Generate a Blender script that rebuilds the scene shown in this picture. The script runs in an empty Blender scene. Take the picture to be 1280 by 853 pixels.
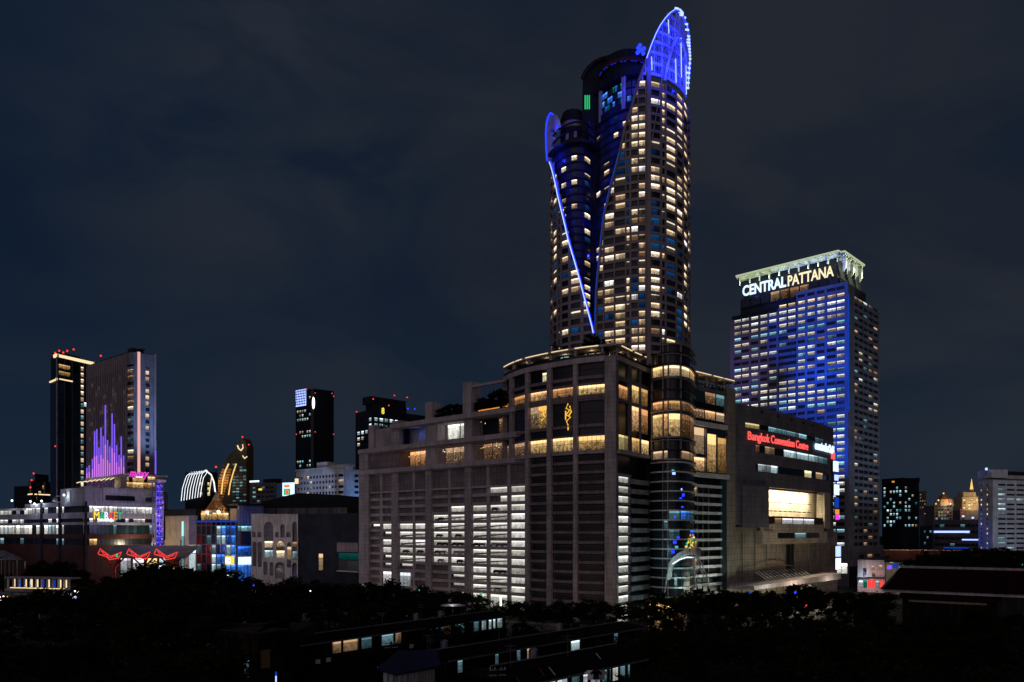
import bpy, math, random, bisect
from mathutils import Vector
random.seed(11)
S = bpy.context.scene
COL = S.collection
# ------------------------------------------------------------------ camera
CAMZ, HOR, FPX = 33.0, 665.0, 1000.0
cd = bpy.data.cameras.new('camera'); cam = bpy.data.objects.new('camera', cd); COL.objects.link(cam)
cam.location = (0, 0, CAMZ); cam.rotation_euler = (math.radians(90), 0, 0)
cd.sensor_width = 36; cd.lens = 36*FPX/1280; cd.shift_y = (HOR-426.5)/1280; cd.clip_end = 9000; cd.clip_start = .5
S.camera = cam
S.view_settings.view_transform = 'Standard'; S.view_settings.look = 'None'
S.view_settings.exposure = 0; S.view_settings.gamma = 1
# ------------------------------------------------------------------ night sky with faint city-lit cloud
w = bpy.data.worlds.new('World'); S.world = w; w.use_nodes = True
nt = w.node_tree; nt.nodes.clear()
def N(t, ty, **k):
    n = t.nodes.new(ty)
    for a, b in k.items():
        if a.startswith('i_'): n.inputs[a[2:].replace('_', ' ')].default_value = b
        else: setattr(n, a, b)
    return n
out = N(nt, 'ShaderNodeOutputWorld'); bg = N(nt, 'ShaderNodeBackground', i_Strength=1.0)
tc = N(nt, 'ShaderNodeTexCoord'); mp = N(nt, 'ShaderNodeMapping'); mp.inputs['Scale'].default_value = (1.0, 1.0, 2.2)
mp.inputs['Location'].default_value = (.35, .1, .2)
n1 = N(nt, 'ShaderNodeTexNoise', i_Scale=2.6, i_Detail=5.0, i_Roughness=.52); n1.inputs['Distortion'].default_value = .6
rp = N(nt, 'ShaderNodeValToRGB'); rp.color_ramp.elements[0].position = .42; rp.color_ramp.elements[1].position = .66
rp.color_ramp.elements[0].color = (.0080, .0135, .0260, 1); rp.color_ramp.elements[1].color = (.0165, .0205, .0290, 1)
sp = N(nt, 'ShaderNodeSeparateXYZ'); zr = N(nt, 'ShaderNodeMapRange'); zr.inputs[1].default_value = 0; zr.inputs[2].default_value = .3
zr.inputs[3].default_value = 1; zr.inputs[4].default_value = 0
ad = N(nt, 'ShaderNodeMix', data_type='RGBA', blend_type='ADD'); ad.inputs[7].default_value = (.003, .0065, .0095, 1)
L = nt.links.new
L(tc.outputs['Generated'], mp.inputs[0]); L(mp.outputs[0], n1.inputs[0]); L(n1.outputs[0], rp.inputs[0])
L(tc.outputs['Generated'], sp.inputs[0]); L(sp.outputs['Z'], zr.inputs[0]); L(zr.outputs[0], ad.inputs[0]); xr = N(nt, 'ShaderNodeMapRange'); xr.inputs[1].default_value = -.55; xr.inputs[2].default_value = .1; xr.inputs[3].default_value = .62; xr.inputs[4].default_value = 0
nv = N(nt, 'ShaderNodeMix', data_type='RGBA'); nv.inputs[7].default_value = (.0035, .0115, .030, 1)
L(sp.outputs['X'], xr.inputs[0]); L(xr.outputs[0], nv.inputs[0]); L(rp.outputs[0], nv.inputs[6]); L(nv.outputs[2], ad.inputs[6])
dv_ = N(nt, 'ShaderNodeVectorMath', operation='DISTANCE'); dv_.inputs[1].default_value = (-.27, .845, .44); L(tc.outputs['Generated'], dv_.inputs[0])
mk = N(nt, 'ShaderNodeMapRange', interpolation_type='SMOOTHSTEP'); mk.inputs[1].default_value = .04; mk.inputs[2].default_value = .30; mk.inputs[3].default_value = 1; mk.inputs[4].default_value = 0; L(dv_.outputs['Value'], mk.inputs[0])
n3 = N(nt, 'ShaderNodeTexNoise', i_Scale=5.0, i_Detail=5.0, i_Roughness=.5); n3.inputs['Distortion'].default_value = .8; L(mp.outputs[0], n3.inputs[0])
m3_ = N(nt, 'ShaderNodeMapRange'); m3_.inputs[1].default_value = .40; m3_.inputs[2].default_value = .62; L(n3.outputs[0], m3_.inputs[0])
mm_ = N(nt, 'ShaderNodeMath', operation='MULTIPLY'); L(mk.outputs[0], mm_.inputs[0]); L(m3_.outputs[0], mm_.inputs[1])
cl_m = N(nt, 'ShaderNodeMix', data_type='RGBA', blend_type='ADD'); cl_m.inputs[7].default_value = (.0095, .0092, .0072, 1); L(mm_.outputs[0], cl_m.inputs[0]); L(ad.outputs[2], cl_m.inputs[6])
L(cl_m.outputs[2], bg.inputs[0]); L(bg.outputs[0], out.inputs[0])
# ------------------------------------------------------------------ the glow of the city behind the camera (broad, low, pinkish)
sd = bpy.data.lights.new('city_glow', 'SUN'); sd.energy = .66; sd.angle = math.radians(115); sd.color = (1, .80, .84)
so = bpy.data.objects.new('city_glow', sd); COL.objects.link(so)
so.rotation_euler = Vector((.24, .96, -.08)).to_track_quat('-Z', 'Y').to_euler()
def lamp(kind, loc, energy, color, tgt=None, spot=60, size=1.0, sy=None, blend=.5):
    d = bpy.data.lights.new(kind.lower()+'_lamp', kind); d.energy = energy; d.color = color
    if kind == 'SPOT': d.spot_size = math.radians(spot); d.spot_blend = blend; d.shadow_soft_size = size
    elif kind == 'POINT': d.shadow_soft_size = size
    elif kind == 'AREA':
        d.size = size
        if sy: d.shape = 'RECTANGLE'; d.size_y = sy
    o = bpy.data.objects.new('lamp_or_fill_light', d); COL.objects.link(o); o.location = loc  # one name for real fixtures and for added fill lights without a fixture
    if tgt is not None: o.rotation_euler = (Vector(tgt)-Vector(loc)).to_track_quat('-Z', 'Y').to_euler()
    return o
# ------------------------------------------------------------------ materials
M = {}
def newmat(name):
    m = bpy.data.materials.new(name); m.use_nodes = True; m.node_tree.nodes.clear(); M[name] = m
    return m, m.node_tree
def wallmat(name, col, rough=.8, var=.25, scale=.15, joint=None, metal=0, spec=.1, stain=.3):
    """painted / concrete / panel surface: large tone patches, fine grain, vertical run-off stains, optional panel joints"""
    m, t = newmat(name); o = N(t, 'ShaderNodeOutputMaterial'); b = N(t, 'ShaderNodeBsdfPrincipled', i_Roughness=rough, i_Metallic=metal)
    b.inputs['Specular IOR Level'].default_value = spec
    g = N(t, 'ShaderNodeNewGeometry'); n = N(t, 'ShaderNodeTexNoise', i_Scale=scale, i_Detail=6.0)
    mpp = N(t, 'ShaderNodeMapping'); mpp.inputs['Scale'].default_value = (1.6, 1.6, .12)
    n2 = N(t, 'ShaderNodeTexNoise', i_Scale=.9, i_Detail=4.0)
    t.links.new(g.outputs['Position'], n.inputs[0]); t.links.new(g.outputs['Position'], mpp.inputs[0]); t.links.new(mpp.outputs[0], n2.inputs[0])
    r = N(t, 'ShaderNodeMapRange'); r.inputs[1].default_value = .3; r.inputs[2].default_value = .7; r.inputs[3].default_value = 1-var; r.inputs[4].default_value = 1+var*.6
    r2 = N(t, 'ShaderNodeMapRange'); r2.inputs[1].default_value = .35; r2.inputs[2].default_value = .6; r2.inputs[3].default_value = 1-stain; r2.inputs[4].default_value = 1
    mu = N(t, 'ShaderNodeMath', operation='MULTIPLY'); t.links.new(n.outputs[0], r.inputs[0]); t.links.new(n2.outputs[0], r2.inputs[0])
    t.links.new(r.outputs[0], mu.inputs[0]); t.links.new(r2.outputs[0], mu.inputs[1])
    src = mu.outputs[0]
    if joint:
        uv = N(t, 'ShaderNodeUVMap', uv_map='UVMap'); br = N(t, 'ShaderNodeTexBrick', i_Scale=1.0); br.offset = 0
        br.inputs['Brick Width'].default_value = joint[0]; br.inputs['Row Height'].default_value = joint[1]; br.inputs['Mortar Size'].default_value = joint[2]
        br.inputs['Color1'].default_value = (1, 1, 1, 1); br.inputs['Color2'].default_value = (.88, .88, .88, 1); br.inputs['Mortar'].default_value = (.35, .35, .35, 1)
        t.links.new(uv.outputs[0], br.inputs[0])
        m3 = N(t, 'ShaderNodeMath', operation='MULTIPLY'); t.links.new(src, m3.inputs[0]); t.links.new(br.outputs[0], m3.inputs[1]); src = m3.outputs[0]
    vm = N(t, 'ShaderNodeVectorMath', operation='SCALE'); vm.inputs[0].default_value = col
    t.links.new(src, vm.inputs['Scale']); t.links.new(vm.outputs[0], b.inputs['Base Color']); t.links.new(b.outputs[0], o.inputs[0])
    return m
def emimat(name, col, st, sample=False):
    m, t = newmat(name); o = N(t, 'ShaderNodeOutputMaterial'); e = N(t, 'ShaderNodeEmission', i_Strength=st); e.inputs[0].default_value = (*col, 1)
    t.links.new(e.outputs[0], o.inputs[0])
    if not sample: m.cycles.emission_sampling = 'NONE'
    return m
def glassmat(name, col, rough=.3, spec=.3):
    m, t = newmat(name); o = N(t, 'ShaderNodeOutputMaterial'); b = N(t, 'ShaderNodeBsdfPrincipled', i_Roughness=rough)
    b.inputs['Specular IOR Level'].default_value = spec
    rr = N(t, 'ShaderNodeUVMap', uv_map='rnd'); s = N(t, 'ShaderNodeSeparateXYZ'); t.links.new(rr.outputs[0], s.inputs[0])
    r = N(t, 'ShaderNodeMapRange'); r.inputs[3].default_value = .5; r.inputs[4].default_value = 1.7; t.links.new(s.outputs[0], r.inputs[0])
    vm = N(t, 'ShaderNodeVectorMath', operation='SCALE'); vm.inputs[0].default_value = col; t.links.new(r.outputs[0], vm.inputs['Scale'])
    t.links.new(vm.outputs[0], b.inputs['Base Color'])
    t.links.new(b.outputs[0], o.inputs[0]); return m
def winmat(name, col, col2, st, ceil=1.6, curtain=.5, mull=1, detail=.6, dscale=1.0, low=.5, dots=0):
    """a lit room behind glass: bright ceiling line, curtains, furniture clutter, mullions; varies per window through the rnd map"""
    m, t = newmat(name); lk = t.links.new
    o = N(t, 'ShaderNodeOutputMaterial'); e = N(t, 'ShaderNodeEmission')
    uv = N(t, 'ShaderNodeUVMap', uv_map='UVMap'); rd = N(t, 'ShaderNodeUVMap', uv_map='rnd')
    su = N(t, 'ShaderNodeSeparateXYZ'); sr = N(t, 'ShaderNodeSeparateXYZ'); lk(uv.outputs[0], su.inputs[0]); lk(rd.outputs[0], sr.inputs[0])
    def mt(op, a, b=None, c=None):
        n = N(t, 'ShaderNodeMath', operation=op)
        for i, v in enumerate((a, b, c)):
            if v is None: continue
            if isinstance(v, (int, float)): n.inputs[i].default_value = v
            else: lk(v, n.inputs[i])
        return n.outputs[0]
    U, V, r1, r2 = su.outputs[0], su.outputs[1], sr.outputs[0], sr.outputs[1]
    top = mt('MULTIPLY', mt('GREATER_THAN', V, mt('SUBTRACT', .9, mt('MULTIPLY', r1, .2))), ceil)
    g = N(t, 'ShaderNodeNewGeometry'); n = N(t, 'ShaderNodeTexNoise', i_Scale=dscale, i_Detail=5.0, i_Roughness=.75); lk(g.outputs['Position'], n.inputs[0])
    cl = N(t, 'ShaderNodeMapRange'); cl.inputs[1].default_value = .40; cl.inputs[2].default_value = .62; cl.inputs[3].default_value = 1-detail; cl.inputs[4].default_value = 1+detail*.6
    lk(n.outputs[0], cl.inputs[0])
    body = mt('ADD', low, mt('MULTIPLY', V, 1-low))
    clut = mt('ADD', mt('MULTIPLY', cl.outputs[0], mt('SUBTRACT', 1.15, V)), mt('SUBTRACT', V, .15))
    if dots:
        vo = N(t, 'ShaderNodeTexVoronoi', i_Scale=.9); lk(g.outputs['Position'], vo.inputs[0])
        clut = mt('ADD', clut, mt('MULTIPLY', mt('LESS_THAN', vo.outputs['Distance'], .2), dots))
    base = mt('MULTIPLY', mt('ADD', mt('MULTIPLY', body, clut), top), mt('ADD', .45, mt('MULTIPLY', r2, .85)))
    # a curtain drawn over part of the pane
    cu = mt('GREATER_THAN', U, mt('ADD', .35, mt('MULTIPLY', r1, 1.3)))
    base = mt('MULTIPLY', base, mt('SUBTRACT', 1, mt('MULTIPLY', cu, curtain)))
    if mull:
        fr = mt('FRACT', mt('MULTIPLY', U, float(mull))); 
        edge = mt('GREATER_THAN', mt('ABSOLUTE', mt('SUBTRACT', fr, .5)), .455)
        base = mt('MULTIPLY', base, mt('SUBTRACT', 1, mt('MULTIPLY', edge, .75)))
    mx = N(t, 'ShaderNodeMix', data_type='RGBA'); mx.inputs[6].default_value = (*col, 1); mx.inputs[7].default_value = (*col2, 1); lk(r2, mx.inputs[0])
    lk(mx.outputs[2], e.inputs[0]); lk(mt('MULTIPLY', base, st), e.inputs[1]); lk(e.outputs[0], o.inputs[0])
    m.cycles.emission_sampling = 'NONE'
    return m
wallmat('stone', (.34, .30, .31), joint=(4.2, 1.8, .05)); wallmat('stone_plain', (.36, .32, .33)); wallmat('panel', (.20, .16, .17), joint=(3.4, 3.0, .06))
wallmat('concrete', (.28, .27, .27), stain=.5); wallmat('white_wall', (.55, .55, .56)); wallmat('grey_wall', (.16, .155, .17), joint=(6, 3.5, .04))
wallmat('beige_panel', (.25, .22, .18), joint=(3.2, 2.6, .07)); wallmat('beige_light', (.42, .38, .30), joint=(3.2, 1.3, .05)); wallmat('dark_wall', (.014, .017, .026), var=.4)
wallmat('slate', (.135, .128, .15), joint=(3, 2.2, .05)); wallmat('tower_frame', (.22, .19, .205), var=.15, stain=.15); wallmat('crown_white', (.42, .43, .55)); wallmat('mall_grey', (.34, .335, .39), joint=(5, 3, .04)); wallmat('glass_navy', (.03, .035, .12), rough=.3)
wallmat('roof_dark', (.014, .015, .018)); wallmat('tin_roof', (.005, .005, .006), spec=.02, joint=(1.1, 30, .05), rough=.9); wallmat('tin_blue', (.018, .018, .045), spec=.05, joint=(.4, 30, .05), rough=.5)
wallmat('tile_red', (.018, .003, .003), spec=.03, joint=(.5, .5, .04), rough=.7); wallmat('cream', (.38, .32, .25)); wallmat('brick_red', (.07, .028, .024), joint=(.8, .3, .03)); wallmat('old_wall', (.016, .014, .010), spec=.03, var=.6, stain=.8)
wallmat('metal', (.25, .25, .27), rough=.4, metal=.7); wallmat('dark_metal', (.02, .02, .022), rough=.5); wallmat('steel_white', (.55, .56, .56), rough=.45)
wallmat('red_paint', (.18, .025, .02)); wallmat('asphalt', (.045, .045, .047)); wallmat('pavement', (.16, .15, .14), joint=(1.2, 1.2, .03)); wallmat('soil', (.006, .007, .005), var=.5)
wallmat('bark', (.03, .024, .018)); wallmat('office_frame', (.14, .14, .18), var=.1, stain=.12, joint=(3.8, 40, .05)); wallmat('office_side', (.17, .175, .205), joint=(4, 4.07, .06))
wallmat('crown_white2', (.6, .62, .5)); wallmat('timber', (.16, .09, .04))
glassmat('glass_dark', (.010, .013, .020)); glassmat('glass_blue', (.012, .022, .045)); glassmat('glass_black', (.004, .005, .008)); glassmat('louvre', (.016, .014, .017), rough=.5, spec=.3)
glassmat('glass_teal', (.010, .028, .034))
winmat('w_warm', (1, .68, .36), (1, .80, .56), .95, detail=.8, low=.35, dscale=1.3); winmat('w_warmdim', (1, .55, .25), (1, .70, .42), .30); winmat('w_yellow', (1, .78, .32), (.95, .85, .5), .8)
winmat('w_strip', (1, .80, .55), (1, .86, .66), .05, ceil=18, detail=.3); winmat('w_blue', (.01, .10, .42), (.02, .16, .50), .28, ceil=.3, curtain=.7)
winmat('w_cool', (.55, .85, .95), (.8, .95, 1), .75, dscale=.8); winmat('w_cooldim', (.25, .6, .7), (.4, .7, .8), .28); winmat('w_white', (.92, .94, .90), (1, .96, .88), .95, dscale=.8, mull=2)
winmat('w_office', (1, .95, .78), (.85, .95, 1), .72, dscale=.9, mull=4, detail=.85); winmat('w_officew', (1, .84, .60), (1, .9, .72), .5, dscale=.9, mull=4, detail=.85)
winmat('w_officec', (.30, .78, .95), (.5, .9, 1), .6, dscale=.9, mull=4, detail=.85); winmat('w_park', (.90, .86, .75), (.95, .93, .85), .78, ceil=1.1, curtain=.12, mull=1, detail=.55, dscale=.55, low=.55)
winmat('w_rest', (1, .44, .15), (1, .58, .28), .95, ceil=.9, curtain=.2, mull=5, detail=.95, dscale=.9, low=.12, dots=1.0); winmat('w_resty', (1, .54, .17), (1, .66, .28), .85, ceil=.9, curtain=.2, mull=6, detail=.9, dscale=.8, low=.18, dots=.8)
winmat('w_bar', (1, .48, .20), (.8, .5, .3), .22, ceil=1.2, curtain=.4, mull=4, detail=1.0, dscale=1.2, low=.3, dots=4); winmat('w_green', (.0, .65, .3), (.0, .45, .5), .35); winmat('w_shop', (.75, .9, 1), (1, .9, .95), .6, mull=3, detail=.9, dscale=1.2)
winmat('w_bluehot', (.03, .18, 1), (.08, .3, 1), .8, detail=.8, dscale=.6, mull=4); winmat('w_teal', (.03, .45, .42), (.05, .5, .5), .25, ceil=0, mull=8); winmat('w_tiny', (1, .66, .38), (1, .8, .6), 1.2, ceil=0, mull=0)
emimat('led_blue', (.012, .030, 1), 2.6); emimat('led_bluesoft', (.02, .03, 1), .5); emimat('led_bluewhite', (.34, .46, 1), 1.9); emimat('led_white', (.9, .95, 1), 1.6); emimat('led_warm', (1, .74, .42), 1.15)
emimat('led_violet', (.24, .12, 1), .95); emimat('led_pinkviolet', (.72, .22, 1), .9); emimat('led_pink', (1, .50, .46), .85); emimat('led_magenta', (1, .05, .75), 1.1); emimat('beacon_red', (1, .05, .04), 1.4)
emimat('neon_red', (1, .06, .05), 1.1); emimat('sign_blue', (.62, .80, 1), 1.5); emimat('sign_cream', (1, .84, .52), 1.15); emimat('sign_red', (1, .10, .09), 1.3); emimat('sign_gold', (1, .52, .06), 1.1)
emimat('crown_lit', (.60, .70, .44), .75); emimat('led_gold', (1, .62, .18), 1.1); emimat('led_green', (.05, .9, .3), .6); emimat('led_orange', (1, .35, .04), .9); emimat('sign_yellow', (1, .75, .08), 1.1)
emimat('flood_white', (1, .98, .92), 3.0); emimat('led_teal', (.12, .7, .75), .7); emimat('led_deepblue', (.01, .10, .9), .45)
def leafmat(name, c1, c2):
    m, t = newmat(name); o = N(t, 'ShaderNodeOutputMaterial'); b = N(t, 'ShaderNodeBsdfPrincipled', i_Roughness=.9); b.inputs['Specular IOR Level'].default_value = .03
    g = N(t, 'ShaderNodeNewGeometry'); n = N(t, 'ShaderNodeTexNoise', i_Scale=.35, i_Detail=3.0); t.links.new(g.outputs['Position'], n.inputs[0])
    r = N(t, 'ShaderNodeValToRGB'); r.color_ramp.elements[0].position = .38; r.color_ramp.elements[1].position = .62
    r.color_ramp.elements[0].color = (*c1, 1); r.color_ramp.elements[1].color = (*c2, 1)
    t.links.new(n.outputs[0], r.inputs[0]); t.links.new(r.outputs[0], b.inputs['Base Color']); t.links.new(b.outputs[0], o.inputs[0])
leafmat('leaf', (.0040, .0060, .0030), (.0130, .0180, .0080)); leafmat('leaf_olive', (.0060, .0065, .0030), (.018, .018, .0080)); leafmat('leaf_far', (.005, .008, .004), (.013, .018, .009))
# ------------------------------------------------------------------ facades: plan curves through real distances
class Fac:
    """front line of a facade, given by bearings (px) and distances from the viewpoint; answers plan points, normals and heights"""
    def __init__(s, pts, smooth=False):
        s.x = [p[0] for p in pts]; s.k = [1.0/p[1] for p in pts]; s.sm = smooth
        n = len(pts); s.m = []
        for i in range(n):
            if i == 0: s.m.append((s.k[1]-s.k[0])/(s.x[1]-s.x[0]))
            elif i == n-1: s.m.append((s.k[-1]-s.k[-2])/(s.x[-1]-s.x[-2]))
            else:
                a = (s.k[i]-s.k[i-1])/(s.x[i]-s.x[i-1]); b = (s.k[i+1]-s.k[i])/(s.x[i+1]-s.x[i])
                s.m.append((a+b)/2)
    def d(s, px):
        i = min(max(bisect.bisect_right(s.x, px)-1, 0), len(s.x)-2); h = s.x[i+1]-s.x[i]; t = (px-s.x[i])/h
        if not s.sm or t < 0 or t > 1: return 1.0/(s.k[i]+(s.k[i+1]-s.k[i])*t)
        a = 2*t**3-3*t*t+1; b = t**3-2*t*t+t; c = -2*t**3+3*t*t; e = t**3-t*t
        return 1.0/(a*s.k[i]+b*h*s.m[i]+c*s.k[i+1]+e*h*s.m[i+1])
    def raw(s, px):
        d = s.d(px); return Vector(((px-640)/FPX*d, d))
    def n(s, px):
        e = .05; a = max(s.x[0], px-e); b = min(s.x[-1], px+e)
        if b-a < 1e-6: a, b = px-e, px+e
        t = (s.raw(b)-s.raw(a)).normalized(); return Vector((t.y, -t.x))
    def p(s, px, off=0):
        q = s.raw(px)
        return q+s.n(px)*off if off else q
    def z(s, px, py): return CAMZ+(HOR-py)/FPX*s.d(px)
    def segs(s, a, b, step=3.0):
        if not s.sm: return [a]+[x for x in s.x if a+1e-6 < x < b-1e-6]+[b]
        n = max(1, int(math.ceil((b-a)/step))); return [a+(b-a)*i/n for i in range(n+1)]
def zof(d, py): return CAMZ+(HOR-py)/FPX*d
def W(px, d, z=0): return Vector(((px-640)/FPX*d, d, z))
def WY(px, py, d): return Vector(((px-640)/FPX*d, d, zof(d, py)))
class MB:
    def __init__(s): s.v = []; s.f = []; s.mi = []; s.uv = []; s.rn = []; s.mats = []
    def slot(s, m):
        if m not in s.mats: s.mats.append(m)
        return s.mats.index(m)
    def face(s, pts, m, uv=None, rn=None):
        i = len(s.v); s.v += [tuple(p) for p in pts]; s.f.append(tuple(range(i, i+len(pts)))); s.mi.append(s.slot(m))
        if uv is None:
            a = Vector(pts[0]); e = (Vector(pts[1])-a); e = e.normalized() if e.length > 1e-6 else Vector((1, 0, 0))
            nrm = e.cross(Vector(pts[-1])-a); g = nrm.cross(e); g = g.normalized() if g.length > 1e-6 else Vector((0, 0, 1))
            uv = [((Vector(p)-a).dot(e), (Vector(p)-a).dot(g)) for p in pts]
        s.uv += uv; s.rn += [rn or (.5, .5)]*len(pts)
    def prism(s, poly, z0, z1, m, top=None):
        """closed vertical prism; z0 / z1 may be lists per corner"""
        n = len(poly); Z0 = z0 if isinstance(z0, list) else [z0]*n; Z1 = z1 if isinstance(z1, list) else [z1]*n; u = 0
        for i in range(n):
            j = (i+1) % n; a, b = poly[i], poly[j]; l = math.hypot(b[0]-a[0], b[1]-a[1])
            s.face([(a[0], a[1], Z0[i]), (b[0], b[1], Z0[j]), (b[0], b[1], Z1[j]), (a[0], a[1], Z1[i])], m, [(u, Z0[i]), (u+l, Z0[j]), (u+l, Z1[j]), (u, Z1[i])]); u += l
        s.face([(p[0], p[1], z) for p, z in zip(poly, Z1)], top or m); s.face([(p[0], p[1], z) for p, z in zip(poly, Z0)][::-1], m)
    def fbox(s, F, a, b, z0, z1, m, out=.3, back=.5, step=3.0):
        """box hugging the facade between bearings a..b"""
        sg = F.segs(a, b, step); fr = [F.p(x, out) for x in sg]; bk = [F.p(x, -back) for x in sg]; u = 0
        for i in range(len(sg)-1):
            l = (fr[i+1]-fr[i]).length
            P = lambda q, z: (q.x, q.y, z)
            s.face([P(fr[i], z0), P(fr[i+1], z0), P(fr[i+1], z1), P(fr[i], z1)], m, [(u, z0), (u+l, z0), (u+l, z1), (u, z1)])
            s.face([P(fr[i], z1), P(fr[i+1], z1), P(bk[i+1], z1), P(bk[i], z1)], m); s.face([P(bk[i], z0), P(bk[i+1], z0), P(fr[i+1], z0), P(fr[i], z0)], m)
            s.face([P(bk[i+1], z0), P(bk[i], z0), P(bk[i], z1), P(bk[i+1], z1)], m); u += l
        for q, r, fl in ((fr[0], bk[0], 0), (fr[-1], bk[-1], 1)):
            s.face([(r.x, r.y, z0), (q.x, q.y, z0), (q.x, q.y, z1), (r.x, r.y, z1)], m, [(0, z0), (1, z0), (1, z1), (0, z1)])
    def box(s, c, sz, m, rz=0):
        cx, cy, cz = c; hx, hy, hz = sz[0]/2, sz[1]/2, sz[2]/2; co, si = math.cos(rz), math.sin(rz)
        s.prism([(cx+x*co-y*si, cy+x*si+y*co) for x, y in ((-hx, -hy), (hx, -hy), (hx, hy), (-hx, hy))], cz-hz, cz+hz, m)
    def tube(s, pts, r, m, n=6, close=False):
        pts = [Vector(p) for p in pts]; rings = []; N_ = len(pts)
        for i, p in enumerate(pts):
            a = pts[i-1] if (i or close) else p; b = pts[(i+1) % N_] if (i < N_-1 or close) else p
            t = (b-a).normalized(); u = t.cross(Vector((0, 0, 1)))
            if u.length < .05: u = t.cross(Vector((1, 0, 0)))
            u.normalize(); v = t.cross(u); rr = r[i] if isinstance(r, (list, tuple)) else r
            rings.append([p+(u*math.cos(2*math.pi*k/n)+v*math.sin(2*math.pi*k/n))*rr for k in range(n)])
        for i in range(N_ if close else N_-1):
            A, B = rings[i], rings[(i+1) % N_]
            for k in range(n): s.face([A[k], A[(k+1) % n], B[(k+1) % n], B[k]], m)
        if not close: s.face(rings[0][::-1], m); s.face(rings[-1], m)
    def cyl(s, c, r, z0, z1, m, n=20, r2=None):
        r2 = r if r2 is None else r2
        A = [(c[0]+r*math.cos(2*math.pi*k/n), c[1]+r*math.sin(2*math.pi*k/n), z0) for k in range(n)]
        B = [(c[0]+r2*math.cos(2*math.pi*k/n), c[1]+r2*math.sin(2*math.pi*k/n), z1) for k in range(n)]
        for k in range(n): s.face([A[k], A[(k+1) % n], B[(k+1) % n], B[k]], m)
        s.face(A[::-1], m); s.face(B, m)
    def ball(s, c, r, m, n=8, sq=1.0):
        R = [[(c[0]+r*math.sin(math.pi*i/n)*math.cos(2*math.pi*k/n), c[1]+r*math.sin(math.pi*i/n)*math.sin(2*math.pi*k/n), c[2]+sq*r*math.cos(math.pi*i/n)) for k in range(n)] for i in range(n+1)]
        for i in range(n):
            for k in range(n): s.face([R[i][k], R[i][(k+1) % n], R[i+1][(k+1) % n], R[i+1][k]], m)
    def build(s, name, parent=None, **k):
        me = bpy.data.meshes.new(name); me.from_pydata(s.v, [], s.f); 
        for m in s.mats: me.materials.append(M[m])
        me.polygons.foreach_set('material_index', s.mi)
        u = me.uv_layers.new(name='UVMap'); u.data.foreach_set('uv', [c for p in s.uv for c in p])
        r = me.uv_layers.new(name='rnd'); r.data.foreach_set('uv', [c for p in s.rn for c in p]); me.update()
        o = bpy.data.objects.new(name, me); COL.objects.link(o)
        org = None
        if parent is not None:
            o.parent = parent; pl = parent['_l'] if '_l' in parent else None
            ploc = world_loc(parent); o.location = (0, 0, 0)
            me.transform(__import__('mathutils').Matrix.Translation(-ploc))
        for a, b in k.items(): o[a] = b
        return o
def world_loc(o):
    v = Vector(o.location)
    while o.parent is not None: o = o.parent; v = v+Vector(o.location)
    return v
def thing(name, label, cat, loc, group=None):
    o = bpy.data.objects.new(name, None); COL.objects.link(o); o.location = loc; o.empty_display_size = 1
    o['label'] = label; o['category'] = cat
    if group: o['group'] = group
    return o
def struct(name, mb): return mb.build(name, kind='structure')
# windows: (pixel area, quad points, material); the hundred that show largest become parts, the rest one part
class Wins:
    def __init__(s, root, name='window'): s.root = root; s.w = []; s.name = name
    def add(s, F, a, b, z0, z1, m, off=-.25, step=4.0):
        sg = F.segs(a, b, step); ps = [F.p(x, off) for x in sg]; n = len(sg)-1; rn = (random.random(), random.random()); q = []
        for i in range(n):
            q.append(([(ps[i].x, ps[i].y, z0), (ps[i+1].x, ps[i+1].y, z0), (ps[i+1].x, ps[i+1].y, z1), (ps[i].x, ps[i].y, z1)],
                      [(i/n, 0), ((i+1)/n, 0), ((i+1)/n, 1), (i/n, 1)]))
        s.w.append(((b-a)*(z1-z0)*FPX/F.d((a+b)/2), q, m, rn))
    def raw(s, pts, m, area=1): s.w.append((area, [(pts, [(0, 0), (1, 0), (1, 1), (0, 1)])], m, (random.random(), random.random())))
    def done(s, cap=100):
        s.w.sort(key=lambda t: -t[0])
        for i, (ar, q, m, rn) in enumerate(s.w[:cap]):
            mb = MB()
            for p, uv in q: mb.face(p, m, uv, rn)
            mb.build(s.name, s.root)
        if len(s.w) > cap:
            mb = MB()
            for ar, q, m, rn in s.w[cap:]:
                for p, uv in q: mb.face(p, m, uv, rn)
            mb.build(s.name, s.root, kind='stuff')
def pick(table):
    r = random.random()*sum(t[1] for t in table)
    for k, v in table:
        r -= v
        if r <= 0: return k
    return table[-1][0]
def grid(mb, win, F, a, b, zb, zt, cols, rows, wall, lit, out=.3, po=.12, rec=.25, back=.6):
    """facade of piers and spandrels with glazing set back; cols = window spans, rows = (z0, z1)"""
    xs = [a]+[c for q in cols for c in q]+[b]
    for i in range(0, len(xs), 2):
        if xs[i+1]-xs[i] > .02: mb.fbox(F, xs[i], xs[i+1], zb, zt+.04, wall, out+po, back)
    zs = [zb]+[c for q in rows for c in q]+[zt]
    for i in range(0, len(zs), 2):
        if zs[i+1]-zs[i] > .02: mb.fbox(F, a+.02, b-.02, zs[i], zs[i+1], wall, out, back-.02)
    for ri, (z0, z1) in enumerate(rows):
        for ci, (c0, c1) in enumerate(cols):
            m = lit(ri, ci) if callable(lit) else pick(lit)
            if m: win.add(F, c0, c1, z0, z1, m, -rec)
def beacon(root, p, r=.9, m='beacon_red', name='beacon'):
    mb = MB(); mb.ball(p, r, m, 6); mb.tube([(p[0], p[1], p[2]-r*5), (p[0], p[1], p[2]-r*.8)], r*.18, 'dark_metal', 4); mb.build(name, root)
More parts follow.
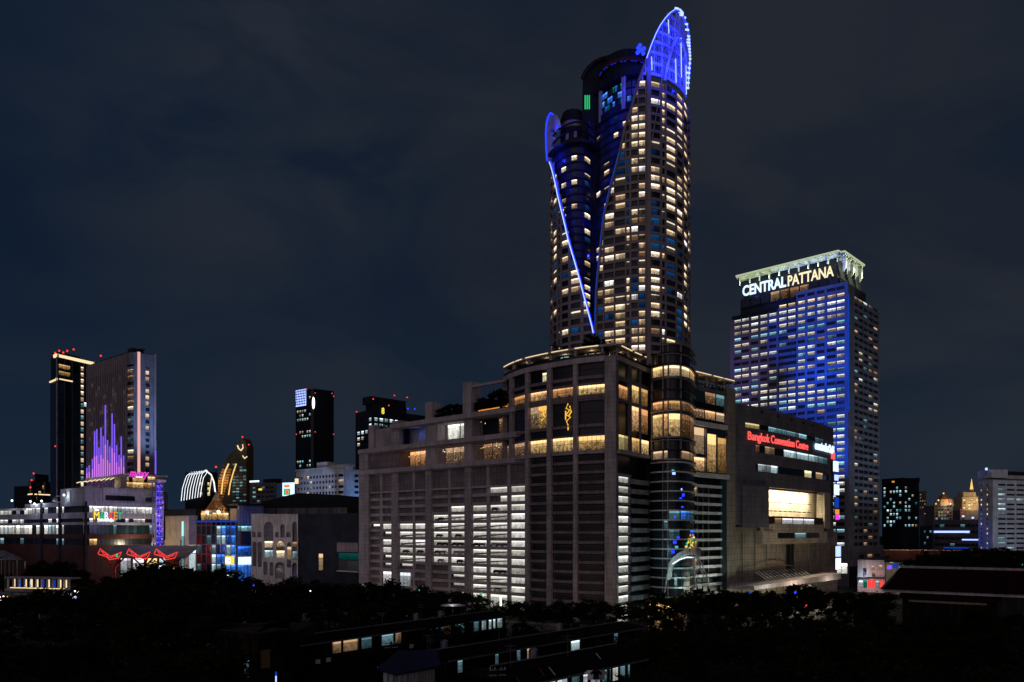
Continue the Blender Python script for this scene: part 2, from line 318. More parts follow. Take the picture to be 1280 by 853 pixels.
def mast(root, p, h, r=.25, tip=None):
    mb = MB(); mb.tube([p, (p[0], p[1], p[2]+h)], [r, r*.4], 'dark_metal', 5); o = mb.build('antenna', root)
    if tip: beacon(root, (p[0], p[1], p[2]+h), tip)
# ------------------------------------------------------------------ lettering laid along a facade
def text_mesh(txt, F, a, b, z0, z1, mat, out=.6, thick=.3, weight=.012, parent=None, name='lettering', shear=0, **k):
    cu = bpy.data.curves.new(name, 'FONT'); cu.body = txt; cu.size = 1; cu.extrude = .05; cu.offset = weight; cu.shear = shear; cu.resolution_u = 3
    t = bpy.data.objects.new('tmp', cu); COL.objects.link(t); bpy.context.view_layer.update()
    me = bpy.data.meshes.new_from_object(t.evaluated_get(bpy.context.evaluated_depsgraph_get())); bpy.data.objects.remove(t)
    xs = [v.co.x for v in me.vertices]; ys = [v.co.y for v in me.vertices]; x0, x1, y0, y1 = min(xs), max(xs), min(ys), max(ys)
    tab = [a+(b-a)*i/60 for i in range(61)]; us = [0]
    for i in range(60): us.append(us[-1]+(F.raw(tab[i+1])-F.raw(tab[i])).length)
    pl = world_loc(parent) if parent is not None else Vector((0, 0, 0))
    for v in me.vertices:
        u = (v.co.x-x0)/(x1-x0)*us[-1]; i = min(max(bisect.bisect_right(us, u)-1, 0), 59); px = tab[i]+(tab[i+1]-tab[i])*(u-us[i])/(us[i+1]-us[i])
        q = F.p(px, out+thick*(v.co.z/.1+.5)); z = z0+(v.co.y-y0)/(y1-y0)*(z1-z0); v.co = (q.x-pl.x, q.y-pl.y, z-pl.z)
    me.materials.clear(); me.materials.append(M[mat])
    o = bpy.data.objects.new(name, me); COL.objects.link(o)
    if parent is not None: o.parent = parent
    for kk, v in k.items(): o[kk] = v
    return o
D1 = Vector((-.737, .676)); D2 = Vector((.676, .737))
def back_of(F, a, b, depth, inset=.6, direc=None, n=12):
    """closed plan: the facade line set in a little, and a back line parallel to it"""
    fr = [F.p(x, -inset) for x in F.segs(a, b, max(.5, (b-a)/n))]; return [tuple(p) for p in fr]+[tuple(p+(direc if direc is not None else p.normalized())*depth) for p in fr[::-1]]
# ================================================================== GROUND, STREETS
mb = MB(); mb.face([(-4000, -300, 0), (4000, -300, 0), (4000, 6000, 0), (-4000, 6000, 0)], 'soil'); struct('ground', mb)
def strip(name, pts, wd, z, m, kerb=None):
    mb = MB()
    for i in range(len(pts)-1):
        a, b = Vector(pts[i]), Vector(pts[i+1]); t = (b-a).normalized(); n = Vector((-t.y, t.x))*wd/2
        if kerb: mb.prism([tuple(a+n), tuple(a-n), tuple(b-n), tuple(b+n)], z-kerb, z, m)
        else: mb.face([(*(a-n), z), (*(b-n), z), (*(b+n), z), (*(a+n), z)], m)
    return struct(name, mb)
g0, g1 = W(-150, 470), W(775, 262); strip('road', [(g0.x, g0.y), (g1.x, g1.y)], 16, .004, 'asphalt')
g2 = W(1290, 480); strip('street', [(g1.x, g1.y), (g2.x, g2.y)], 14, .008, 'asphalt')
g3, g4 = W(-150, 486), W(775, 274); strip('pavement', [(g3.x, g3.y), (g4.x, g4.y)], 6, .13, 'pavement', .13)
mb = MB()
for i in range(60):
    a = Vector((g0.x, g0.y))+(Vector((g1.x, g1.y))-Vector((g0.x, g0.y)))*(i+.2)/60; b = Vector((g0.x, g0.y))+(Vector((g1.x, g1.y))-Vector((g0.x, g0.y)))*(i+.7)/60
    t = (b-a).normalized(); n = Vector((-t.y, t.x))*.08; mb.face([(*(a-n), .012), (*(b-n), .012), (*(b+n), .012), (*(a+n), .012)], 'white_wall')
struct('road_markings', mb)
# ================================================================== HOTEL TOWER
T = Fac([(688, 335), (692, 325), (700, 318.5), (715, 313.5), (743, 308.5), (770, 304), (795, 301), (808, 300.3), (822, 301.5), (838, 305), (850, 310.5), (858, 318), (862.5, 327)], True)
I = Fac([(690, 331), (696, 326), (706, 321.5), (720, 318.5), (732, 319.5), (743, 325), (752, 320.5), (766, 314.5), (785, 310), (815, 308.5)], True)
root = thing('hotel_tower', 'very tall curved hotel tower with a blue lit V and a pointed blue crown', 'skyscraper', (*T.p(780), 0))
RL = [(417, 745), (365, 746), (294, 753), (271, 755.6), (230, 765), (196, 774), (159, 782), (144, 787.5), (99, 799.7), (75, 808), (58, 813.5), (44, 819), (34, 824), (25, 830), (18, 836), (14.5, 841), (13, 844.8)]
RR = [(118, 857.5), (75, 860.5), (47, 859), (32, 856.5), (24, 854), (18, 851), (14.5, 848), (13, 845)]
LL = [(415, 743), (378, 733), (335, 722), (300, 712), (245, 700), (203, 690)]
def tab(L_): return sorted((zof(T.d(px), py), px) for py, px in L_)
TR, TRR, TL = tab(RL), tab(RR), tab(LL)
def look(tb, z):
    if z <= tb[0][0]: return tb[0][1]
    for (a, p), (b, q) in zip(tb, tb[1:]):
        if z <= b: return p+(q-p)*(z-a)/(b-a)
    return tb[-1][1]
ZB, ZC, FL = 100.0, 204.4, 3.2
wall, glass = MB(), MB()
win = Wins(root)
cr = [(747, 754), (755.5, 767.5), (769, 781.5), (783.2, 787), (789.3, 797.2), (798.6, 806.5), (813.5, 825), (827, 831), (832.6, 844.5), (845.6, 853.3), (854.2, 859), (859.6, 862)]
cl_ = [(689, 691), (691.8, 696.5), (698.2, 700.6), (702.2, 710.8), (713.5, 726), (729.5, 740)]
kk = int((ZC-ZB)/FL)
runs = {}
for k in range(kk):
    z = ZB+k*FL; zm = z+FL/2; r = look(TR, zm); l = look(TL, zm)
    # right shell
    wall.fbox(T, r, 862.4, z, z+1.1, 'tower_frame', .25, .5, 4)
    edges = [745]+[c for q in cr for c in q]+[862.4]
    for i in range(0, len(edges), 2):
        a, b = max(edges[i], r), edges[i+1]
        if b > a+.1: wall.fbox(T, a, b, z+1.1, z+FL, 'tower_frame', .38, .45, 8)
    poly = [tuple(T.p(x, -.6)) for x in T.segs(r+.2, 862, 6)]+[tuple(Vector((T.p(862).x-1.5, 345)))]+[tuple(I.p(min(x, 814), -1.0)) for x in (808, 790, 770) if x > r+4]
    poly.append(tuple(I.p(min(r, 812), -1.0)))
    glass.prism(poly, z+.05, z+FL+.04, 'dark_wall')
    for ci, (a, b) in enumerate(cr):
        a = max(a, r+.6)
        if b-a < .8: continue
        h = runs.get(ci, 0); lit = None
        if z > 184: p = .22
        elif ci in (6,): p = .12
        elif ci in (3, 7): p = .14
        else: p = .34
        if h and random.random() < .45: lit = h
        else: lit = pick([('w_warm', p), ('w_strip', .12), ('w_blue', .15 if z < 150 else .04), ('w_white', .03), ('w_warmdim', .05), ('glass_dark', .85-p)])
        runs[ci] = lit if lit in ('w_warm', 'w_blue') else 0
        win.add(T, a, b, z+1.1, z+FL, lit, -.2)
    # left shell
    if z < 184.5 and l > 690:
        wall.fbox(T, 688.1, l, z, z+1.1, 'tower_frame', .25, .5, 3)
        edges = [688.1]+[c for q in cl_ for c in q]+[743]
        for i in range(0, len(edges), 2):
            a, b = edges[i], min(edges[i+1], l)
            if b > a+.1: wall.fbox(T, a, b, z+1.1, z+FL, 'tower_frame', .38, .45, 5)
        poly = [tuple(T.p(x, -.6)) for x in T.segs(688.3, l-.2, 4)]+[tuple(I.p(min(max(l, 691), 742), -1.0)), tuple(I.p(700, -1.5)), (T.p(688.3).x+1.0, 340)]
        glass.prism(poly, z+.05, z+FL+.04, 'dark_wall')
        for ci, (a, b) in enumerate(cl_):
            b = min(b, l-.6)
            if b-a < .8: continue
            win.add(T, a, b, z+1.1, z+FL, pick([('w_warm', .36 if ci != 2 else .1), ('w_strip', .1), ('w_blue', .14), ('glass_dark', .5)]), -.2)
    # recessed dark glass inside the V
    if z < 197:
        wall.fbox(I, 690.5, 814, z, z+.5, 'dark_wall', .18, .4, 5)
        for ci, (a, b) in enumerate([(691.8, 695.8), (702, 707.8), (714.5, 721.5), (730.5, 737.5), (746, 750.5), (755.5, 761.8), (767.5, 773), (778.5, 784.5), (789.5, 795.5)]):
            if b < l-6 or a > r+6: continue
            if z > 186 and a < 735: continue
            p = .34 if ci in (1, 2, 3, 4, 5) else .2
            m = pick([('w_warm', p), ('w_strip', .12), ('w_blue', .16 if ci == 3 else .05), ('glass_blue', .55)])
            if m == 'w_strip': win.add(I, a, b, z+1.2, z+2.6, m, .1)
            else: win.add(I, a, b, z+1.0, z+2.8, m, .1)
glass.fbox(I, 690.3, 814.5, ZB-2, 187.5, 'glass_navy', -.1, .6, 3); glass.fbox(I, 738, 814.5, 187.5, 199, 'glass_navy', -.1, .6, 3)
glass.prism([tuple(I.p(x, -.8)) for x in I.segs(692, 814, 8)]+[(W(862, 345).x-2, 345), (W(850, 362).x, 362), (W(760, 372).x, 372), (W(700, 358).x, 358), (W(691, 344).x, 344)], 0, 187.2, 'dark_wall')
glass.prism([tuple(I.p(x, -.8)) for x in I.segs(742, 814, 8)]+[(W(860, 345).x-2, 345), (W(850, 362).x, 362), (W(760, 368).x, 368), (W(742, 345).x, 345)], 187.2, 199, 'dark_wall')
for a, b in ((808.3, 812.6), ): wall.fbox(T, a, b, ZB-4, 212, 'tower_frame', .95, .3)
# crown storeys: white grid, open windows
crw = MB()
CP = 4.1; k = 0; z = ZC
while z < 232:
    r, rr = look(TR, z), look(TRR, z)
    r2, rr2 = look(TR, z+CP), look(TRR, z+CP)
    if rr-r < 1.5: break
    crw.fbox(T, r+.3, rr, z, z+1.15, 'crown_white', .4, .6, 3)
    cs = [(809, 817.2), (818.2, 826.5), (827.5, 835), (836, 842.5), (843.4, 848.5), (849.4, 853.8), (854.6, 859)]
    ed = [800]+[c for q in cs for c in q]+[862]
    for i in range(0, len(ed), 2):
        a, b = max(ed[i], r2+.2), min(ed[i+1], rr2)
        if b > a+.15: crw.fbox(T, a, b, z+1.15, z+CP, 'crown_white', .5, .5, 6)
    for a, b in cs:
        a, b = max(a, r2+.5), min(b, rr2-.2)
        if b-a < .7: continue
        if random.random() < .3: win.add(T, a, b, z+1.15, z+CP, 'glass_blue', -.5)
        for q_ in (.33, .67): crw.fbox(T, a+(b-a)*q_-.18, a+(b-a)*q_+.18, z+1.15, z+CP, 'crown_white', .1, .3)
    z += CP; k += 1
win.done()
# the diagonal edges of the V
def edge_pts(tb, z0, z1, off, n=26): 
    return [(*T.p(look(tb, z0+(z1-z0)*i/n), off), z0+(z1-z0)*i/n) for i in range(n+1)]
e = MB(); e.tube(edge_pts(TR, 109, 212, .5, 34), .55, 'tower_frame', 6); e.build('edge_rib', root)
e = MB(); e.tube(edge_pts(TR, 176, 112, 1.3, 34), .13, 'led_deepblue', 5); e.build('light_strip', root, label='thin dim blue light line on the right edge of the V')
e = MB(); e.tube(edge_pts(TL, 109.5, TL[-1][0], .75, 30), .42, 'led_blue', 8); e.tube(edge_pts(TL, 109.5, TL[-1][0], 1.22, 30), .2, 'led_bluewhite', 6); e.build('light_strip', root, label='bright blue light line on the left edge of the V')
# wrought thin diagonal on the right shell
e = MB(); e.tube([(*T.p(812+ (830-812)*t, .9), 176+(212-176)*t) for t in (0, .5, 1)], .22, 'tower_frame', 5); e.build('edge_rib', root)
wall.build('wall', root); glass.build('core', root)
rim = [(*T.p(p, .7), z) for z, p in TR if z > 210]
zt_ = TRR[-1][0]
rim2 = [(*T.p(p0+(p1-p0)*t, .7), z0+(z1-z0)*t) for (z1, p1), (z0, p0) in zip(TRR[::-1][1:], TRR[::-1]) for t in ((0, .5) if abs(z1-z0) < 5 else [i/7 for i in range(7)]) if z0 > 203]
crw.tube([(*T.p(px, .9), zof(T.d(px), py)) for px, py in ((829, 103), (831, 88), (835.5, 71), (840, 56), (844.5, 49), (849, 53), (853, 66), (855.5, 84))], .6, 'crown_white', 6)
crown = crw.build('crown', root)
e = MB(); e.tube(rim+rim2, .42, 'led_blue', 6); e.tube([(q[0]-.1, q[1]-.45, q[2]) for q in rim+rim2], .13, 'led_bluewhite', 5); e.build('rim', crown, label='glowing blue rim of the crown')
e = MB()
for i, q in enumerate(rim2):
    e.box((q[0]-.6, q[1]-1.2, q[2]-.4), (1.5, .5, .55), 'led_bluewhite', .3)
for a, z0, z1 in ((843, 205, 214), (849.5, 209, 224), (855.5, 205, 218), (834, 222, 227), (814, 206, 211)):
    e.tube([(*T.p(a+(look(TRR, z1)-a)*.12*0, .8), z0), (*T.p(a-.6, .8), z1)], .16, 'led_bluewhite', 5)
e.build('accent_light', crown)
BL = (.01, .03, 1)
for a, z0 in ((812, 206), (822, 207), (832, 208), (842, 208), (852, 207), (818, 216), (830, 220), (842, 222), (851, 220)):
    q = T.p(a, 4.5); lamp('POINT', (q.x, q.y, z0), 2600, (.012, .03, 1), size=.5)
q = T.p(855, 6); lamp('POINT', (q.x, q.y, 213), 2600, BL, size=.5)
# small left crown
LC = Fac([(684, 337), (704, 320)])
e = MB()
pts = [(687.2, 202), (685.6, 185), (685.2, 168), (686.2, 155), (689, 147), (692.5, 142.5), (696.5, 144), (700.5, 150), (703, 160), (700, 166), (697, 163), (694.5, 161), (692, 165), (693.5, 171), (696, 175), (692.5, 184), (690.8, 202)]
pts = [(685+(px-685)*.8, py) for px, py in pts]
fr = [(*LC.p(px, .8), zof(LC.d(px), py)) for px, py in pts]; bk = [(*LC.p(px, -.8), zof(LC.d(px), py)) for px, py in pts]
e.face(fr, 'crown_white'); e.face(bk[::-1], 'crown_white')
for i in range(len(fr)): j = (i+1) % len(fr); e.face([fr[i], fr[j], bk[j], bk[i]], 'crown_white')
e.build('small_crown', root, label='small blue lit leaf shaped crown on the left shoulder')
e = MB(); e.tube([(f[0]-.3, f[1]-.4, f[2]) for f in fr[:7]], .3, 'led_blue', 6); e.build('light_strip', root)
for py in (195, 176, 155): q = WY(691, py, 322); lamp('POINT', q, 1100, (.012, .03, 1), size=.4)
# roof structures
zt = 187.3
e = MB(); e.fbox(I, 691, 741, 187.3, 188.5, 'dark_metal', 2.2, 1.0, 3)
for i in range(16): x = 692+i*3; q, q2 = I.p(x, 2.0), I.p(x, -3); e.tube([(q.x, q.y, 188.6), (q2.x, q2.y, 191)], .14, 'dark_metal', 4)
for px in (704.5, 717): e.box((*I.p(px, -2), 191), (1.1, 1.1, 6), 'stone_plain')
e.build('roof_brim', root)
e = MB(); c = W(716, 334); e.cyl((c.x, c.y), 5.2, 187, 200, 'dark_wall'); e.cyl((c.x, c.y), 4.0, 200, 202.5, 'cream', r2=5.4); e.cyl((c.x, c.y), 5.9, 202.5, 207.5, 'dark_wall', r2=4.2)
e.build('roof_dome', root)
sil = [(727, 172), (728.5, 100), (731, 93), (736, 86), (744, 79), (754, 74.5), (768, 71.5), (768.3, 88), (790, 88), (806, 92), (812, 172)]
PF = Fac([(725, 327), (815, 316)])
e = MB(); fr = [(*PF.p(px, 0), zof(PF.d(px), py)) for px, py in sil]; bk = [(*PF.p(px, -16), zof(PF.d(px), py)) for px, py in sil]
e.face(fr, 'dark_wall'); e.face(bk[::-1], 'dark_wall')
for i in range(len(fr)): j = (i+1) % len(fr); e.face([fr[i], fr[j], bk[j], bk[i]], 'dark_wall')
e.tube([(*PF.p(px, .7), zof(PF.d(px), py)) for px, py in sil[1:7]], .8, 'dark_metal', 6); e.tube([(*PF.p(768, .5), zof(318, 78)), (*PF.p(768, .5), zof(318, 64))], [.3, .08], 'dark_metal', 5)
pent = e.build('penthouse', root)
c = W(783, 322); e = MB(); e.cyl((c.x, c.y), 9.6, 212, 216.5, 'dark_wall', 28); e.cyl((c.x, c.y), 10.6, 216.5, 218, 'brick_red', 28); e.cyl((c.x, c.y), 9.3, 218, 222.5, 'dark_wall', 28, 8.4)
c2 = W(783, 324); e.ball((c2.x, c2.y, 222.5), 3.6, 'brick_red', 10, .75); e.build('roof_drum', root)
e = MB()
for i in range(26):
    th = math.pi+math.pi*i/25
    if i % 3: e.box((c.x+10.8*math.cos(th), c.y+10.8*math.sin(th), 216.2), (.9, .3, .28), 'led_bluesoft', th+1.57)
for px, py in ((798, 60), (801, 63), (804, 67), (800, 57), (797, 66), (805, 61)): q = WY(px, py, 312); e.ball(q, .8, 'led_blue', 6)
e.build('roof_light', root)
lamp('POINT', WY(802, 66, 306), 900, BL, size=.4); lamp('POINT', WY(776, 95, 300), 700, BL, size=.4)
sw = Wins(root); e = MB()
for px in (751.5, 779, 781.5, 803): e.fbox(I, px-1, px+1, 197, 211, 'stone_plain', .8, .5)
e.fbox(I, 742, 814, 209.5, 212.5, 'dark_wall', 1.2, 6, 4); e.fbox(I, 742, 814, 196.5, 199.5, 'dark_wall', .6, 1, 4)
for z in (201.8, 204.8, 207.6): e.fbox(I, 752, 812, z, z+.35, 'dark_wall', .2, .4, 4)
e.build('sky_bar', root)
for px in [753+3.2*i for i in range(8)]:
    for z in (199.6, 202.2, 205.2): sw.add(I, px, px+2.7, z, z+2.4, pick([('w_bluehot', .5), ('w_green', .25), ('glass_blue', .4)]), -.05)
for px in (784, 790, 796):
    for z in (199.6, 202.2, 205.2): sw.add(I, px, px+5, z, z+2.4, pick([('glass_blue', .6), ('w_bluehot', .4)]), -.05)
sw.done()
for px, z in ((786, 203), (795, 206), (765, 197), (798, 198)): q = I.p(px, 5); lamp('POINT', (q.x, q.y, z), 1500, BL, size=.4)
for z in (172, 158, 142, 128, 117): q = T.p(look(TL, z)+3, 1.0); lamp('POINT', (q.x, q.y, z), 500, (.02, .04, 1), size=.4)
for z in (194, 182, 170, 157, 144, 131): q = I.p(max(look(TR, z)-5, 748), 4); lamp('POINT', (q.x, q.y, z), 700, (.02, .03, 1), size=.4)
e = MB()
for x in (731.5, 734, 736.5): q = WY(x, 128, 322); e.box((q.x, q.y, q.z), (.5, .3, 5.5), 'led_green')
e.build('roof_light', root, label='green strip lights beside the roof bar')
# ------------------------------------------------------------------ glass cylinder under the tower
G = Fac([(815, 306), (822, 303), (833, 300.2), (845, 299.6), (857, 303), (864, 309), (868.5, 320)], True)
wall = MB(); win = Wins(root, 'glazing')
wall.prism([tuple(G.p(x, -.9)) for x in G.segs(815.3, 868, 5)]+[(W(866, 345).x, 345), (W(812, 345).x, 345)], 0, 104, 'dark_wall')
colsG = [(816, 828.5), (830, 834.5), (836, 850), (851, 862.5), (863, 868)]
U = zof(302, 445)
rowsU = []
ysU = [(432, 441, 0), (444, 455, 0), (458, 471, 1), (474, 487, 0), (489, 499, 0), (502, 513.5, 2), (518, 546, 2), (551, 562, 0), (563, 574, 3)]
for ya, yb, tt in ysU:
    z0, z1 = zof(301, yb), zof(301, ya)
    wall.fbox(G, 815.1, 868.4, z0-.55, z0, 'metal' if tt else 'dark_metal', .75, .6, 3); wall.fbox(G, 815.1, 868.4, z1, z1+.35, 'tower_frame', .6, .6, 3)
    for i, (a, b) in enumerate(colsG):
        m = {0: [('louvre', 1)] if ya == 432 else [('glass_dark', 1)], 1: [('w_resty', .8), ('w_warm', .2)], 2: [('w_rest', .8), ('w_resty', .5)], 3: [('glass_dark', .7), ('w_warmdim', .4)]}[tt]
        m = pick(m)
        if i > 2 and tt == 2: m = 'w_bar'
        win.add(G, a, b, z0, z1, m, -.1)
for a in (815.4, 829.2, 835.2, 850.5): wall.fbox(G, a-.45, a+.45, zof(301, 574), 104, 'tower_frame', .5, .4)
z = zof(300, 577)
while z > 3:
    wall.fbox(G, 815.2, 868.4, z-.5, z, 'steel_white' if z < 60 else 'metal', .9, .4, 3)
    wall.fbox(G, 815.2, 868.4, z-1.7, z-1.45, 'dark_metal', .35, .3, 3)
    for i, (a, b) in enumerate(colsG):
        m = pick([('glass_teal', .7), ('glass_dark', .5), ('w_bluehot', .025 if a > 828 and z > 20 else 0), ('w_cooldim', .08 if a > 828 else 0)])
        win.add(G, a, b, z-3.5, z-.5, m, -.05)
    z -= 3.62
for a in (829.2, 835.2): wall.fbox(G, a-.5, a+.5, 2, zof(301, 574), 'metal', .55, .3)
wall.build('lower_wall', root); win.done()
e = MB()
random.seed(5)
for px, py in ((841, 589), (842, 592), (851, 612), (853, 619), (850, 623), (854, 626), (846, 640), (843, 646), (852, 634), (847, 672), (843, 678), (845, 684), (858, 680), (841, 690)):
    q = G.p(px, .4); z = zof(G.d(px), py); e.box((q.x, q.y, z), (random.uniform(.4, 1.2), .2, random.uniform(.4, 1.2)), pick([('led_blue', 3), ('led_teal', 1), ('led_bluewhite', 1)]))
e.build('blue_sign', root, label='small blue light signs inside the glass cylinder')
# ================================================================== SHOPPING MALL (drum block with corner pier)
D = Fac([(630.5, 326), (640, 318), (655, 309.5), (675, 302.5), (700, 296), (730, 290), (757, 286.2)], True)
C = Fac([(756.5, 286.2), (770.5, 284.8)])
R = Fac([(770.5, 285), (790, 297), (823, 317)])
mall = thing('shopping_mall', 'stone faced mall block with a rounded corner, lit restaurant floors and roof garden', 'shopping mall', (*D.p(740), 0))
wall, win = MB(), Wins(mall)
wall.prism([tuple(D.p(x, -1.2)) for x in D.segs(662.5, 757, 8)]+[tuple(R.p(771.5, -1.2)), tuple(R.p(822, -1.2)), (R.p(822).x+2, 345), (W(662.5, 345).x, 345)], 0, 62, 'dark_wall')
wall.prism([tuple(D.p(x, -1.2)) for x in D.segs(631.5, 757, 8)]+[tuple(R.p(771.5, -1.2)), tuple(R.p(822, -1.2)), (R.p(822).x+2, 345), (W(632, 350).x, 350)], 62, 95.4, 'dark_wall')
wall.fbox(C, 756.5, 770.5, 0, 95.8, 'stone', 1.0, 2.0)
bays = [(632.8, 638.6), (642, 658.2), (662.2, 685), (690.2, 717.6), (722.6, 756)]
for a, b in ((630.6, 632.8), (638.6, 642), (658.2, 662.2), (685, 690.2), (717.6, 722.6)): wall.fbox(D, a, b, 0 if a > 655 else 62, 94.3, 'stone', .85, 1.2, 3)
def dz(py): return zof(289, py)
# upper storeys
levels = [(89.4, 94.1), (82.6, 86.0), (72.0, 80.4), (62.6, 67.6)]
sp = [(94.1, 96.0, .7), (88.2, 89.4, .3), (86.0, 86.8, .25), (80.4, 82.6, .35), (70.9, 72.0, .3), (67.6, 68.2, .2), (61.2, 62.6, .6)]
for z0, z1, o_ in sp: wall.fbox(D, 630.8, 757, z0, z1, 'stone_plain' if o_ > .5 else 'panel', o_, 1.1, 4)
for bi, (a, b) in enumerate(bays):
    for li, (z0, z1) in enumerate(levels):
        if li == 0: m = 'glass_dark'
        elif li == 1: m = 'w_rest' if bi < 4 else 'w_resty'
        elif li == 2: m = 'glass_dark' if bi != 2 else 'w_resty'
        else: m = ['w_bar', 'w_bar', 'w_resty', 'w_resty', 'w_resty'][bi]
        if li == 2 and bi == 2: win.add(D, a, 672, z0, z1, 'w_bar', -.5); win.add(D, 672, b, z0, z1, 'w_resty', -.5)
        elif li == 0 and bi == 2: win.add(D, a, 677, z0, z1, 'glass_dark', -.5); win.add(D, 677, b, z0, z1-1.3, 'w_yellow', -.5)
        else: win.add(D, a, b, z0, z1, m, -.5, 8)
    win.add(D, a, b, 86.8, 88.2, 'glass_dark', -.5, 8); win.add(D, a, b, 68.2, 70.9, 'glass_dark', -.5, 8)
    for z0, z1 in levels+[(72.0, 80.4)]:
        wall.fbox(D, a, b, (z0+z1)/2-.06, (z0+z1)/2+.06, 'dark_metal', -.35, .45, 6)
# louvred plant floors down to the street
z = 61.2; n = 0
while z > 4:
    z1 = z; z0 = z-2.55; wall.fbox(D, 658.4, 757, z0-1.07, z0, 'panel', .35, 1.1, 5)
    for a, b in bays[2:]:
        win.add(D, a, b, z0, z1, 'louvre', -.5, 8)
        for q in (a+2.2, b-2.2): wall.fbox(D, q-.12, q+.12, z0, z1, 'panel', -.1, .4)
        wall.fbox(D, a, b, z1-.75, z1-.66, 'panel', -.4, .45, 8)
    z -= 3.62
# right hand face of the block
wall.fbox(R, 770.6, 822.5, 94.3, 96.0, 'stone_plain', .6, 1); wall.fbox(R, 770.6, 822.5, 87.6, 89.0, 'slate', .3, 1); wall.fbox(R, 770.6, 822.5, 79.8, 81.0, 'slate', .3, 1)
wall.fbox(R, 770.6, 822.5, 61.0, 62.4, 'stone_plain', 1.6, 1)
for a, b in ((770.6, 772), (785.6, 788.6), (799.5, 800.5), (811.6, 814.5)): wall.fbox(R, a, b, 62, 94.3, 'slate', .45, 1)
rb = [(772, 785.6), (788.6, 799.5), (800.5, 811.6), (814.5, 822)]
for i, (a, b) in enumerate(rb):
    win.add(R, a, b, 89.0, 94.3, 'glass_dark', -.4); win.add(R, a, b, 81.0, 87.6 if i else 86, 'w_rest' if i == 0 else 'w_resty', -.4)
    win.add(R, a, b, 70.5, 79.8, 'glass_dark' if i == 0 else 'w_rest', -.4); win.add(R, a, b, 68, 70.5, 'glass_black', -.4)
    win.add(R, a, b, 62.4, 68, 'w_resty' if i else 'w_yellow', -.1)
z = 61; n = 0
while z > 3:
    if n > 1:
        wall.fbox(R, 788.6, 817.2, z-3.0, z-1.2, 'concrete', .4, .9)
        win.add(R, 772.6, 787.6, z-2.9, z-.6, 'w_park', -.7)
        wall.fbox(R, 770.8, 788.4, z-3.62, z-2.9, 'concrete', -.1, 1.0); wall.fbox(R, 787.6, 788.5, z-2.9, z-.6, 'slate', .1, .8)
    wall.fbox(R, 817.3, 822.8, z-3.62, z-1.0, 'glass_black', -.1, .6)
    z -= 3.62; n += 1
win.add(R, 788.6, 817.2, 3, 61, 'glass_black', -.9)
win.add(R, 771, 788.4, 54, 61, 'glass_black', -.5); wall.fbox(R, 771, 788.4, 53, 54, 'concrete', .2, .8)
wall.fbox(R, 771, 773, 2, 54, 'metal', .1, .5)
# roof garden pavilion
e = MB(); e.fbox(D, 630.8, 757, 99.2, 100.0, 'stone_plain', .9, 7, 4); e.fbox(C, 756.5, 770.5, 99.25, 100.05, 'stone_plain', 1.0, 6); e.fbox(R, 770.5, 813, 99.2, 100.0, 'stone_plain', .9, 7)
for x in (632, 642, 661, 688, 719, 753): e.fbox(D, x-.9, x+.9, 95.9, 99.2, 'stone_plain', .2, .8)
for x in (773, 787, 799, 811): e.fbox(R, x-.7, x+.7, 95.9, 99.2, 'stone_plain', .2, .8)
e.fbox(D, 643, 755, 95.9, 99.3, 'glass_dark', -5.5, 6.2, 5); pav = e.build('roof_pavilion', mall)
e = MB()
for a, b in ((633, 646), (647.5, 655), (659.5, 687), (691.5, 712), (720.5, 749)):
    e.tube([(*D.p(x, 1.15), 99.65) for x in D.segs(a, b, 3)], .16, 'led_warm', 5)
for a, b in ((774, 787), (790.5, 799), (803, 811)): e.tube([(*R.p(a, 1.1), 99.6), (*R.p(b, 1.1), 99.6)], .16, 'led_warm', 5)
e.build('light_strip', pav)
e = MB(); e.fbox(D, 631, 757, 95.9, 97.0, 'glass_dark', .55, -.45, 4); e.fbox(R, 771, 813, 95.9, 97.0, 'glass_dark', .45, -.35); e.build('railing', pav)
for x, en in ((650, 60), (676, 60), (700, 70), (735, 70)): q = D.p(x, -3.5); lamp('POINT', (q.x, q.y, 98.6), en, (1, .75, .4), size=.3)
for x in (785, 805): q = R.p(x, -3.5); lamp('POINT', (q.x, q.y, 98.6), 90, (1, .75, .35), size=.3)
w2 = Wins(mall, 'shop_window'); w2.add(D, 691, 705, 96.2, 98.6, 'w_cool', -4.8); w2.add(D, 722, 750, 96.2, 98.4, 'w_warmdim', -4.9); w2.done()
wall.build('wall', mall); win.done()
# gold neon ornaments in the tall bays
def neon(name, F, pts_list, m, r, label, cat, off=.5):
    e = MB()
    for pts in pts_list: e.tube([(*F.p(px, off), zof(F.d(px), py)) for px, py in pts], r, m, 6)
    o = e.build(name); o['label'] = label; o['category'] = cat; return o
neon('neon_sign', D, [[(676, 510), (683, 510.5), (683, 516), (677, 518), (683, 521), (678, 526)], [(679, 510), (681, 520)], [(677, 514), (683, 513)]], 'sign_gold', .24, 'small square gold neon emblem glowing at the top of a restaurant window', 'neon sign')
neon('neon_sign', D, [[(711, 505), (708.5, 511), (713, 513), (708.5, 519), (714, 522), (709, 527), (711, 532)], [(713, 508), (715, 515), (712, 520)], [(708, 514), (708, 525)], [(711, 534), (711, 538)]], 'sign_gold', .26, 'tall gold dragon-like neon emblem hanging in the dark glass of the rounded corner', 'neon sign')
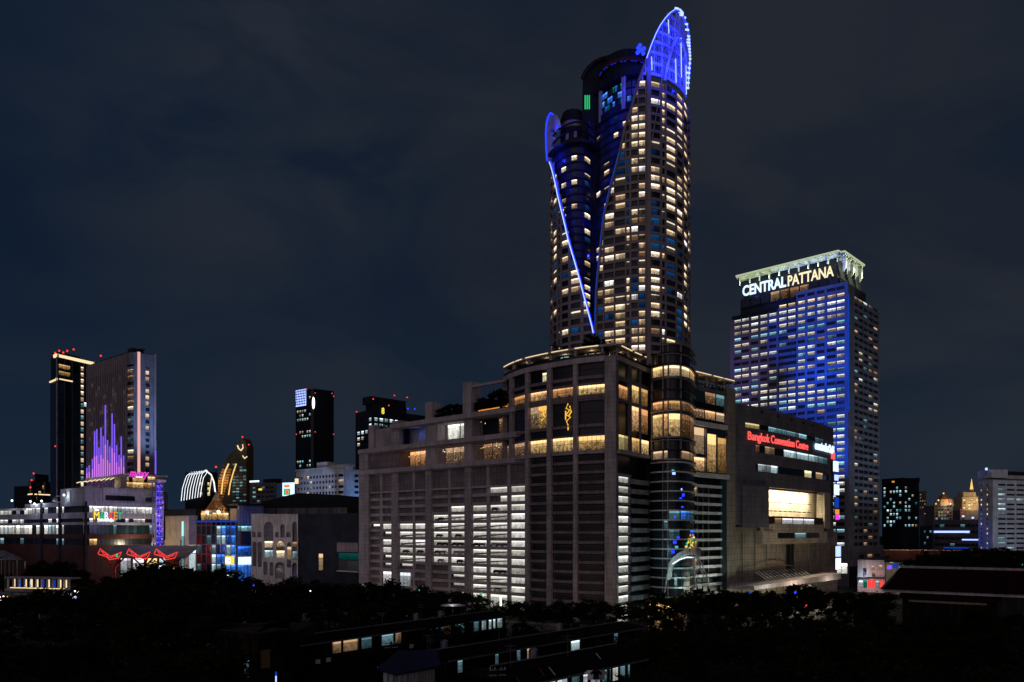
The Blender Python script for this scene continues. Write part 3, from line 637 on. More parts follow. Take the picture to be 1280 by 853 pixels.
# ================================================================== PARKING BUILDING
GF = Fac([(451.5, 386), (662, 312)])
park = thing('parking_building', 'long stone parking building with white lit slots between horizontal bars', 'parking garage', (*GF.p(556), 0))
wall, win = MB(), Wins(park, 'parking_slot'); d_ = D2
wall.prism([tuple(GF.p(452, -7)), tuple(GF.p(661, -7)), tuple(GF.p(661, -40)), tuple(GF.p(452, -40))], 0, 62, 'dark_wall')
piers = [(451.5, 463.6), (491.2, 499.4), (533.5, 541.5), (582.6, 590.8)]
zl = 62.3
for i, (a, b) in enumerate(piers): wall.fbox(GF, a, b, 0, zl-1.2, 'stone', 1.0 if i else 1.35, .5)
minor = [(475.6, 478.6), (516.6, 518.8), (560.8, 563.6), (608.8, 612.4), (634.6, 638.6), (660.6, 662)]
for a, b in minor: wall.fbox(GF, a, b, 3, zl-1.2, 'stone_plain', .35, .35)
slots = [(463.6, 475.6), (478.6, 491.2), (499.4, 516.6), (518.8, 533.5), (541.5, 560.8), (563.6, 582.6), (590.8, 608.8), (612.4, 634.6), (638.6, 660.6)]
litm = ['......,,MM', '']
LIT = {0: '.......MM', 1: '.......HM', 2: '.....MMMM', 3: '....MMMMM', 4: 'DMMMMMMMM', 5: '.DMMMMMMM', 6: '.MMMMMMMM', 7: '.MMMMMMMM', 8: '.DMMMMMMM', 9: '.DD..MMMM', 10: '.....DMMM', 11: '.....DMMM', 12: '......MMM'}
PT = 51.1; PP = 3.62
wall.fbox(GF, 452, 661.5, PT, 51.9, 'stone_plain', .62, 1.4)
win2 = MB()
for ci, (a, b) in enumerate(slots): wall.fbox(GF, a-.2, b+.2, 51.9, zl-1.2, 'panel', -.35, 1.2)
for r_ in range(13):
    t = PT-PP*r_; b0 = t-2.3 if r_ < 12 else t-5.5
    wall.fbox(GF, 452, 661.5, b0-(PP-2.3), b0, 'stone_plain', .50, .4)
    if 0: wall.fbox(GF, 452, 661.5, t-.22, t, 'concrete', -.1, 7)          # floor edge seen through the slot
    for ci, (a, b) in enumerate(slots):
        c = LIT[r_][ci]
        if c == '.':
            wall.fbox(GF, a-.2, b+.2, b0-.1, t+.1, 'panel', -.5, 1.2)
        elif c == 'D': win.add(GF, a, b, b0, t, 'w_park', -1.5); wall.fbox(GF, a, b, b0, b0+1.3, 'panel', -.3, .9)
        elif c == 'H': win.add(GF, (a+b)/2, b, b0, t, 'w_park', -1.0); wall.fbox(GF, a, (a+b)/2-1, b0-.1, t+.1, 'panel', -.5, 1.2)
        else: win.add(GF, a-3.2, b, b0-.1, t+.1, 'w_park', -1.5)
# sloping ramp edges seen behind the slots, low on the left, high on the right
ramp = MB()
for (a, b), rows in (((499.4, 533.5), (5, 6, 8)), ((590.8, 634.6), (3, 4, 5, 7, 8, 10, 11)), ((541.5, 582.6), (3, 4))):
    for r_ in rows:
        t = PT-PP*r_; n = 6
        for off, hh in ((-.7, .35),):
            A, B = GF.p(a, off), GF.p(b, off); A2, B2 = GF.p(a, off-.5), GF.p(b, off-.5)
            z0, z1 = t-2.4, t-1.0
            ramp.prism([tuple(A), tuple(B), tuple(B2), tuple(A2)], [z0, z1, z1, z0], [z0+hh+.5, z1+hh, z1+hh, z0+hh+.5], 'stone_plain')
ramp.build('ramp', park)
# parked cars glimpsed in the slots
def slot_car(px, row, colr):
    t = PT-PP*row; q = GF.p(px, -1.0); q.x += 0; e = MB(); ang = math.atan2((GF.p(px+1)-GF.p(px)).y, (GF.p(px+1)-GF.p(px)).x)+0
    zb = t-2.3-.1+.0
    ro = thing('parked_car', '', 'car', (q.x, q.y, zb), 'cars parked inside the garage')
    def sec(x0, x1, z0, z1, w0, w1, m, mb):
        P = []
        for x, zz, ww in ((x0, z0, w0), (x1, z0, w0)): P.append((x, ww/2, zz)); 
        pts = [(x0, -w0/2, z0), (x1, -w0/2, z0), (x1, w0/2, z0), (x0, w0/2, z0), (x0*.82, -w1/2, z1), (x1*.78, -w1/2, z1), (x1*.78, w1/2, z1), (x0*.82, w1/2, z1)]
        R_ = [(q.x+x*math.cos(ang)-y*math.sin(ang), q.y+x*math.sin(ang)+y*math.cos(ang), zb+z) for x, y, z in pts]
        for f in ((0, 1, 5, 4), (1, 2, 6, 5), (2, 3, 7, 6), (3, 0, 4, 7), (4, 5, 6, 7), (3, 2, 1, 0)): mb.face([R_[i] for i in f], m)
    e = MB(); sec(-2.1, 2.1, .35, .95, 1.8, 1.75, colr, e); e.build('body', ro)
    e = MB(); sec(-1.7, 1.1, .95, 1.45, 1.65, 1.4, 'glass_dark', e); e.build('cabin', ro)
    for x in (-1.3, 1.3):
        for y in (-.8, .8):
            c = Vector((q.x+x*math.cos(ang)-y*math.sin(ang), q.y+x*math.sin(ang)+y*math.cos(ang), zb+.34)); ax = Vector((-math.sin(ang), math.cos(ang), 0))
            e = MB(); e.tube([c-ax*.12, c+ax*.12], .33, 'dark_metal', 10); wh = e.build('wheel', ro); e = MB(); e.tube([c-ax*.14, c+ax*.14], .18, 'metal', 8); e.build('rim', wh)
    return ro
cars = [(549, 6), (556, 6), (568, 6), (575, 6), (548, 5), (572, 5), (546, 7), (553, 7), (570, 7), (578, 7), (595, 6), (602, 6), (617, 6), (624, 6), (631, 6), (550, 8), (574, 8), (620, 9), (628, 9), (621, 11), (524, 7), (618, 2), (550, 3), (506, 7)]
cn = ['white', 'dark', 'red', 'silver']; cm = ['steel_white', 'dark_metal', 'red_paint', 'metal']
rown = {2: 'third', 3: 'fourth', 5: 'sixth', 6: 'seventh', 7: 'eighth', 8: 'ninth', 9: 'tenth', 11: 'twelfth'}
seen = {}
for i, (px, r_) in enumerate(sorted(cars, key=lambda t: (t[1], t[0]))):
    k = random.choice([0, 1, 1, 2, 3]); o = slot_car(px, r_, cm[k]); seen[r_] = seen.get(r_, 0)+1
    o['label'] = '%s car parked in the %s slot row from the top, %s from the left' % (cn[k], rown[r_], ['first', 'second', 'third', 'fourth', 'fifth', 'sixth', 'seventh', 'eighth', 'ninth'][seen[r_]-1])
# shop fronts at street level behind the left slots
win.add(GF, 480.5, 491.2, 9, 14.5, 'w_shop', .6); win.add(GF, 501.5, 514.5, 8.5, 14.5, 'w_shop', .6)
# terraces
def led(a, b, z, hh=2.0, o_=1.9, m='stone_plain', dep=9): wall.fbox(GF, a, b, z-hh, z, m, o_, dep); wall.fbox(GF, a, b, z-hh-.5, z-hh-.004, m, o_-1.1, 4)
led(451.4, 662, 62.3); led(451.4, 662, 72.4); led(491, 662, 82.4); wall.fbox(GF, 451.5, 462, 62.3, 70.4, 'stone', 1.2, 6)
wall.prism([tuple(GF.p(452, -9)), tuple(GF.p(661, -9)), tuple(GF.p(661, -30)), tuple(GF.p(452, -30))], 62, 70, 'dark_wall')
wall.fbox(GF, 462, 499.5, 62.3, 70.4, 'panel', .2, 8); wall.fbox(GF, 532.6, 545, 62.3, 70.4, 'stone_plain', .3, 8); wall.fbox(GF, 580.8, 591.5, 62.3, 70.4, 'stone_plain', .3, 8)
wall.prism([tuple(GF.p(458, -9)), tuple(GF.p(661, -9)), tuple(GF.p(661, -26)), tuple(GF.p(458, -26))], 70, 80, 'dark_wall')
wall.fbox(GF, 457.5, 490.5, 72.4, 82.0, 'stone_plain', -3, 8); wall.fbox(GF, 457.5, 463.5, 72.4, 84.0, 'stone_plain', -1.5, 8)
wall.fbox(GF, 490.5, 500, 72.4, 84, 'stone', .4, 6); wall.fbox(GF, 532.5, 547, 72.4, 80.4, 'stone_plain', .3, 8); wall.fbox(GF, 580.5, 591, 72.4, 80.4, 'stone_plain', .3, 8)
wall.fbox(GF, 500, 533, 72.4, 80.0, 'stone_plain', -5, 8); wall.fbox(GF, 500, 504, 72.5, 80, 'tin_blue', -3.5, 2); 
wall.fbox(GF, 532.5, 540.5, 82.4, zof(GF.d(536), 503), 'stone_plain', .5, 5); wall.fbox(GF, 579.5, 590, 82.4, zof(GF.d(585), 478), 'stone_plain', .5, 5)
wall.fbox(GF, 590, 631, 93.2, 94.3, 'stone_plain', 0, 1.2)
wall.fbox(GF, 658, 662, 72.4, 80.4, 'stone_plain', .2, 6); wall.fbox(GF, 640, 643, 62.3, 80.3, 'stone_plain', -4.5, 2)
tw = Wins(park, 'terrace_window')
tw.add(GF, 500, 532.6, 62.5, 69.8, 'w_rest', -6); tw.add(GF, 545, 581, 62.5, 69.8, 'w_bar', -6); tw.add(GF, 591.5, 640, 62.5, 69.8, 'w_bar', -6); tw.add(GF, 643, 660, 62.5, 69.8, 'w_bar', -4)
tw.add(GF, 549, 581, 72.5, 79.7, 'w_white', -5); tw.add(GF, 591, 611, 72.5, 79.8, 'glass_dark', -6); tw.add(GF, 611, 640, 72.5, 79.8, 'w_bar', -6); tw.add(GF, 643, 658, 72.5, 79.8, 'w_rest', -5)
tw.done()
e = MB(); random.seed(8)
for a, b, z0, z1 in ((546, 580, 67.5, 69.3), (593, 639, 67.5, 69.3), (593, 656, 77, 79), (505, 531, 66.5, 69)):
    for i in range(13): q = GF.p(random.uniform(a, b), random.uniform(-5, -1)); e.ball((q.x, q.y, random.uniform(z0, z1)), .16, pick([('led_warm', 4), ('led_white', 2)]), 5)
e.build('terrace_lamp', park)
e = MB(); e.tube([(*GF.p(595, -1.5), 83.4), (*GF.p(632, -1.5), 83.6)], .22, 'led_orange', 5); e.build('light_strip', park, label='orange light strip under the roof terrace trees')
lamp('POINT', (*GF.p(518, -2), 77), 160, (.1, .25, 1), size=.4)
wall.fbox(GF, 452, 662, 70.41, 70.44, 'panel', -2, 2)
wall.build('wall', park); win.done()
# ================================================================== RIGHT ANNEX OF THE MALL
X = Fac([(866, 319), (908, 336.5), (918, 341)])
anx = thing('mall_annex', 'narrow mall wing with rounded white floor bands right of the glass cylinder', 'mall wing', (*X.p(890), 0))
wall, win = MB(), Wins(anx)
wall.prism([tuple(X.p(867, -1.2)), tuple(X.p(908, -1.2)), tuple(X.p(918, -1)), tuple(X.p(918, -14)), tuple(X.p(867, -22))], 0, 92, 'dark_wall')
wall.fbox(X, 907.5, 918.2, 0, 93.6, 'beige_panel', .5, 12)
wall.fbox(X, 866, 907.5, 90.5, 91.5, 'metal', .5, 1); wall.fbox(X, 866, 918, 96.3, 97.2, 'stone_plain', .9, 6)
for x in (872, 884, 896, 906): wall.fbox(X, x-.5, x+.5, 91.5, 96.3, 'metal', .2, .5)
e = MB(); e.tube([(*X.p(867, 1.2), 96.9), (*X.p(886, 1.2), 96.9)], .16, 'led_warm', 5); e.tube([(*X.p(889, 1.2), 96.9), (*X.p(901, 1.2), 96.9)], .16, 'led_warm', 5); e.tube([(*X.p(903, 1.2), 96.9), (*X.p(915, 1.2), 96.9)], .16, 'led_warm', 5); e.build('light_strip', anx)
for z0, z1, m in ((85.5, 90, ['glass_teal', 'w_bar', 'w_cooldim']), (79, 82.5, ['w_bar', 'w_rest', 'w_warmdim']), (64.5, 75, ['w_warmdim', 'glass_blue', 'glass_blue']), (57.5, 63, ['w_rest', 'w_bar', 'w_rest'])):
    wall.fbox(X, 866, 908, z1, z1+.5, 'slate', .1, 1)
    for i, (a, b) in enumerate(((867, 881.5), (882.5, 895), (896, 906.5))): win.add(X, a, b, z0, z1, m[i], -.4)
win.add(X, 883, 894, 57.5, 73, 'w_resty', .3); win.add(X, 896, 906.5, 57.5, 72, 'w_resty', .3)
wall.fbox(X, 881.6, 883, 57, 75, 'metal', .5, 1); wall.fbox(X, 894.3, 896, 57, 74, 'metal', .5, 1); wall.fbox(X, 882, 908, 73.2, 74.4, 'glass_blue', .55, 1)
wall.fbox(X, 865.8, 906, 75.6, 77.4, 'steel_white', 1.5, 1); wall.fbox(X, 866, 908, 55, 56.8, 'steel_white', 1.5, 1)
wall.fbox(X, 899.5, 907.4, 2, 55, 'glass_teal', .3, 1)
z = 52
while z > 2:
    wall.fbox(X, 865.5, 899, z-1.1, z, 'steel_white', 1.2, .6)
    q = X.p(899, .3); wall.cyl((q.x, q.y), .9, z-1.1, z, 'steel_white', 12)
    for i, (a, b) in enumerate(((866, 872.5), (873.5, 879), (880.5, 886), (887.5, 899))): win.add(X, a, b, z-3.5, z-1.1, 'glass_black' if i or random.random() < .6 else 'w_warmdim', -.6)
    for x in (873, 879.8, 886.8): wall.fbox(X, x-.4, x+.4, z-3.62, z-1.1, 'concrete', -.3, .6)
    z -= 3.62
wall.build('wall', anx); win.done()
for px, z in ((870, 60), (884, 61)): q = X.p(px, 12); lamp('SPOT', (q.x, q.y, 3), 9000, (.85, 1, .85), (*X.p(px+4), 30), 60, .6)
lamp('POINT', (*G.p(850, 9), 14), 2600, (.6, 1, .95), size=1); lamp('POINT', (*G.p(835, 9), 26), 700, (.4, .9, 1), size=1)
# escalator canopy arch and the ornament on it
arch = thing('arched_canopy', 'white arched entrance canopy at the foot of the glass cylinder', 'canopy', (*G.p(855, 14), 0))
e = MB(); AF = Fac([(832, 296), (890, 288)])
pr = [(835, 725, 714), (837, 709, 698+6), (842, 703, 697), (850, 697, 690.5), (858, 693.5, 687), (866, 692.5, 685.5), (871, 696, 686)]
for (a, lo, hi), (b, lo2, hi2) in zip(pr, pr[1:]):
    A, B, A2, B2 = AF.p(a, 1), AF.p(b, 1), AF.p(a, -6), AF.p(b, -6); zz = lambda px, py: zof(AF.d(px), py)
    q = [(A.x, A.y, zz(a, lo)), (B.x, B.y, zz(b, lo2)), (B.x, B.y, zz(b, hi2)), (A.x, A.y, zz(a, hi))]; q2 = [(A2.x, A2.y, zz(a, lo)), (B2.x, B2.y, zz(b, lo2)), (B2.x, B2.y, zz(b, hi2)), (A2.x, A2.y, zz(a, hi))]
    e.face(q, 'steel_white'); e.face(q2[::-1], 'steel_white'); e.face([q[3], q[2], q2[2], q2[3]], 'steel_white'); e.face([q[0], q2[0], q2[1], q[1]], 'steel_white')
e.build('roof', arch)
e = MB()
for a, b in (((868, 688), (884, 722)), ((871, 690), (890, 726)), ((866, 693), (874, 732)), ((835, 718), (835, 740))): e.tube([(*AF.p(a[0], 1), zof(AF.d(a[0]), a[1])), (*AF.p(b[0], 4), zof(AF.d(b[0]), b[1]))], .22, 'steel_white', 6)
e.build('strut', arch)
e = MB(); e.tube([(*AF.p(842, 1.3), zof(AF.d(842), 705)), (*AF.p(850, 1.3), zof(AF.d(850), 700)), (*AF.p(860, 1.3), zof(AF.d(860), 696.5)), (*AF.p(868, 1.3), zof(AF.d(868), 697))], .2, 'led_white', 5); e.build('light_strip', arch)
orn = thing('festive_ornament', 'small heap of orange and green lit ornaments on top of the white arch', 'ornament', WY(862, 688, 291)); e = MB(); random.seed(3)
for i in range(46): px, py = random.gauss(863, 2.6), random.uniform(669, 686); q = WY(px, py, 290+random.uniform(-1.5, 1.5)); e.ball(q, random.uniform(.18, .5), pick([('led_orange', 3), ('led_green', 1.4), ('sign_yellow', 1.6), ('neon_red', .7), ('dark_metal', 3)]), 5)
e.tube([WY(862, 690, 290), WY(861, 650, 290)], [.2, .05], 'timber', 5); e.build('bauble_cluster', orn)
# ================================================================== CONVENTION CENTRE
CF = Fac([(917.5, 342), (945, 352), (975, 369), (1005, 390), (1030, 412), (1041, 427)], True)
CL = Fac([(906, 345), (945, 357), (1000, 392), (1030, 416), (1046, 432)])
conv = thing('convention_centre', 'windowless grey curved convention building with a floodlit balcony niche', 'convention centre', (*CF.p(980), 0))
wall, win = MB(), Wins(conv, 'strip_window')
cz = lambda py, px=931: zof(CF.d(px), py)
ztop = cz(505, 922)
# lower panelled wall
wall.prism(back_of(CL, 907, 1046, 40, .9, Vector((-.4, .9))), 0, 33, 'dark_wall')
wall.fbox(CL, 906, 982, 0, 35, 'beige_panel', .2, 1); wall.fbox(CL, 993, 1046, 0, 33, 'beige_panel', .2, 1); wall.fbox(CL, 982, 993, 27, 33, 'beige_panel', .2, 1)
for x in (914, 927, 943, 957, 970, 978, 999, 1010, 1021, 1035): wall.fbox(CL, x-.5, x+.5, 2, 32.5, 'beige_panel', .75, .1)
win.add(CL, 982, 993, 2, 27, 'glass_black', -.3); wall.fbox(CL, 987.2, 987.7, 2, 27, 'dark_metal', .1, .3)
# upper mass with strip windows and niche
body_poly = back_of(CF, 918, 1041, 42, 1.6, Vector((-.4, .9))); deep_poly = back_of(CF, 918, 1041, 36, 11, Vector((-.4, .9)))
nt_ = zof(CF.d(958), 609)
wall.prism(deep_poly, 33, nt_+.5, 'dark_wall'); wall.prism(body_poly, nt_+.5, ztop-1, 'dark_wall')
b1 = (cz(534.5), cz(528)); b2 = (zof(CF.d(944), 565.5), zof(CF.d(944), 556)); b3 = (zof(CF.d(944), 589), zof(CF.d(944), 579.5))
nt_ = zof(CF.d(958), 609); nb = zof(CF.d(958), 672)
lo = zof(CF.d(925), 659)
wall.fbox(CF, 917.5, 1041, b1[1], ztop, 'slate', .3, 2, 4)
wall.fbox(CF, 917.5, 931, b1[0], b1[1], 'slate', .3, 2); wall.fbox(CF, 1031, 1041, b1[0], b1[1], 'slate', .3, 2)
wall.fbox(CF, 917.5, 1041, b2[1], b1[0], 'slate', .3, 2, 4)
wall.fbox(CF, 917.5, 944, b2[0], b2[1], 'slate', .3, 2); wall.fbox(CF, 1036, 1041, b2[0], b2[1], 'slate', .3, 2)
wall.fbox(CF, 917.5, 1041, b3[1], b2[0], 'slate', .3, 2, 4)
wall.fbox(CF, 917.5, 944, b3[0], b3[1], 'slate', .3, 2); wall.fbox(CF, 1037, 1041, b3[0], b3[1], 'slate', .3, 2)
wall.fbox(CF, 917.5, 1041, nt_, b3[0], 'slate', .3, 2, 4)
wall.fbox(CF, 925, 957.5, lo, nt_, 'slate', 1.4, 3, 4); wall.fbox(CF, 917.5, 925, lo+1, nt_, 'slate', .3, 2)
wall.fbox(CF, 1035, 1041, zof(CF.d(1037), 672), nt_, 'slate', .3, 2)
for i, x in enumerate((951, 971, 988, 1003, 1014)): q = CF.p(x, .6); wall.box((q.x, q.y, b1[1]+5.5-i*.1), (1, .5, 1), 'dark_metal', .8)
def wrow(F, segs_, z0, z1, off=-.6):
    for a, b, m in segs_: win.add(F, a, b, z0, z1, m, off)
wrow(CF, [(931, 951, 'w_yellow'), (951, 962, 'glass_black'), (962, 984, 'w_officec'), (984, 1000, 'w_cooldim'), (1000, 1010, 'w_officec'), (1010, 1020, 'glass_black'), (1020, 1031, 'w_cooldim')], *b1)
wrow(CF, [(944, 951, 'w_warmdim'), (951, 957.5, 'glass_black'), (957.5, 970, 'w_warmdim'), (970, 981, 'glass_black'), (981, 997, 'w_cool'), (997, 1012, 'w_cool'), (1012, 1024, 'w_cool'), (1024, 1036, 'w_cooldim')], *b2)
wrow(CF, [(944, 949, 'glass_black'), (949, 965, 'w_shop'), (965, 974, 'w_cool'), (974, 1007, 'glass_black'), (1007, 1016, 'w_yellow'), (1016, 1021, 'glass_black'), (1021, 1030, 'w_warmdim'), (1030, 1037, 'glass_black')], *b3)
# niche: lit back wall, side return, balconies
wall.fbox(CF, 957.5, 1035, 33.3, nt_-.3, 'beige_light', -4.5, 6, 5)
wall.fbox(CF, 1028, 1035.2, zof(CF.d(1030), 661), nt_-.02, 'beige_light', 1.1, 3, 4)
z2 = zof(CF.d(966), 655); z3 = zof(CF.d(966), 647.5)
wall.fbox(CF, 964, 1026, 33.2, z2, 'beige_light', 1.6, 5, 5); wall.fbox(CF, 951, 1032, 27.5, 33.2, 'beige_light', .8, 5, 5)
win.add(CF, 967, 984, z2, z3, 'w_warmdim', -2.5); win.add(CF, 984, 1024, z2, z3, 'w_shop', -2.5); wall.fbox(CF, 964, 1027, z3, z3+.7, 'dark_metal', .8, 5, 5)
for px0, px1 in ((964, 967), (1024, 1027)): wall.fbox(CF, px0, px1, z2, z3, 'dark_metal', .6, 5)
wrow(CF, [(970, 991, 'glass_black'), (991, 1006, 'w_cooldim'), (1006, 1022, 'glass_black')], 30.0, 32.4, .86)
for zz in (nt_-6.5, nt_-10.5):
    for i in range(10): x = 967+i*5.9; wall.fbox(CF, x, x+4.6, zz, zz+.45, 'dark_metal', -4.44, 4.6, 6)
wall.build('wall', conv); win.done()
e = MB(); e.fbox(CF, 960, 1027, nt_-1.1, nt_-.7, 'dark_metal', .2, .5, 4); e.build('light_rail', conv)
for px in (968, 980, 992, 1004, 1016): q = CF.p(px, .4); t = CF.p(px, -4.6); lamp('AREA', (q.x, q.y, nt_-1.4), 7000, (1, .80, .50), (t.x, t.y, nt_-7), size=5, sy=.6)
# entrance canopy with ribs
e = MB(); cp = Fac([(935, 330), (1046, 398)])
e.prism([tuple(cp.p(908, 2)) if 0 else tuple(cp.p(937, 2)), tuple(cp.p(1046, 2)), tuple(cp.p(1046, -9)), tuple(cp.p(937, -12))], [9, 9.5, 9.5, 9], [10.6, 12.5, 12.5, 10.6], 'stone_plain'); e.build('entrance_canopy', conv)
e = MB()
for i in range(13): x = 962+i*4.6; a, b = cp.p(x, 1), cp.p(x+3, -8); e.tube([(a.x, a.y, 10.9), (b.x, b.y, 15.5)], .13, 'steel_white', 5)
e.tube([(*cp.p(955+i*4.5, -7), 15+3.2*math.sin(math.pi*i/15)) for i in range(16)], .25, 'timber', 5); e.build('canopy_rib', conv)
lamp('POINT', (*cp.p(985, 10), 7), 9000, (1, .8, .55), size=1); lamp('POINT', (*cp.p(1030, 8), 6), 5000, (1, .85, .65), size=1); lamp('POINT', (*cp.p(950, 12), 7), 7000, (.9, 1, .8), size=1)
# signs
def sign(txt, F, a, b, z0, z1, m, label, **k):
    o = text_mesh(txt, F, a, b, z0, z1, m, name='sign_lettering', **k); o['label'] = label; o['category'] = 'sign'; return o
s1 = zof(CF.d(934), 553.5); s2 = zof(CF.d(934), 539.5)
sign('Bangkok Convention Centre', CF, 933, 1008, s1, s2, 'sign_red', 'long red lit lettering along the curved grey convention building', weight=.004, out=.7)
sign('centralwOrld', CF, 1016, 1040, zof(CF.d(1016), 562), zof(CF.d(1016), 551), 'sign_blue', 'short bright white lettering at the right end of the curved grey building', weight=.06, out=.9)
e = MB(); e.fbox(CF, 1038, 1041, zof(CF.d(1039), 574), zof(CF.d(1039), 566), 'sign_red', 1.2, -.3); o = e.build('light_sign'); o['label'] = 'small red glowing block below the right end of the bright white lettering'; o['category'] = 'sign'
VF = Fac([(1036, 421), (1046, 428)])
for i, (a, b, y0, y1, m, txt) in enumerate(((1037, 1043, 577, 590, 'sign_blue', 'white glowing upright panel just under the red block'), (1038.5, 1043, 594, 601, 'led_bluewhite', 'small pale blue panel between two taller white panels'), (1038, 1044, 606, 619, 'sign_blue', 'tall white panel above the blue and orange pair'), (1039, 1043.5, 622, 635, 'led_deepblue', 'deep blue upright panel on the curved building edge'), (1039.5, 1044, 637, 643, 'led_orange', 'orange and pink square panel low on the building edge'), (1040, 1044, 643.3, 650, 'led_magenta', 'pink square panel touching the orange one'), (1040, 1046, 683, 696, 'led_bluewhite', 'upper of the two rounded pale panels near the street'), (1040, 1046, 698, 712, 'led_white', 'lower of the two rounded pale panels near the street'))):
    e = MB(); e.fbox(VF, a, b, zof(424, y1), zof(424, y0), m, 2.2, -1.9); e.fbox(VF, a-.2, b+.2, zof(424, y1)-.3, zof(424, y0)+.3, 'dark_metal', 1.85, -1.5); o = e.build('light_sign'); o['label'] = txt; o['category'] = 'sign'; o['group'] = 'light panels on the building edge'
# ================================================================== OFFICE TOWER
OL = Fac([(913, 532), (1060, 480)]); OR = Fac([(1060, 480), (1098, 520)])
off = thing('office_tower', 'broad office tower washed in blue and purple light with a glowing crown', 'office tower', (*OL.p(990), 0))
wall, win = MB(), Wins(off)
A, B, C_ = OL.raw(913), OL.raw(1060), OR.raw(1098); Bk = A+(C_-B)
def inn(p, t=.9): c = (A+B+C_+Bk)/4; return tuple(p+(c-p).normalized()*t)
wall.prism([inn(A), inn(B), inn(C_), inn(Bk)], 0, 176, 'dark_wall')
H = 4.07; c0 = 115.0
colsL = [(918, 926.5), (927.5, 936.5), (939, 948), (950.5, 959.5), (961.5, 971)]; colsM = [(973.8, 983), (985, 994)]; colsR = [(997.5, 1006.5), (1009.3, 1018.8), (1021.5, 1031), (1034, 1045), (1046, 1056)]
ks = list(range(-22, 17))
def lit_off(k, i):
    z = c0+H*k
    if k in rowmode: return pick(rowmode[k])
    return pick([('w_office', .45), ('w_officew', .2), ('w_officec', .12), ('glass_black', .4)])
rowmode = {}
random.seed(21)
for k in ks:
    t = random.random()
    rowmode[k] = [('w_office', .7), ('glass_black', .25), ('w_officec', .1)] if t < .33 else [('w_officew', .7), ('glass_black', .3)] if t < .5 else [('w_officec', .6), ('w_office', .2), ('glass_black', .3)] if t < .68 else [('glass_black', .8), ('w_office', .2), ('w_officec', .1)] if t < .85 else [('w_cooldim', .3), ('w_warmdim', .15), ('glass_black', .55)]
rowmode[15] = [('w_warm', .8), ('glass_dark', .2)]; rowmode[16] = [('glass_dark', 1)]; rowmode[14] = [('w_office', .7), ('w_officew', .4)]; rowmode[13] = [('w_office', .9)]
def top_of(ci): return 14 if ci < 0 else 99
for k in ks:
    zc = c0+H*k; z0, z1 = zc-1.0, zc+1.0
    # spandrel bands
    wall.fbox(OL, 913, 972.3, z1, z1+H-2.0, 'office_frame', .5, .8) if k < 14 else None
    wall.fbox(OL, 972.3, 996, z1, z1+H-2.0, 'slate', .1, .8) if k < 15 else None
    wall.fbox(OL, 996, 1066 if 0 else 1060.4, z1, z1+H-2.0, 'office_frame', .5, .8)
    wall.fbox(OR, 1060.1, 1098.2, z1, z1+H-2.0, 'office_side', .35, .8) if k < 15 else None
    for ci, (a, b) in enumerate(colsL+colsM+colsR):
        if ci < 5 and k > 14: continue
        if ci < 7 and k > 15: continue
        if ci == 0 and random.random() < .5: pass
        win.add(OL, a, b, z0, z1, lit_off(k, ci), -.3)
    for a, b in ((1067.5, 1072.5), (1073.5, 1078.5), (1079.5, 1084.5), (1086, 1091), (1092, 1097.3)):
        if k > 15: continue
        win.add(OR, a, b, z0, z1-.2, pick([('glass_black', .74), ('w_warmdim', .14), ('w_officew', .06), ('w_cooldim', .06), ('w_office', .03)]), -.3)
zlo, zhi = c0+H*ks[0]-1.15, c0+H*14+1.6
for a, b in ((913, 918), (926.5, 927.5), (936.5, 939), (948, 950.5), (959.5, 961.5), (971, 972.8)): wall.fbox(OL, a, b, zlo, zhi-.1, 'office_frame', .62, .8)
wall.fbox(OL, 972.3, 996, zlo, zhi+4, 'dark_wall', -.6, .8)
for a, b in ((996, 997.5), (1006.5, 1009.3), (1018.8, 1021.5), (1031, 1034), (1045, 1046), (1056, 1060.5)): wall.fbox(OL, a, b, zlo, c0+H*16+2.8, 'office_frame', .62, .8)
wall.fbox(OR, 1060.05, 1067.3, 20, 180, 'office_side', .5, .8); wall.fbox(OR, 1097.3, 1098.3, 20, 176, 'office_side', .5, .8)
for x in (1073, 1079, 1085.2, 1091.5): wall.fbox(OR, x-.35, x+.35, zlo, 176, 'office_side', .2, .8)
# lower part, street level
wall.fbox(OL, 1030, 1061, 0, 24, 'office_side', 1, 3); wall.fbox(OR, 1060.3, 1100, 12, 24.5, 'office_side', 2, 3); wall.fbox(OR, 1060.3, 1106, 0, 12, 'dark_wall', 1.5, 3)
win.add(OL, 1045, 1060, 8, 14, 'w_white', 1.1); 
for x in (1070, 1080, 1090): win.add(OR, x, x+6, 15, 19, pick([('w_warmdim', 1), ('glass_dark', 1)]), 2.1)
# upper block and sign band
OU = Fac([(925, 531), (1050, 484)]); US = Fac([(1050, 484), (1085, 520)])
a_, b_, c_ = OU.raw(925), OU.raw(1050), US.raw(1083)
e_ = a_+(c_-b_)
cc = (a_+b_+c_+e_)/4
def sh(p, t): return tuple(p+(cc-p)*t)
wall.prism([sh(a_, .01), sh(b_, .01), sh(c_, .01), sh(e_, .01)], 170, 187, 'dark_wall')
wall.build('wall', off); win.done()
e = MB(); P0 = [Vector(sh(p, .02)) for p in (a_, b_, c_, e_)]; P1 = [Vector(sh(p, .12)) for p in (a_, b_, c_, e_)]
n = 4
for i in range(4):
    j = (i+1) % 4; e.face([(*P0[i], 180), (*P0[j], 180), (*P1[j], 201), (*P1[i], 201)], 'slate' if i == 1 else 'dark_wall')
e.face([(*p, 201) for p in P1], 'dark_wall')
e.fbox(OU, 925, 1050, 176.3, 177.4, 'dark_metal', .3, 1); e.build('upper_wall', off)
w3 = Wins(off, 'upper_window')
for i in range(10): x = 927+i*12.2; w3.add(OU, x, x+10.8, 181.2, 187.2, 'w_bar' if i in (3, 4, 5, 6) else 'glass_dark', .25)
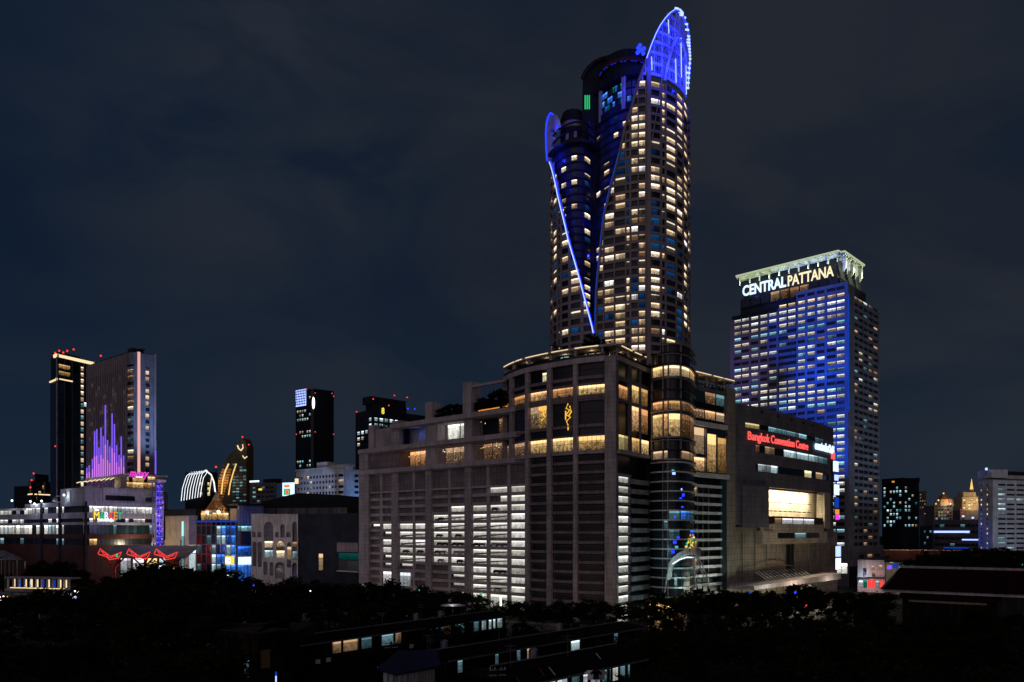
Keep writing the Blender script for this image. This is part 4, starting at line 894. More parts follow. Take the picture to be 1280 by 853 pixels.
for i in range(4): x = 1054+i*7; w3.add(US, x, x+5.5, 177, 184, pick([('w_bar', .4), ('glass_dark', .6)]), .25)
w3.done()
# glowing crown: slab on slanted fins
e = MB()
for F_, a, b in ((OU, 922, 1050.5), (US, 1050.7, 1076)):
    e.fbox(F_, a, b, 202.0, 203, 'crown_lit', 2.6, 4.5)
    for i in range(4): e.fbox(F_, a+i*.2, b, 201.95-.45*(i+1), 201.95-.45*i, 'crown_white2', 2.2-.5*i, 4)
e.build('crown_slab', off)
for i in range(11):
    e = MB(); x = 926+i*12.2; q, q2, q3 = OU.p(x, .8), OU.p(x, 2.2), OU.p(x+.9, .8); q4 = OU.p(x+.9, 2.2)
    e.prism([tuple(q), tuple(q2), tuple(q4), tuple(q3)], [196]*4, [200.6]*4, 'steel_white'); e.build('crown_fin', off)
for i in range(5):
    e = MB(); x = 1053+i*5.0; q, q2, q3, q4 = US.p(x, .3), US.p(x, 2), US.p(x+1.3, 2), US.p(x+1.3, .3)
    e.prism([tuple(q), tuple(q2), tuple(q3), tuple(q4)], [191, 194, 194, 191], [200.4]*4, 'steel_white'); e.build('crown_fin', off)
for i in range(8): q = OU.p(930+i*16, 4); lamp('POINT', (q.x, q.y, 196), 1500, (.85, 1, .6), size=.5)
for i in range(3): q = US.p(1054+i*10, 4); lamp('POINT', (q.x, q.y, 195), 1800, (.85, 1, .6), size=.5)
SF = OU
o = text_mesh('CENTRAL', SF, 929.5, 984, 188.2, 195.2, 'sign_blue', out=1.3, weight=.03, name='sign_lettering'); o['label'] = 'bluish white half of the giant roof lettering on the blue office tower'; o['category'] = 'sign'
o = text_mesh('PATTANA', SF, 986, 1043.5, 188.2, 194.9, 'sign_cream', out=1.3, weight=.02, name='sign_lettering'); o['label'] = 'cream coloured right half of the giant roof lettering on the blue office tower'; o['category'] = 'sign'
for x in (940, 960, 980): q = SF.p(x, 7); lamp('POINT', (q.x, q.y, 190), 900, (.08, .2, 1), size=.5)
# blue and purple floodlights standing on the roof of the convention centre
tb = OL.p(1025); tp = OL.p(942)
nb_ = OL.n(1000)
pb = OL.p(1020, 95); pp = OL.p(945, 75)
for zt_b, en in ((55, 560000), (105, 560000), (160, 800000)): lamp('SPOT', (pb.x, pb.y, 106), en, (0, .105, 1), (tb.x+2, tb.y-1, zt_b), 44, 1.5, blend=.6)
lamp('SPOT', (pp.x, pp.y, 106), 110000, (.36, .24, .95), (tp.x-12, tp.y+8, 138), 44, 1.5, blend=.7)
q = OL.p(1050, 40); lamp('SPOT', (q.x, q.y, 60), 12000, (.0, .08, 1), (*OL.p(1052), 95), 60, 1, blend=.6)
q = OR.p(1085, 90); lamp('SPOT', (q.x, q.y, 45), 90000, (.55, .72, 1), (*OR.p(1082), 105), 75, 2, blend=.8)  # cool fill added to lift the dark right face, no fixture stands here
e = MB(); e.box((*OL.p(1061.5, 1), 140), (.5, .5, 70), 'led_deepblue'); e.build('light_strip', off)
# ================================================================== LEFT: DARK GLASS TOWER
def body(F, a, b, depth, z0, z1, m, name, root, inset=.3, direc=(0, 1), top=None):
    mb = MB(); fr = [F.p(x, -inset) for x in F.segs(a, b, 6)]; dv = Vector(direc)*depth
    mb.prism([tuple(p) for p in fr]+[tuple(p+p.normalized()*depth) for p in fr[::-1]], z0, z1, m, top); return mb
def rows(z0, z1, pitch, hh): 
    r = []; z = z0
    while z+hh < z1: r.append((z, z+hh)); z += pitch
    return r
def cols(a, b, n, gap=.25):
    w_ = (b-a)/n; return [(a+w_*(i+gap/2), a+w_*(i+1-gap/2)) for i in range(n)]
F = Fac([(63, 596), (71, 585), (122, 618)])
r_ = thing('residential_tower', 'slim dark glass high-rise with a glowing cornice and red roof beacons', 'skyscraper', (*F.p(90), 0)); wall = body(F, 63, 122, 30, 0, 163, 'glass_black', '', r_); win = Wins(r_)
zt = zof(590, 448); zb = 50
wall.fbox(F, 63, 71, 50, zof(588, 476), 'glass_blue', .1, .5)
for x in (71, 80.5, 90, 100, 104.5, 111): wall.fbox(F, x-.3, x+.3, zb, zt, 'metal', .35, .4)
for z in rows(60, 158, 9.2, .4): wall.fbox(F, 71, 122, z[0], z[1], 'dark_metal', .25, .4)
for a, b, m in ((72, 80, 'glass_blue'), (81, 89.5, 'glass_black'), (91, 99.5, 'glass_blue'), (105, 110.5, 'glass_blue'), (112, 121.5, 'glass_dark')):
    for z in rows(60.6, 158, 9.2, 8.4): win.add(F, a, b, z[0], z[1], m, .12)
for k, z in enumerate(rows(58, 160, 4.6, 3.0)): win.add(F, 100.6, 104, z[0], z[1], 'w_warm' if z[0] > 134 else ('w_tiny' if k % 2 == 0 else 'w_cooldim'), .4)
for z in (148, 153): win.add(F, 73, 87, z, z+3, 'w_resty', .5)
win.add(F, 104.5, 111, 128, 131, 'w_white', .5)
wall.build('wall', r_); win.done()
e = MB(); e.fbox(F, 68, 122, zt, zt+2.2, 'led_warm', .8, 2); e.fbox(F, 63, 71, zof(590, 477), zof(590, 475.3), 'led_warm', .8, 1); e.fbox(F, 71, 90, zof(588, 475), zof(588, 473.5), 'led_warm', .8, 1); e.build('lit_cornice', r_)
e = MB(); e.fbox(F, 80, 105, zt+2.3, zt+5, 'dark_metal', -4, 12); e.build('roof_plant', r_)
for px, py in ((69, 441.5), (74, 438.7), (79, 441), (84, 438.8), (92, 437), (126, 445)): beacon(r_, WY(px, py, 590), .75)
beacon(r_, WY(69, 558, 583), .6)
# ================================================================== LEFT: HOTEL WITH PURPLE LIGHT STREAKS
F1 = Fac([(110, 543), (158.5, 507)]); FC = Fac([(158.5, 507), (162, 504.2), (166, 503), (170, 503.5)], True); F2 = Fac([(170, 503.5), (194.5, 514)])
r_ = thing('streaked_hotel', 'pinstriped hotel tower with violet light streaks climbing its left side', 'hotel tower', (*FC.p(165), 0)); win = Wins(r_)
wall = MB(); wall.prism([tuple(F1.p(110, -.5)), tuple(F1.p(158, -.5)), tuple(FC.p(164, -.5)), tuple(F2.p(194, -.5)), (F2.p(194).x-14, 545), (F1.p(110).x+3, 562)], 50, 144, 'dark_wall')
zt = 145.8; zb = 58
for i in range(19):
    x = 110+i*2.69; wall.fbox(F1, x-.36, x+.36, zb, zt, 'tower_frame', .9, .4)
wall.fbox(F1, 110, 158.5, zt-9, zt, 'tower_frame', .2, .6)
random.seed(4)
for i in range(18):
    x = 110.3+i*2.69
    for z in rows(62, zt-12, 3.25, 2.1): win.add(F1, x+.35, x+2.0, z[0], z[1], 'w_tiny' if random.random() < (.16+.1*(z[0] < 118)) else 'glass_black', .05)
wall.fbox(FC, 158.7, 169, zt-7.5, zt, 'office_side', .5, .5, 3); wall.fbox(FC, 158.7, 159.6, zb, zt, 'office_side', .6, .5); wall.fbox(FC, 167.2, 170.5, zb, zt, 'office_side', .6, .5)
for z in rows(zb+1, zt-8, 3.9, 2.2):
    wall.fbox(FC, 159, 168, z[1], z[1]+1.7, 'office_side', .5, .5, 3); win.add(FC, 159.8, 167.2, z[0], z[1], pick([('w_warm', .3), ('w_bar', .4), ('w_cooldim', .15), ('glass_black', .3)]), .1)
wall.fbox(F2, 175, 181.6, zb, zt, 'office_side', .4, .5); wall.fbox(F2, 186.5, 191.5, zb, zt, 'office_side', .4, .5); wall.fbox(F2, 181.6, 186.5, zt-8, zt, 'office_side', .38, .5)
wall.fbox(F2, 191.5, 194.4, zb, zt+1, 'tower_frame', .9, .5); wall.fbox(F2, 169.8, 176, zb, zt+.5, 'office_side', .55, .5)
for z in rows(zb+1, zt-9, 3.9, 2.3):
    wall.fbox(F2, 181.6, 186.5, z[1], z[1]+1.6, 'office_side', .3, .5); win.add(F2, 181.9, 186.2, z[0], z[1], pick([('w_tiny', .55), ('glass_dark', .5)]), .05)
wall.build('wall', r_); win.done()
e = MB()
for i in range(7): x = 118+i*7; q, q2 = F1.p(x, .5), F1.p(x, -9); e.tube([(q.x, q.y, zt+.4), (q.x+(q2.x-q.x), q2.y, zt+3)], .3, 'dark_metal', 4)
e.fbox(F1, 118, 166, zt+2.6, zt+3.2, 'dark_metal', -5, 8); e.fbox(F2, 172, 186, zt, zt+4, 'dark_metal', -6, 12); e.build('roof_frame', r_)
e = MB(); e.fbox(F2, 171.2, 174.4, zof(504, 592), zof(504, 440), 'led_pink', .95, -.6); e.build('light_strip', r_, label='wide salmon pink light strip down the corner')
e = MB(); e.fbox(F2, 192.6, 193.9, zof(512, 593), zof(512, 563), 'led_violet', 1.4, -.9); e.build('light_strip', r_)
tops = {111: 585, 114: 582, 118: 574, 120.7: 539.5, 123.4: 537, 126: 560, 128.7: 535, 131.4: 546, 134.1: 507, 136.9: 550.5, 139.7: 558.5, 142.6: 517.5, 145.5: 530.5, 148.3: 557, 151.2: 569, 154: 546, 157: 570}
e = MB()
for i, (x, py) in enumerate(sorted(tops.items())):
    d = F1.d(x); z0, z1 = zof(d, 598-(x-110)*.05), zof(d, py)
    e.fbox(F1, x-.38, x+.38, z0, z0+(z1-z0)*.45, 'led_pinkviolet', 1.5, -1.0); e.fbox(F1, x-.36, x+.36, z0+(z1-z0)*.45+.01, z1, 'led_violet', 1.5, -1.0)
e.build('light_streak', r_, label='violet vertical light streaks of uneven height')
for x in (118, 134, 150): q = F1.p(x, 9); lamp('POINT', (q.x, q.y, 68), 1300, (.35, .12, 1), size=1)
lamp('SPOT', (*F2.p(183, 45), 76), 150000, (.35, .5, 1), (*F2.p(183), 112), 70, 2, blend=.8)
# hotel podium on the mall roof
PL = Fac([(100, 500), (152, 462)]); PR = Fac([(152, 462), (208, 480)])
e = MB(); zr = zof(465, 594)
e.fbox(PR, 152, 208, zof(463, 594.5), zof(463, 592.5), 'white_wall', 2, 20); e.fbox(PL, 112, 152, zof(463, 596.5), zof(463, 594.4), 'white_wall', 2.5, 14)
e.fbox(PL, 96, 152, 57.5, 58.6, 'stone_plain', 1, 18); e.prism([tuple(PL.p(130, -6)), tuple(PR.p(152, -3)), tuple(PR.p(205, -3)), tuple(PR.p(205, -24)), tuple(PL.p(130, -24))], 57, zof(463, 594.6), 'cream')
e.fbox(PL, 144, 152, 57.5, zof(463, 596.6), 'cream', .5, 3)
pod = e.build('podium', r_)
sw = Wins(pod, 'window')
for i in range(9): x = 153+i*4.7; sw.add(PR, x, x+4.3, 58.6, zof(470, 603.5), 'w_resty', -1.5); sw.add(PR, x, x+4.3, zof(470, 603), zof(470, 595.5), pick([('w_resty', .5), ('glass_dark', .6), ('w_green', .1)]), -1.4)
sw.done()
e = MB()
for i in range(8): x = 97+i*6; e.tube([(*PL.p(x, .5), zof(PL.d(x), 604-.6*i)), (*PL.p(x+3, .5), zof(PL.d(x), 603.4-.7*i)), (*PL.p(x+6, .5), zof(PL.d(x), 603.2-.9*i))], .28, 'led_warm', 5)
e.build('light_strip', r_, label='warm curved light lines under the podium canopy')
for x in (108, 120, 134, 146): q = PL.p(x, 3.5); lamp('POINT', (q.x, q.y, 61), 300, (1, .8, .5), size=.5)
o = text_mesh('moxy', PR, 160, 184, zof(464, 599), zof(464, 589.5), 'led_magenta', out=2.4, weight=.01, name='neon_sign', shear=.3); o['label'] = 'magenta script neon lettering on the podium roof edge below the streaked hotel'; o['category'] = 'neon sign'
e = MB(); e.fbox(PR, 168, 176, zof(466, 597), zof(466, 595.8), 'led_white', 2.6, -2.2); o = e.build('light_sign'); o['label'] = 'tiny white light bar under the magenta script neon'; o['category'] = 'sign'
# ================================================================== LEFT: MARKET MALL
ML = Fac([(-25, 505), (30, 482), (105, 430)]); MR = Fac([(105, 430), (200, 470)])
r_ = thing('market_hall_building', 'low grey market mall with lit window bands and colourful sign, left edge of the city', 'mall', (*MR.p(120), 0)); wall, win = MB(), Wins(r_)
zz = lambda py: zof(430, py)
wall.prism([tuple(ML.p(-25, -1)), tuple(ML.p(30, -1)), tuple(MR.p(105, -1)), tuple(MR.p(200, -1)), (MR.p(200).x-10, 510), (ML.p(-25).x, 560)], 0, 47, 'dark_wall')
wall.prism([tuple(MR.p(105, -.5)), tuple(MR.p(199, -.5)), (MR.p(199).x-8, 500), (MR.p(105).x-4, 480), tuple(ML.p(98, -.5))], 47, zz(608), 'mall_grey')
wall.fbox(MR, 105, 199.5, zz(627), zz(608), 'mall_grey', .4, 2); wall.fbox(ML, 76, 105, zz(627), zz(609.5), 'mall_grey', .2, 10)
wall.fbox(ML, 33, 105, zz(632), zz(626.6), 'mall_grey', .8, 6); wall.fbox(ML, -25, 33, zz(635), zz(632.5), 'white_wall', 2, 10)
wall.fbox(MR, 105, 200, zz(632), zz(627), 'mall_grey', .8, 2)
bands = [(40.8, 44.2, 1), (36.6, 39.0, 1), (31.8, 36.0, 2), (26, 30, 3)]
zz_ = [(zz(640.5), zz(632.5)), (zz(652.8), zz(648)), (zz(668), zz(656.2)), (zz(682), zz(674))]
prev = zz(632)
for i, (z0, z1) in enumerate(zz_):
    m = 'mall_grey' if i < 3 else 'brick_red'
    wall.fbox(MR, 105, 200, z1, prev, m, .5, 1); wall.fbox(ML, -25, 105, z1, prev, m, .5, 1); prev = z0
wall.fbox(MR, 105, 200, 0, prev, 'brick_red', .5, 1); wall.fbox(ML, -25, 105, 0, prev, 'brick_red', .5, 1)
for x in (53.5, 76, 106.5): wall.fbox(ML if x < 105 else MR, x-1.3, x+1.3, 2, zz(627), 'dark_wall', .9, .5)
wall.fbox(MR, 192, 200, 2, zz(620), 'mall_grey', .9, .5)
for i, (z0, z1) in enumerate(zz_):
    for j in range(16):
        x = 112+j*5; win.add(MR, x, x+4.5, z0, z1, [pick([('w_white', .6), ('w_shop', .3)]), pick([('w_white', .5), ('w_shop', .3), ('glass_dark', .4)]), pick([('glass_teal', .7), ('glass_dark', .3), ('w_cooldim', .1)]), pick([('w_resty', .5) if j < 3 else ('glass_dark', 1), ('glass_teal', .5)])][i], -.2)
    for j in range(26):
        x = -25+j*5; win.add(ML, x, x+4.4, z0, z1, [pick([('w_white', .6 if x < 60 else .4), ('w_shop', .2), ('glass_dark', .3)]), pick([('w_white', .6 if x < 35 else .3), ('glass_dark', .3)]), pick([('w_white', 2 if x < 30 else .35), ('w_cool', .3), ('glass_dark', .4 if x > 30 else .1)]), pick([('glass_dark', .8), ('w_cooldim', .2), ('w_resty', .5 if x > 84 else 0)])][i], -.2)
win.add(MR, 131, 168, zz(624.5), zz(618), 'glass_black', .5); win.add(MR, 181, 192, zz(624.5), zz(619), 'glass_teal', .5)
wall.fbox(ML, 63, 75, zz(627), zz(617), 'white_wall', -3, 5); wall.fbox(ML, 66, 72, zz(625), zz(618.5), 'glass_black', -2.8, 0); wall.fbox(ML, 86, 89, zz(627), zz(613), 'white_wall', .6, 1)
wall.build('wall', r_); win.done()
for x, y in ((15, 626), (38, 627), (43, 630), (52, 626.5), (80, 619)):
    e = MB(); q = WY(x, y, ML.d(x)-4); e.ball(q, .65, 'flood_white', 6); e.build('flood_lamp', r_); lamp('POINT', (q.x, q.y-1.5, q.z-.5), 900, (.75, .9, 1), size=.3)
lamp('POINT', (*MR.p(150, 30), 40), 9000, (.5, .45, 1), size=3); lamp('POINT', (*ML.p(60, 30), 40), 9000, (.6, .6, 1), size=3)
lt = thing('market_sign', 'rainbow block letter sign with tiny white word above on the grey mall wall', 'sign', (*MR.p(130, 1), zz(648)))
xs = [116, 123.2, 129.4, 135.2, 141, 146, 151.2]
for ch, m, a, b in zip('MARKET', ('sign_yellow', 'led_green', 'sign_blue', 'neon_red', 'led_orange', 'led_green'), xs, xs[1:]): text_mesh(ch, MR, a, b-.5, zz(649.2), zz(639.6), m, out=.9, weight=.0, parent=lt, name='letter')
text_mesh('The', MR, 116.8, 122, zz(638.6), zz(635.2), 'led_white', out=.9, weight=.02, parent=lt, name='letter')
e = MB(); e.fbox(MR, 124, 141, zz(651.5), zz(649.5), 'led_white', .9, -.5); e.build('sub_line', lt)
# purple lattice pillar
r_ = thing('light_pillar', 'tall lattice pillar glowing purple at the right end of the market mall', 'light tower', W(199, 440)); PF = Fac([(193.5, 438), (205.5, 442)])
e = MB(); zp0, zp1 = 14, zof(440, 603)
for x in (195, 199.5, 204): e.fbox(PF, x-.35, x+.35, zp0, zp1, 'metal', .3, .3); e.fbox(PF, x-.35, x+.35, zp0, zp1, 'metal', -4, 4.6)
for i in range(16): z = zp0+i*(zp1-zp0)/15; e.fbox(PF, 195, 204, z, z+.3, 'metal', .25, 4)
e.fbox(PF, 193.5, 205.5, zp1, zp1+1.4, 'white_wall', 2, 8); e.fbox(PF, 204.6, 207.5, 14, zof(440, 628), 'office_side', -3, 6); e.build('lattice', r_)
e = MB(); random.seed(6)
e.fbox(PF, 196, 203.3, zp0, zp1-.5, 'led_bluesoft', -1.6, 2)
for i in range(80): q = PF.p(random.uniform(195.2, 204), .1); e.ball((q.x, q.y, random.uniform(zp0, zp1)), random.uniform(.16, .4), pick([('led_violet', 6), ('led_pinkviolet', 3), ('led_bluewhite', .6)]), 5)
for i in range(15): z = zp0+.8+i*(zp1-zp0)/15; e.fbox(PF, 195.6, 203.6, z, z+.5, 'led_violet', .0, .2)
e.build('light_core', r_)
for z in (20, 35, 52): lamp('POINT', (*PF.p(199, 7), z), 900, (.3, .12, 1), size=.6)
# red truss canopy in front of the market
r_ = thing('truss_canopy', 'sloping dark canopy on red branching columns with red zigzag neon', 'canopy', W(178, 395)); KF = Fac([(118, 398), (236, 392)])
e = MB(); A, B, A2, B2 = KF.p(132, 3), KF.p(236, 3), KF.p(118, -16), KF.p(228, -16); z0, z1 = zof(394, 698), zof(410, 684)
e.prism([tuple(A), tuple(B), tuple(B2), tuple(A2)], [z0, z0, z1, z1], [z0+.8, z0+.8, z1+.8, z1+.8], 'grey_wall'); e.build('roof', r_)
for x in (140, 177, 212):
    e = MB(); b0 = (*KF.p(x, -2), 0); k0 = (*KF.p(x, -2), z0-5)
    e.tube([b0, k0], .7, 'red_paint', 8)
    for dx, dy in ((-9, 1), (9, 1), (-5, -9), (6, -9)): e.tube([k0, (*KF.p(x+dx, dy), z0+.2-(dy < 0)*-1.5)], .45, 'red_paint', 6)
    e.build('column', r_); lamp('POINT', (*KF.p(x, 3), z0-2), 260, (1, .10, .07), size=.4)
for x in (130, 165.5, 199.5):
    e = MB(); off_ = [(-1.6, 0), (1, -6), (8.7, -.2), (14, 3.4), (27.5, -2), (23.7, 5.5), (12.5, 7.4), (8.7, 3.6), (-.6, 1)]
    e.tube([(*KF.p(x+dx, 3.6), zof(KF.d(x), 692+dy)) for dx, dy in off_], .24, 'neon_red', 5, close=True)
    e.tube([(*KF.p(x+dx, 3.6), zof(KF.d(x), 692+dy)) for dx, dy in ((2, -3), (5, -1.4), (4, .2), (9.5, 1.6), (11, 4.6), (16, 5), (17, 3.4), (22, 2.4), (23, .6))], .2, 'neon_red', 5); e.build('zigzag_neon', r_)
e = MB(); e.fbox(KF, 151, 153, zof(397, 696.5), zof(397, 692.5), 'led_green', 4, -3.6); e.build('exit_light', r_, label='small green light inside the left zigzag')
e = MB(); e.fbox(KF, 120, 200, 0, 20, 'brick_red', -16.5, 18); e.build('shop_wall', r_)
sw = Wins(r_, 'shop_front')
for a, b, m in ((126, 139, 'w_shop'), (142, 156, 'w_shop'), (158, 173, 'w_resty'), (176, 184, 'w_cool'), (186, 196, 'w_warmdim')): sw.add(KF, a, b, 10, 19.5 if m != 'w_warmdim' else 15, m, -16.3)
sw.done()
e = MB(); e.fbox(KF, 177, 185, 14.2, 15.8, 'led_white', -15, 15.4); o = e.build('light_sign'); o['label'] = 'short white light panel under the red branching canopy'; o['category'] = 'sign'
lamp('POINT', (*KF.p(185, -8), 14), 1500, (1, .8, .6), size=.6); lamp('POINT', (*KF.p(150, -8), 14), 2200, (.95, 1, .9), size=.6)
# ================================================================== LEFT MIDDLE: CREAM HALL, GLASS HALL, CONE ROOF
F = Fac([(206, 470), (246, 452)])
r_ = thing('cream_building', 'cream rendered shop building between the purple pillar and the red glass hall', 'building', (*F.p(225), 0)); wall = body(F, 206, 246, 40, 0, zof(462, 645), 'cream', '', r_); win = Wins(r_)
wall.fbox(F, 205, 247, zof(462, 645), zof(462, 637), 'roof_dark', 1.2, 38); 
win.add(F, 227.8, 230.2, 8, zof(460, 652), 'w_officec', .35); wall.fbox(F, 236.8, 245.8, zof(455, 681), zof(455, 645.5), 'slate', .5, 0); win.add(F, 237, 245.7, 8, zof(455, 682), 'w_cool', .5); wall.fbox(F, 237, 245.7, zof(455, 692), zof(455, 691), 'slate', .65, 0); win.add(F, 206.2, 226, 12, zof(460, 675), 'glass_black' if 0 else 'cream', .35)
wall.build('wall', r_); win.done()
lamp('POINT', (*F.p(216, 20), 26), 11000, (1, .8, .52), size=1)
F = Fac([(246, 432), (296, 426), (330, 424)])
r_ = thing('glass_hall', 'red and blue lit glass hall with an orange lit terrace under the cone roof', 'building', (*F.p(270), 0)); wall = body(F, 246, 296, 30, 0, zof(428, 652), 'dark_wall', '', r_); win = Wins(r_)
wall.fbox(F, 246.3, 266, 6, zof(430, 652.5), 'red_paint', .2, 0)
for i in range(8):
    x = 247+i*6.1
    for j, z in enumerate(rows(6, zof(428, 653), 5.1, 4.6)):
        if i < 3 and random.random() < .5: continue
        win.add(F, x, x+5.7, z[0], z[1], pick([('w_bluehot', .6), ('w_cool', .25), ('w_cooldim', .3), ('glass_blue', .3)]) if i > 2 else pick([('w_cooldim', .4), ('w_warmdim', .3), ('glass_dark', .4)]), .35)
for i in range(9): x = 246.4+i*6.1; wall.fbox(F, x-.25, x+.25, 5, zof(428, 652), 'metal', .7, .2)
for z in rows(6, 39, 5.1, .3): wall.fbox(F, 246, 296, z[0]-.4, z[1]-.4, 'metal', .6, .2)
wall.fbox(F, 246, 296.5, zof(428, 653), zof(428, 651), 'led_deepblue', .9, 1)
wall.fbox(F, 248, 262, zof(428, 651), zof(428, 638), 'timber', -2.5, 8); wall.fbox(F, 286, 295, zof(428, 651), zof(428, 636), 'cream', -1, 10)
sw = Wins(r_, 'terrace_window')
for x in (249, 256, 263, 270, 277): sw.add(F, x, x+6.3, zof(428, 650), zof(428, 641.5), 'w_resty', -1.6)
sw.done(); wall.build('wall', r_); win.done()
for x, c_ in ((256, (1, .15, .1)), (272, (.2, .3, 1)), (288, (.1, .3, 1))): lamp('POINT', (*F.p(x, 7), 24), 1100, c_, size=.6)
lamp('POINT', (*F.p(290, 5), 47), 500, (1, .6, .25), size=.5)
cn_ = thing('cone_roof', 'ribbed golden cone roof over the terrace between the red wall and the blue panels', 'roof', WY(271, 638, 436)); q = W(271, 438)
e = MB(); n = 26; zc0, zc1 = zof(436, 638.5), zof(436, 614)
for k in range(n):
    t0, t1 = 2*math.pi*k/n, 2*math.pi*(k+1)/n; tm = (t0+t1)/2; R1, R2, r1, r2 = 6.1, 5.5, .35, .3
    for a, b, ra, rb, sa, sb in ((t0, tm, R1, R2, r1, r2), (tm, t1, R2, R1, r2, r1)):
        e.face([(q.x+ra*math.cos(a), q.y+ra*math.sin(a), zc0), (q.x+rb*math.cos(b), q.y+rb*math.sin(b), zc0), (q.x+.42*rb*math.cos(b), q.y+.42*rb*math.sin(b), zc0+(zc1-zc0)*.52), (q.x+.42*ra*math.cos(a), q.y+.42*ra*math.sin(a), zc0+(zc1-zc0)*.52)], 'timber')
        e.face([(q.x+.42*ra*math.cos(a), q.y+.42*ra*math.sin(a), zc0+(zc1-zc0)*.52), (q.x+.42*rb*math.cos(b), q.y+.42*rb*math.sin(b), zc0+(zc1-zc0)*.52), (q.x+sb*math.cos(b), q.y+sb*math.sin(b), zc1), (q.x+sa*math.cos(a), q.y+sa*math.sin(a), zc1)], 'cream')
e.build('cone', cn_); e = MB(); e.cyl((q.x, q.y), 6.6, zc0-2.2, zc0-.1, 'metal', 26); e.build('ring_beam', cn_); e = MB(); e.tube([(q.x, q.y, zc1), (q.x, q.y, zc1+3)], [.2, .04], 'dark_metal', 5); e.build('finial', cn_)
for dx, dy in ((-8, -8), (6, -9)): lamp('POINT', (q.x+dx, q.y+dy, zc0-1), 5000, (1, .66, .34), size=.5)
F = Fac([(296.5, 426), (330, 436)])
r_ = thing('blue_panel_building', 'building clad in blue lit vertical panels left of the arched facade', 'building', (*F.p(310), 0)); wall = body(F, 296.5, 329, 30, 0, zof(430, 632), 'slate', '', r_)
for i in range(9): x = 297+i*3.6; wall.fbox(F, x, x+3.1, zof(430, 655), zof(430, 632.5), 'office_side', .4, 0)
wall.fbox(F, 296, 330, zof(430, 632), zof(430, 629.8), 'roof_dark', 1.5, 33); wall.fbox(F, 301, 314, zof(430, 681), zof(430, 665), 'brick_red', .6, 0); wall.fbox(F, 304, 314, zof(430, 679), zof(430, 667), 'glass_blue', .8, -.61)
wall.build('wall', r_); win = Wins(r_)
for i in range(4): x = 297+i*4.3; win.add(F, x, x+4, zof(430, 664), zof(430, 658), 'w_officec', .35); win.add(F, x, x+4, zof(430, 694), zof(430, 683), 'w_bluehot', .35); win.add(F, x, x+4, 6, zof(430, 704), 'w_bluehot', .35)
win.done(); lamp('POINT', (*F.p(308, 8), 38), 1300, (.12, .22, 1), size=.6); lamp('POINT', (*F.p(302, 8), 22), 900, (.1, .3, 1), size=.6)
for a, b, y0, y1, m, t in ((283.5, 294, 695.5, 706, 'sign_yellow', 'square yellow and white screen on the glass hall'), (297, 313, 696.5, 706, 'sign_blue', 'glaring pale blue screen below the blue panels')):
    e = MB(); e.fbox(F if a > 295 else Fac([(246, 432), (296, 426)]), a, b, zof(426, y1), zof(426, y0), m, 1.6, -.8)
    if a < 295: e.fbox(Fac([(246, 432), (296, 426)]), a+1.2, b-4, zof(426, y1-2), zof(426, y0+2), 'flood_white', 1.7, -1.59); e.fbox(Fac([(246, 432), (296, 426)]), a+4.5, b-4.2, zof(426, y1-4), zof(426, y0+4), 'sign_red', 1.75, -1.69)
    o = e.build('screen'); o['label'] = t; o['category'] = 'screen'
# ================================================================== ARCHED FACADE + BLACK BOX + HALL ROOF
AFc = Fac([(314, 415), (372.5, 420)])
r_ = thing('arched_building', 'grey building front pierced by tall and small round-topped arches', 'building', (*AFc.p(343), 0))
arches = [(329.8, 341.6, 652.3, 697, 'u'), (350.5, 356, 655.4, 672.3, 0), (365.6, 371.2, 652, 700, 'u'), (314.8, 319.6, 664.6, 672, 0), (321.5, 326.8, 664.6, 672, 0), (343.8, 348.6, 664.8, 672, 0), (357.8, 363.2, 664.8, 672, 0), (315.6, 320.3, 677, 708, 'l'), (321.9, 327, 677, 709, 'l'), (345, 355.5, 677, 697.8, 'w'), (358.7, 364, 678, 710, 'd'), (329, 334.3, 702, 719, 'g'), (336.8, 341.8, 703, 720, 'g'), (343.2, 356, 703, 723.5, 'g'), (365.2, 371, 704, 725, 'b')]
A0, A1 = AFc.raw(314), AFc.raw(372.5); Lw = (A1-A0).length; ux = (A1-A0).normalized(); nx = AFc.n(340)
def fu(px): return (AFc.raw(px)-A0).length
zt = zof(417, 642.6)
cu = bpy.data.curves.new('arch_wall', 'CURVE'); cu.dimensions = '2D'; cu.fill_mode = 'BOTH'; cu.extrude = .9
def spl(pts):
    s = cu.splines.new('POLY'); s.points.add(len(pts)-1)
    for p, c in zip(s.points, pts): p.co = (c[0], c[1], 0, 1)
    s.use_cyclic_u = True
spl([(0, 0), (Lw, 0), (Lw, zt), (0, zt)])
def archpts(a, b, z0, z1, n=12):
    r = (b-a)/2; c = (a+b)/2; rz = min(r*1.25, (z1-z0)*.6)
    return [(a, z0), (b, z0)]+[(c+r*math.cos(math.pi*i/n), z1-rz+rz*math.sin(math.pi*i/n)) for i in range(n+1)]
for a, b, y0, y1, k in arches: spl(archpts(fu(a), fu(b), max(.4, zof(417, y1)), zof(417, y0)))
t = bpy.data.objects.new('tmp', cu); COL.objects.link(t); bpy.context.view_layer.update()
me = bpy.data.meshes.new_from_object(t.evaluated_get(bpy.context.evaluated_depsgraph_get())); bpy.data.objects.remove(t)
for v in me.vertices:
    q = A0+ux*v.co.x+nx*(v.co.z-.9); v.co = (q.x-r_.location.x, q.y-r_.location.y, v.co.y)
me.materials.clear(); me.materials.append(M['stone_plain']); uvl = me.uv_layers.new(name='UVMap')
o = bpy.data.objects.new('front_wall', me); COL.objects.link(o); o.parent = r_
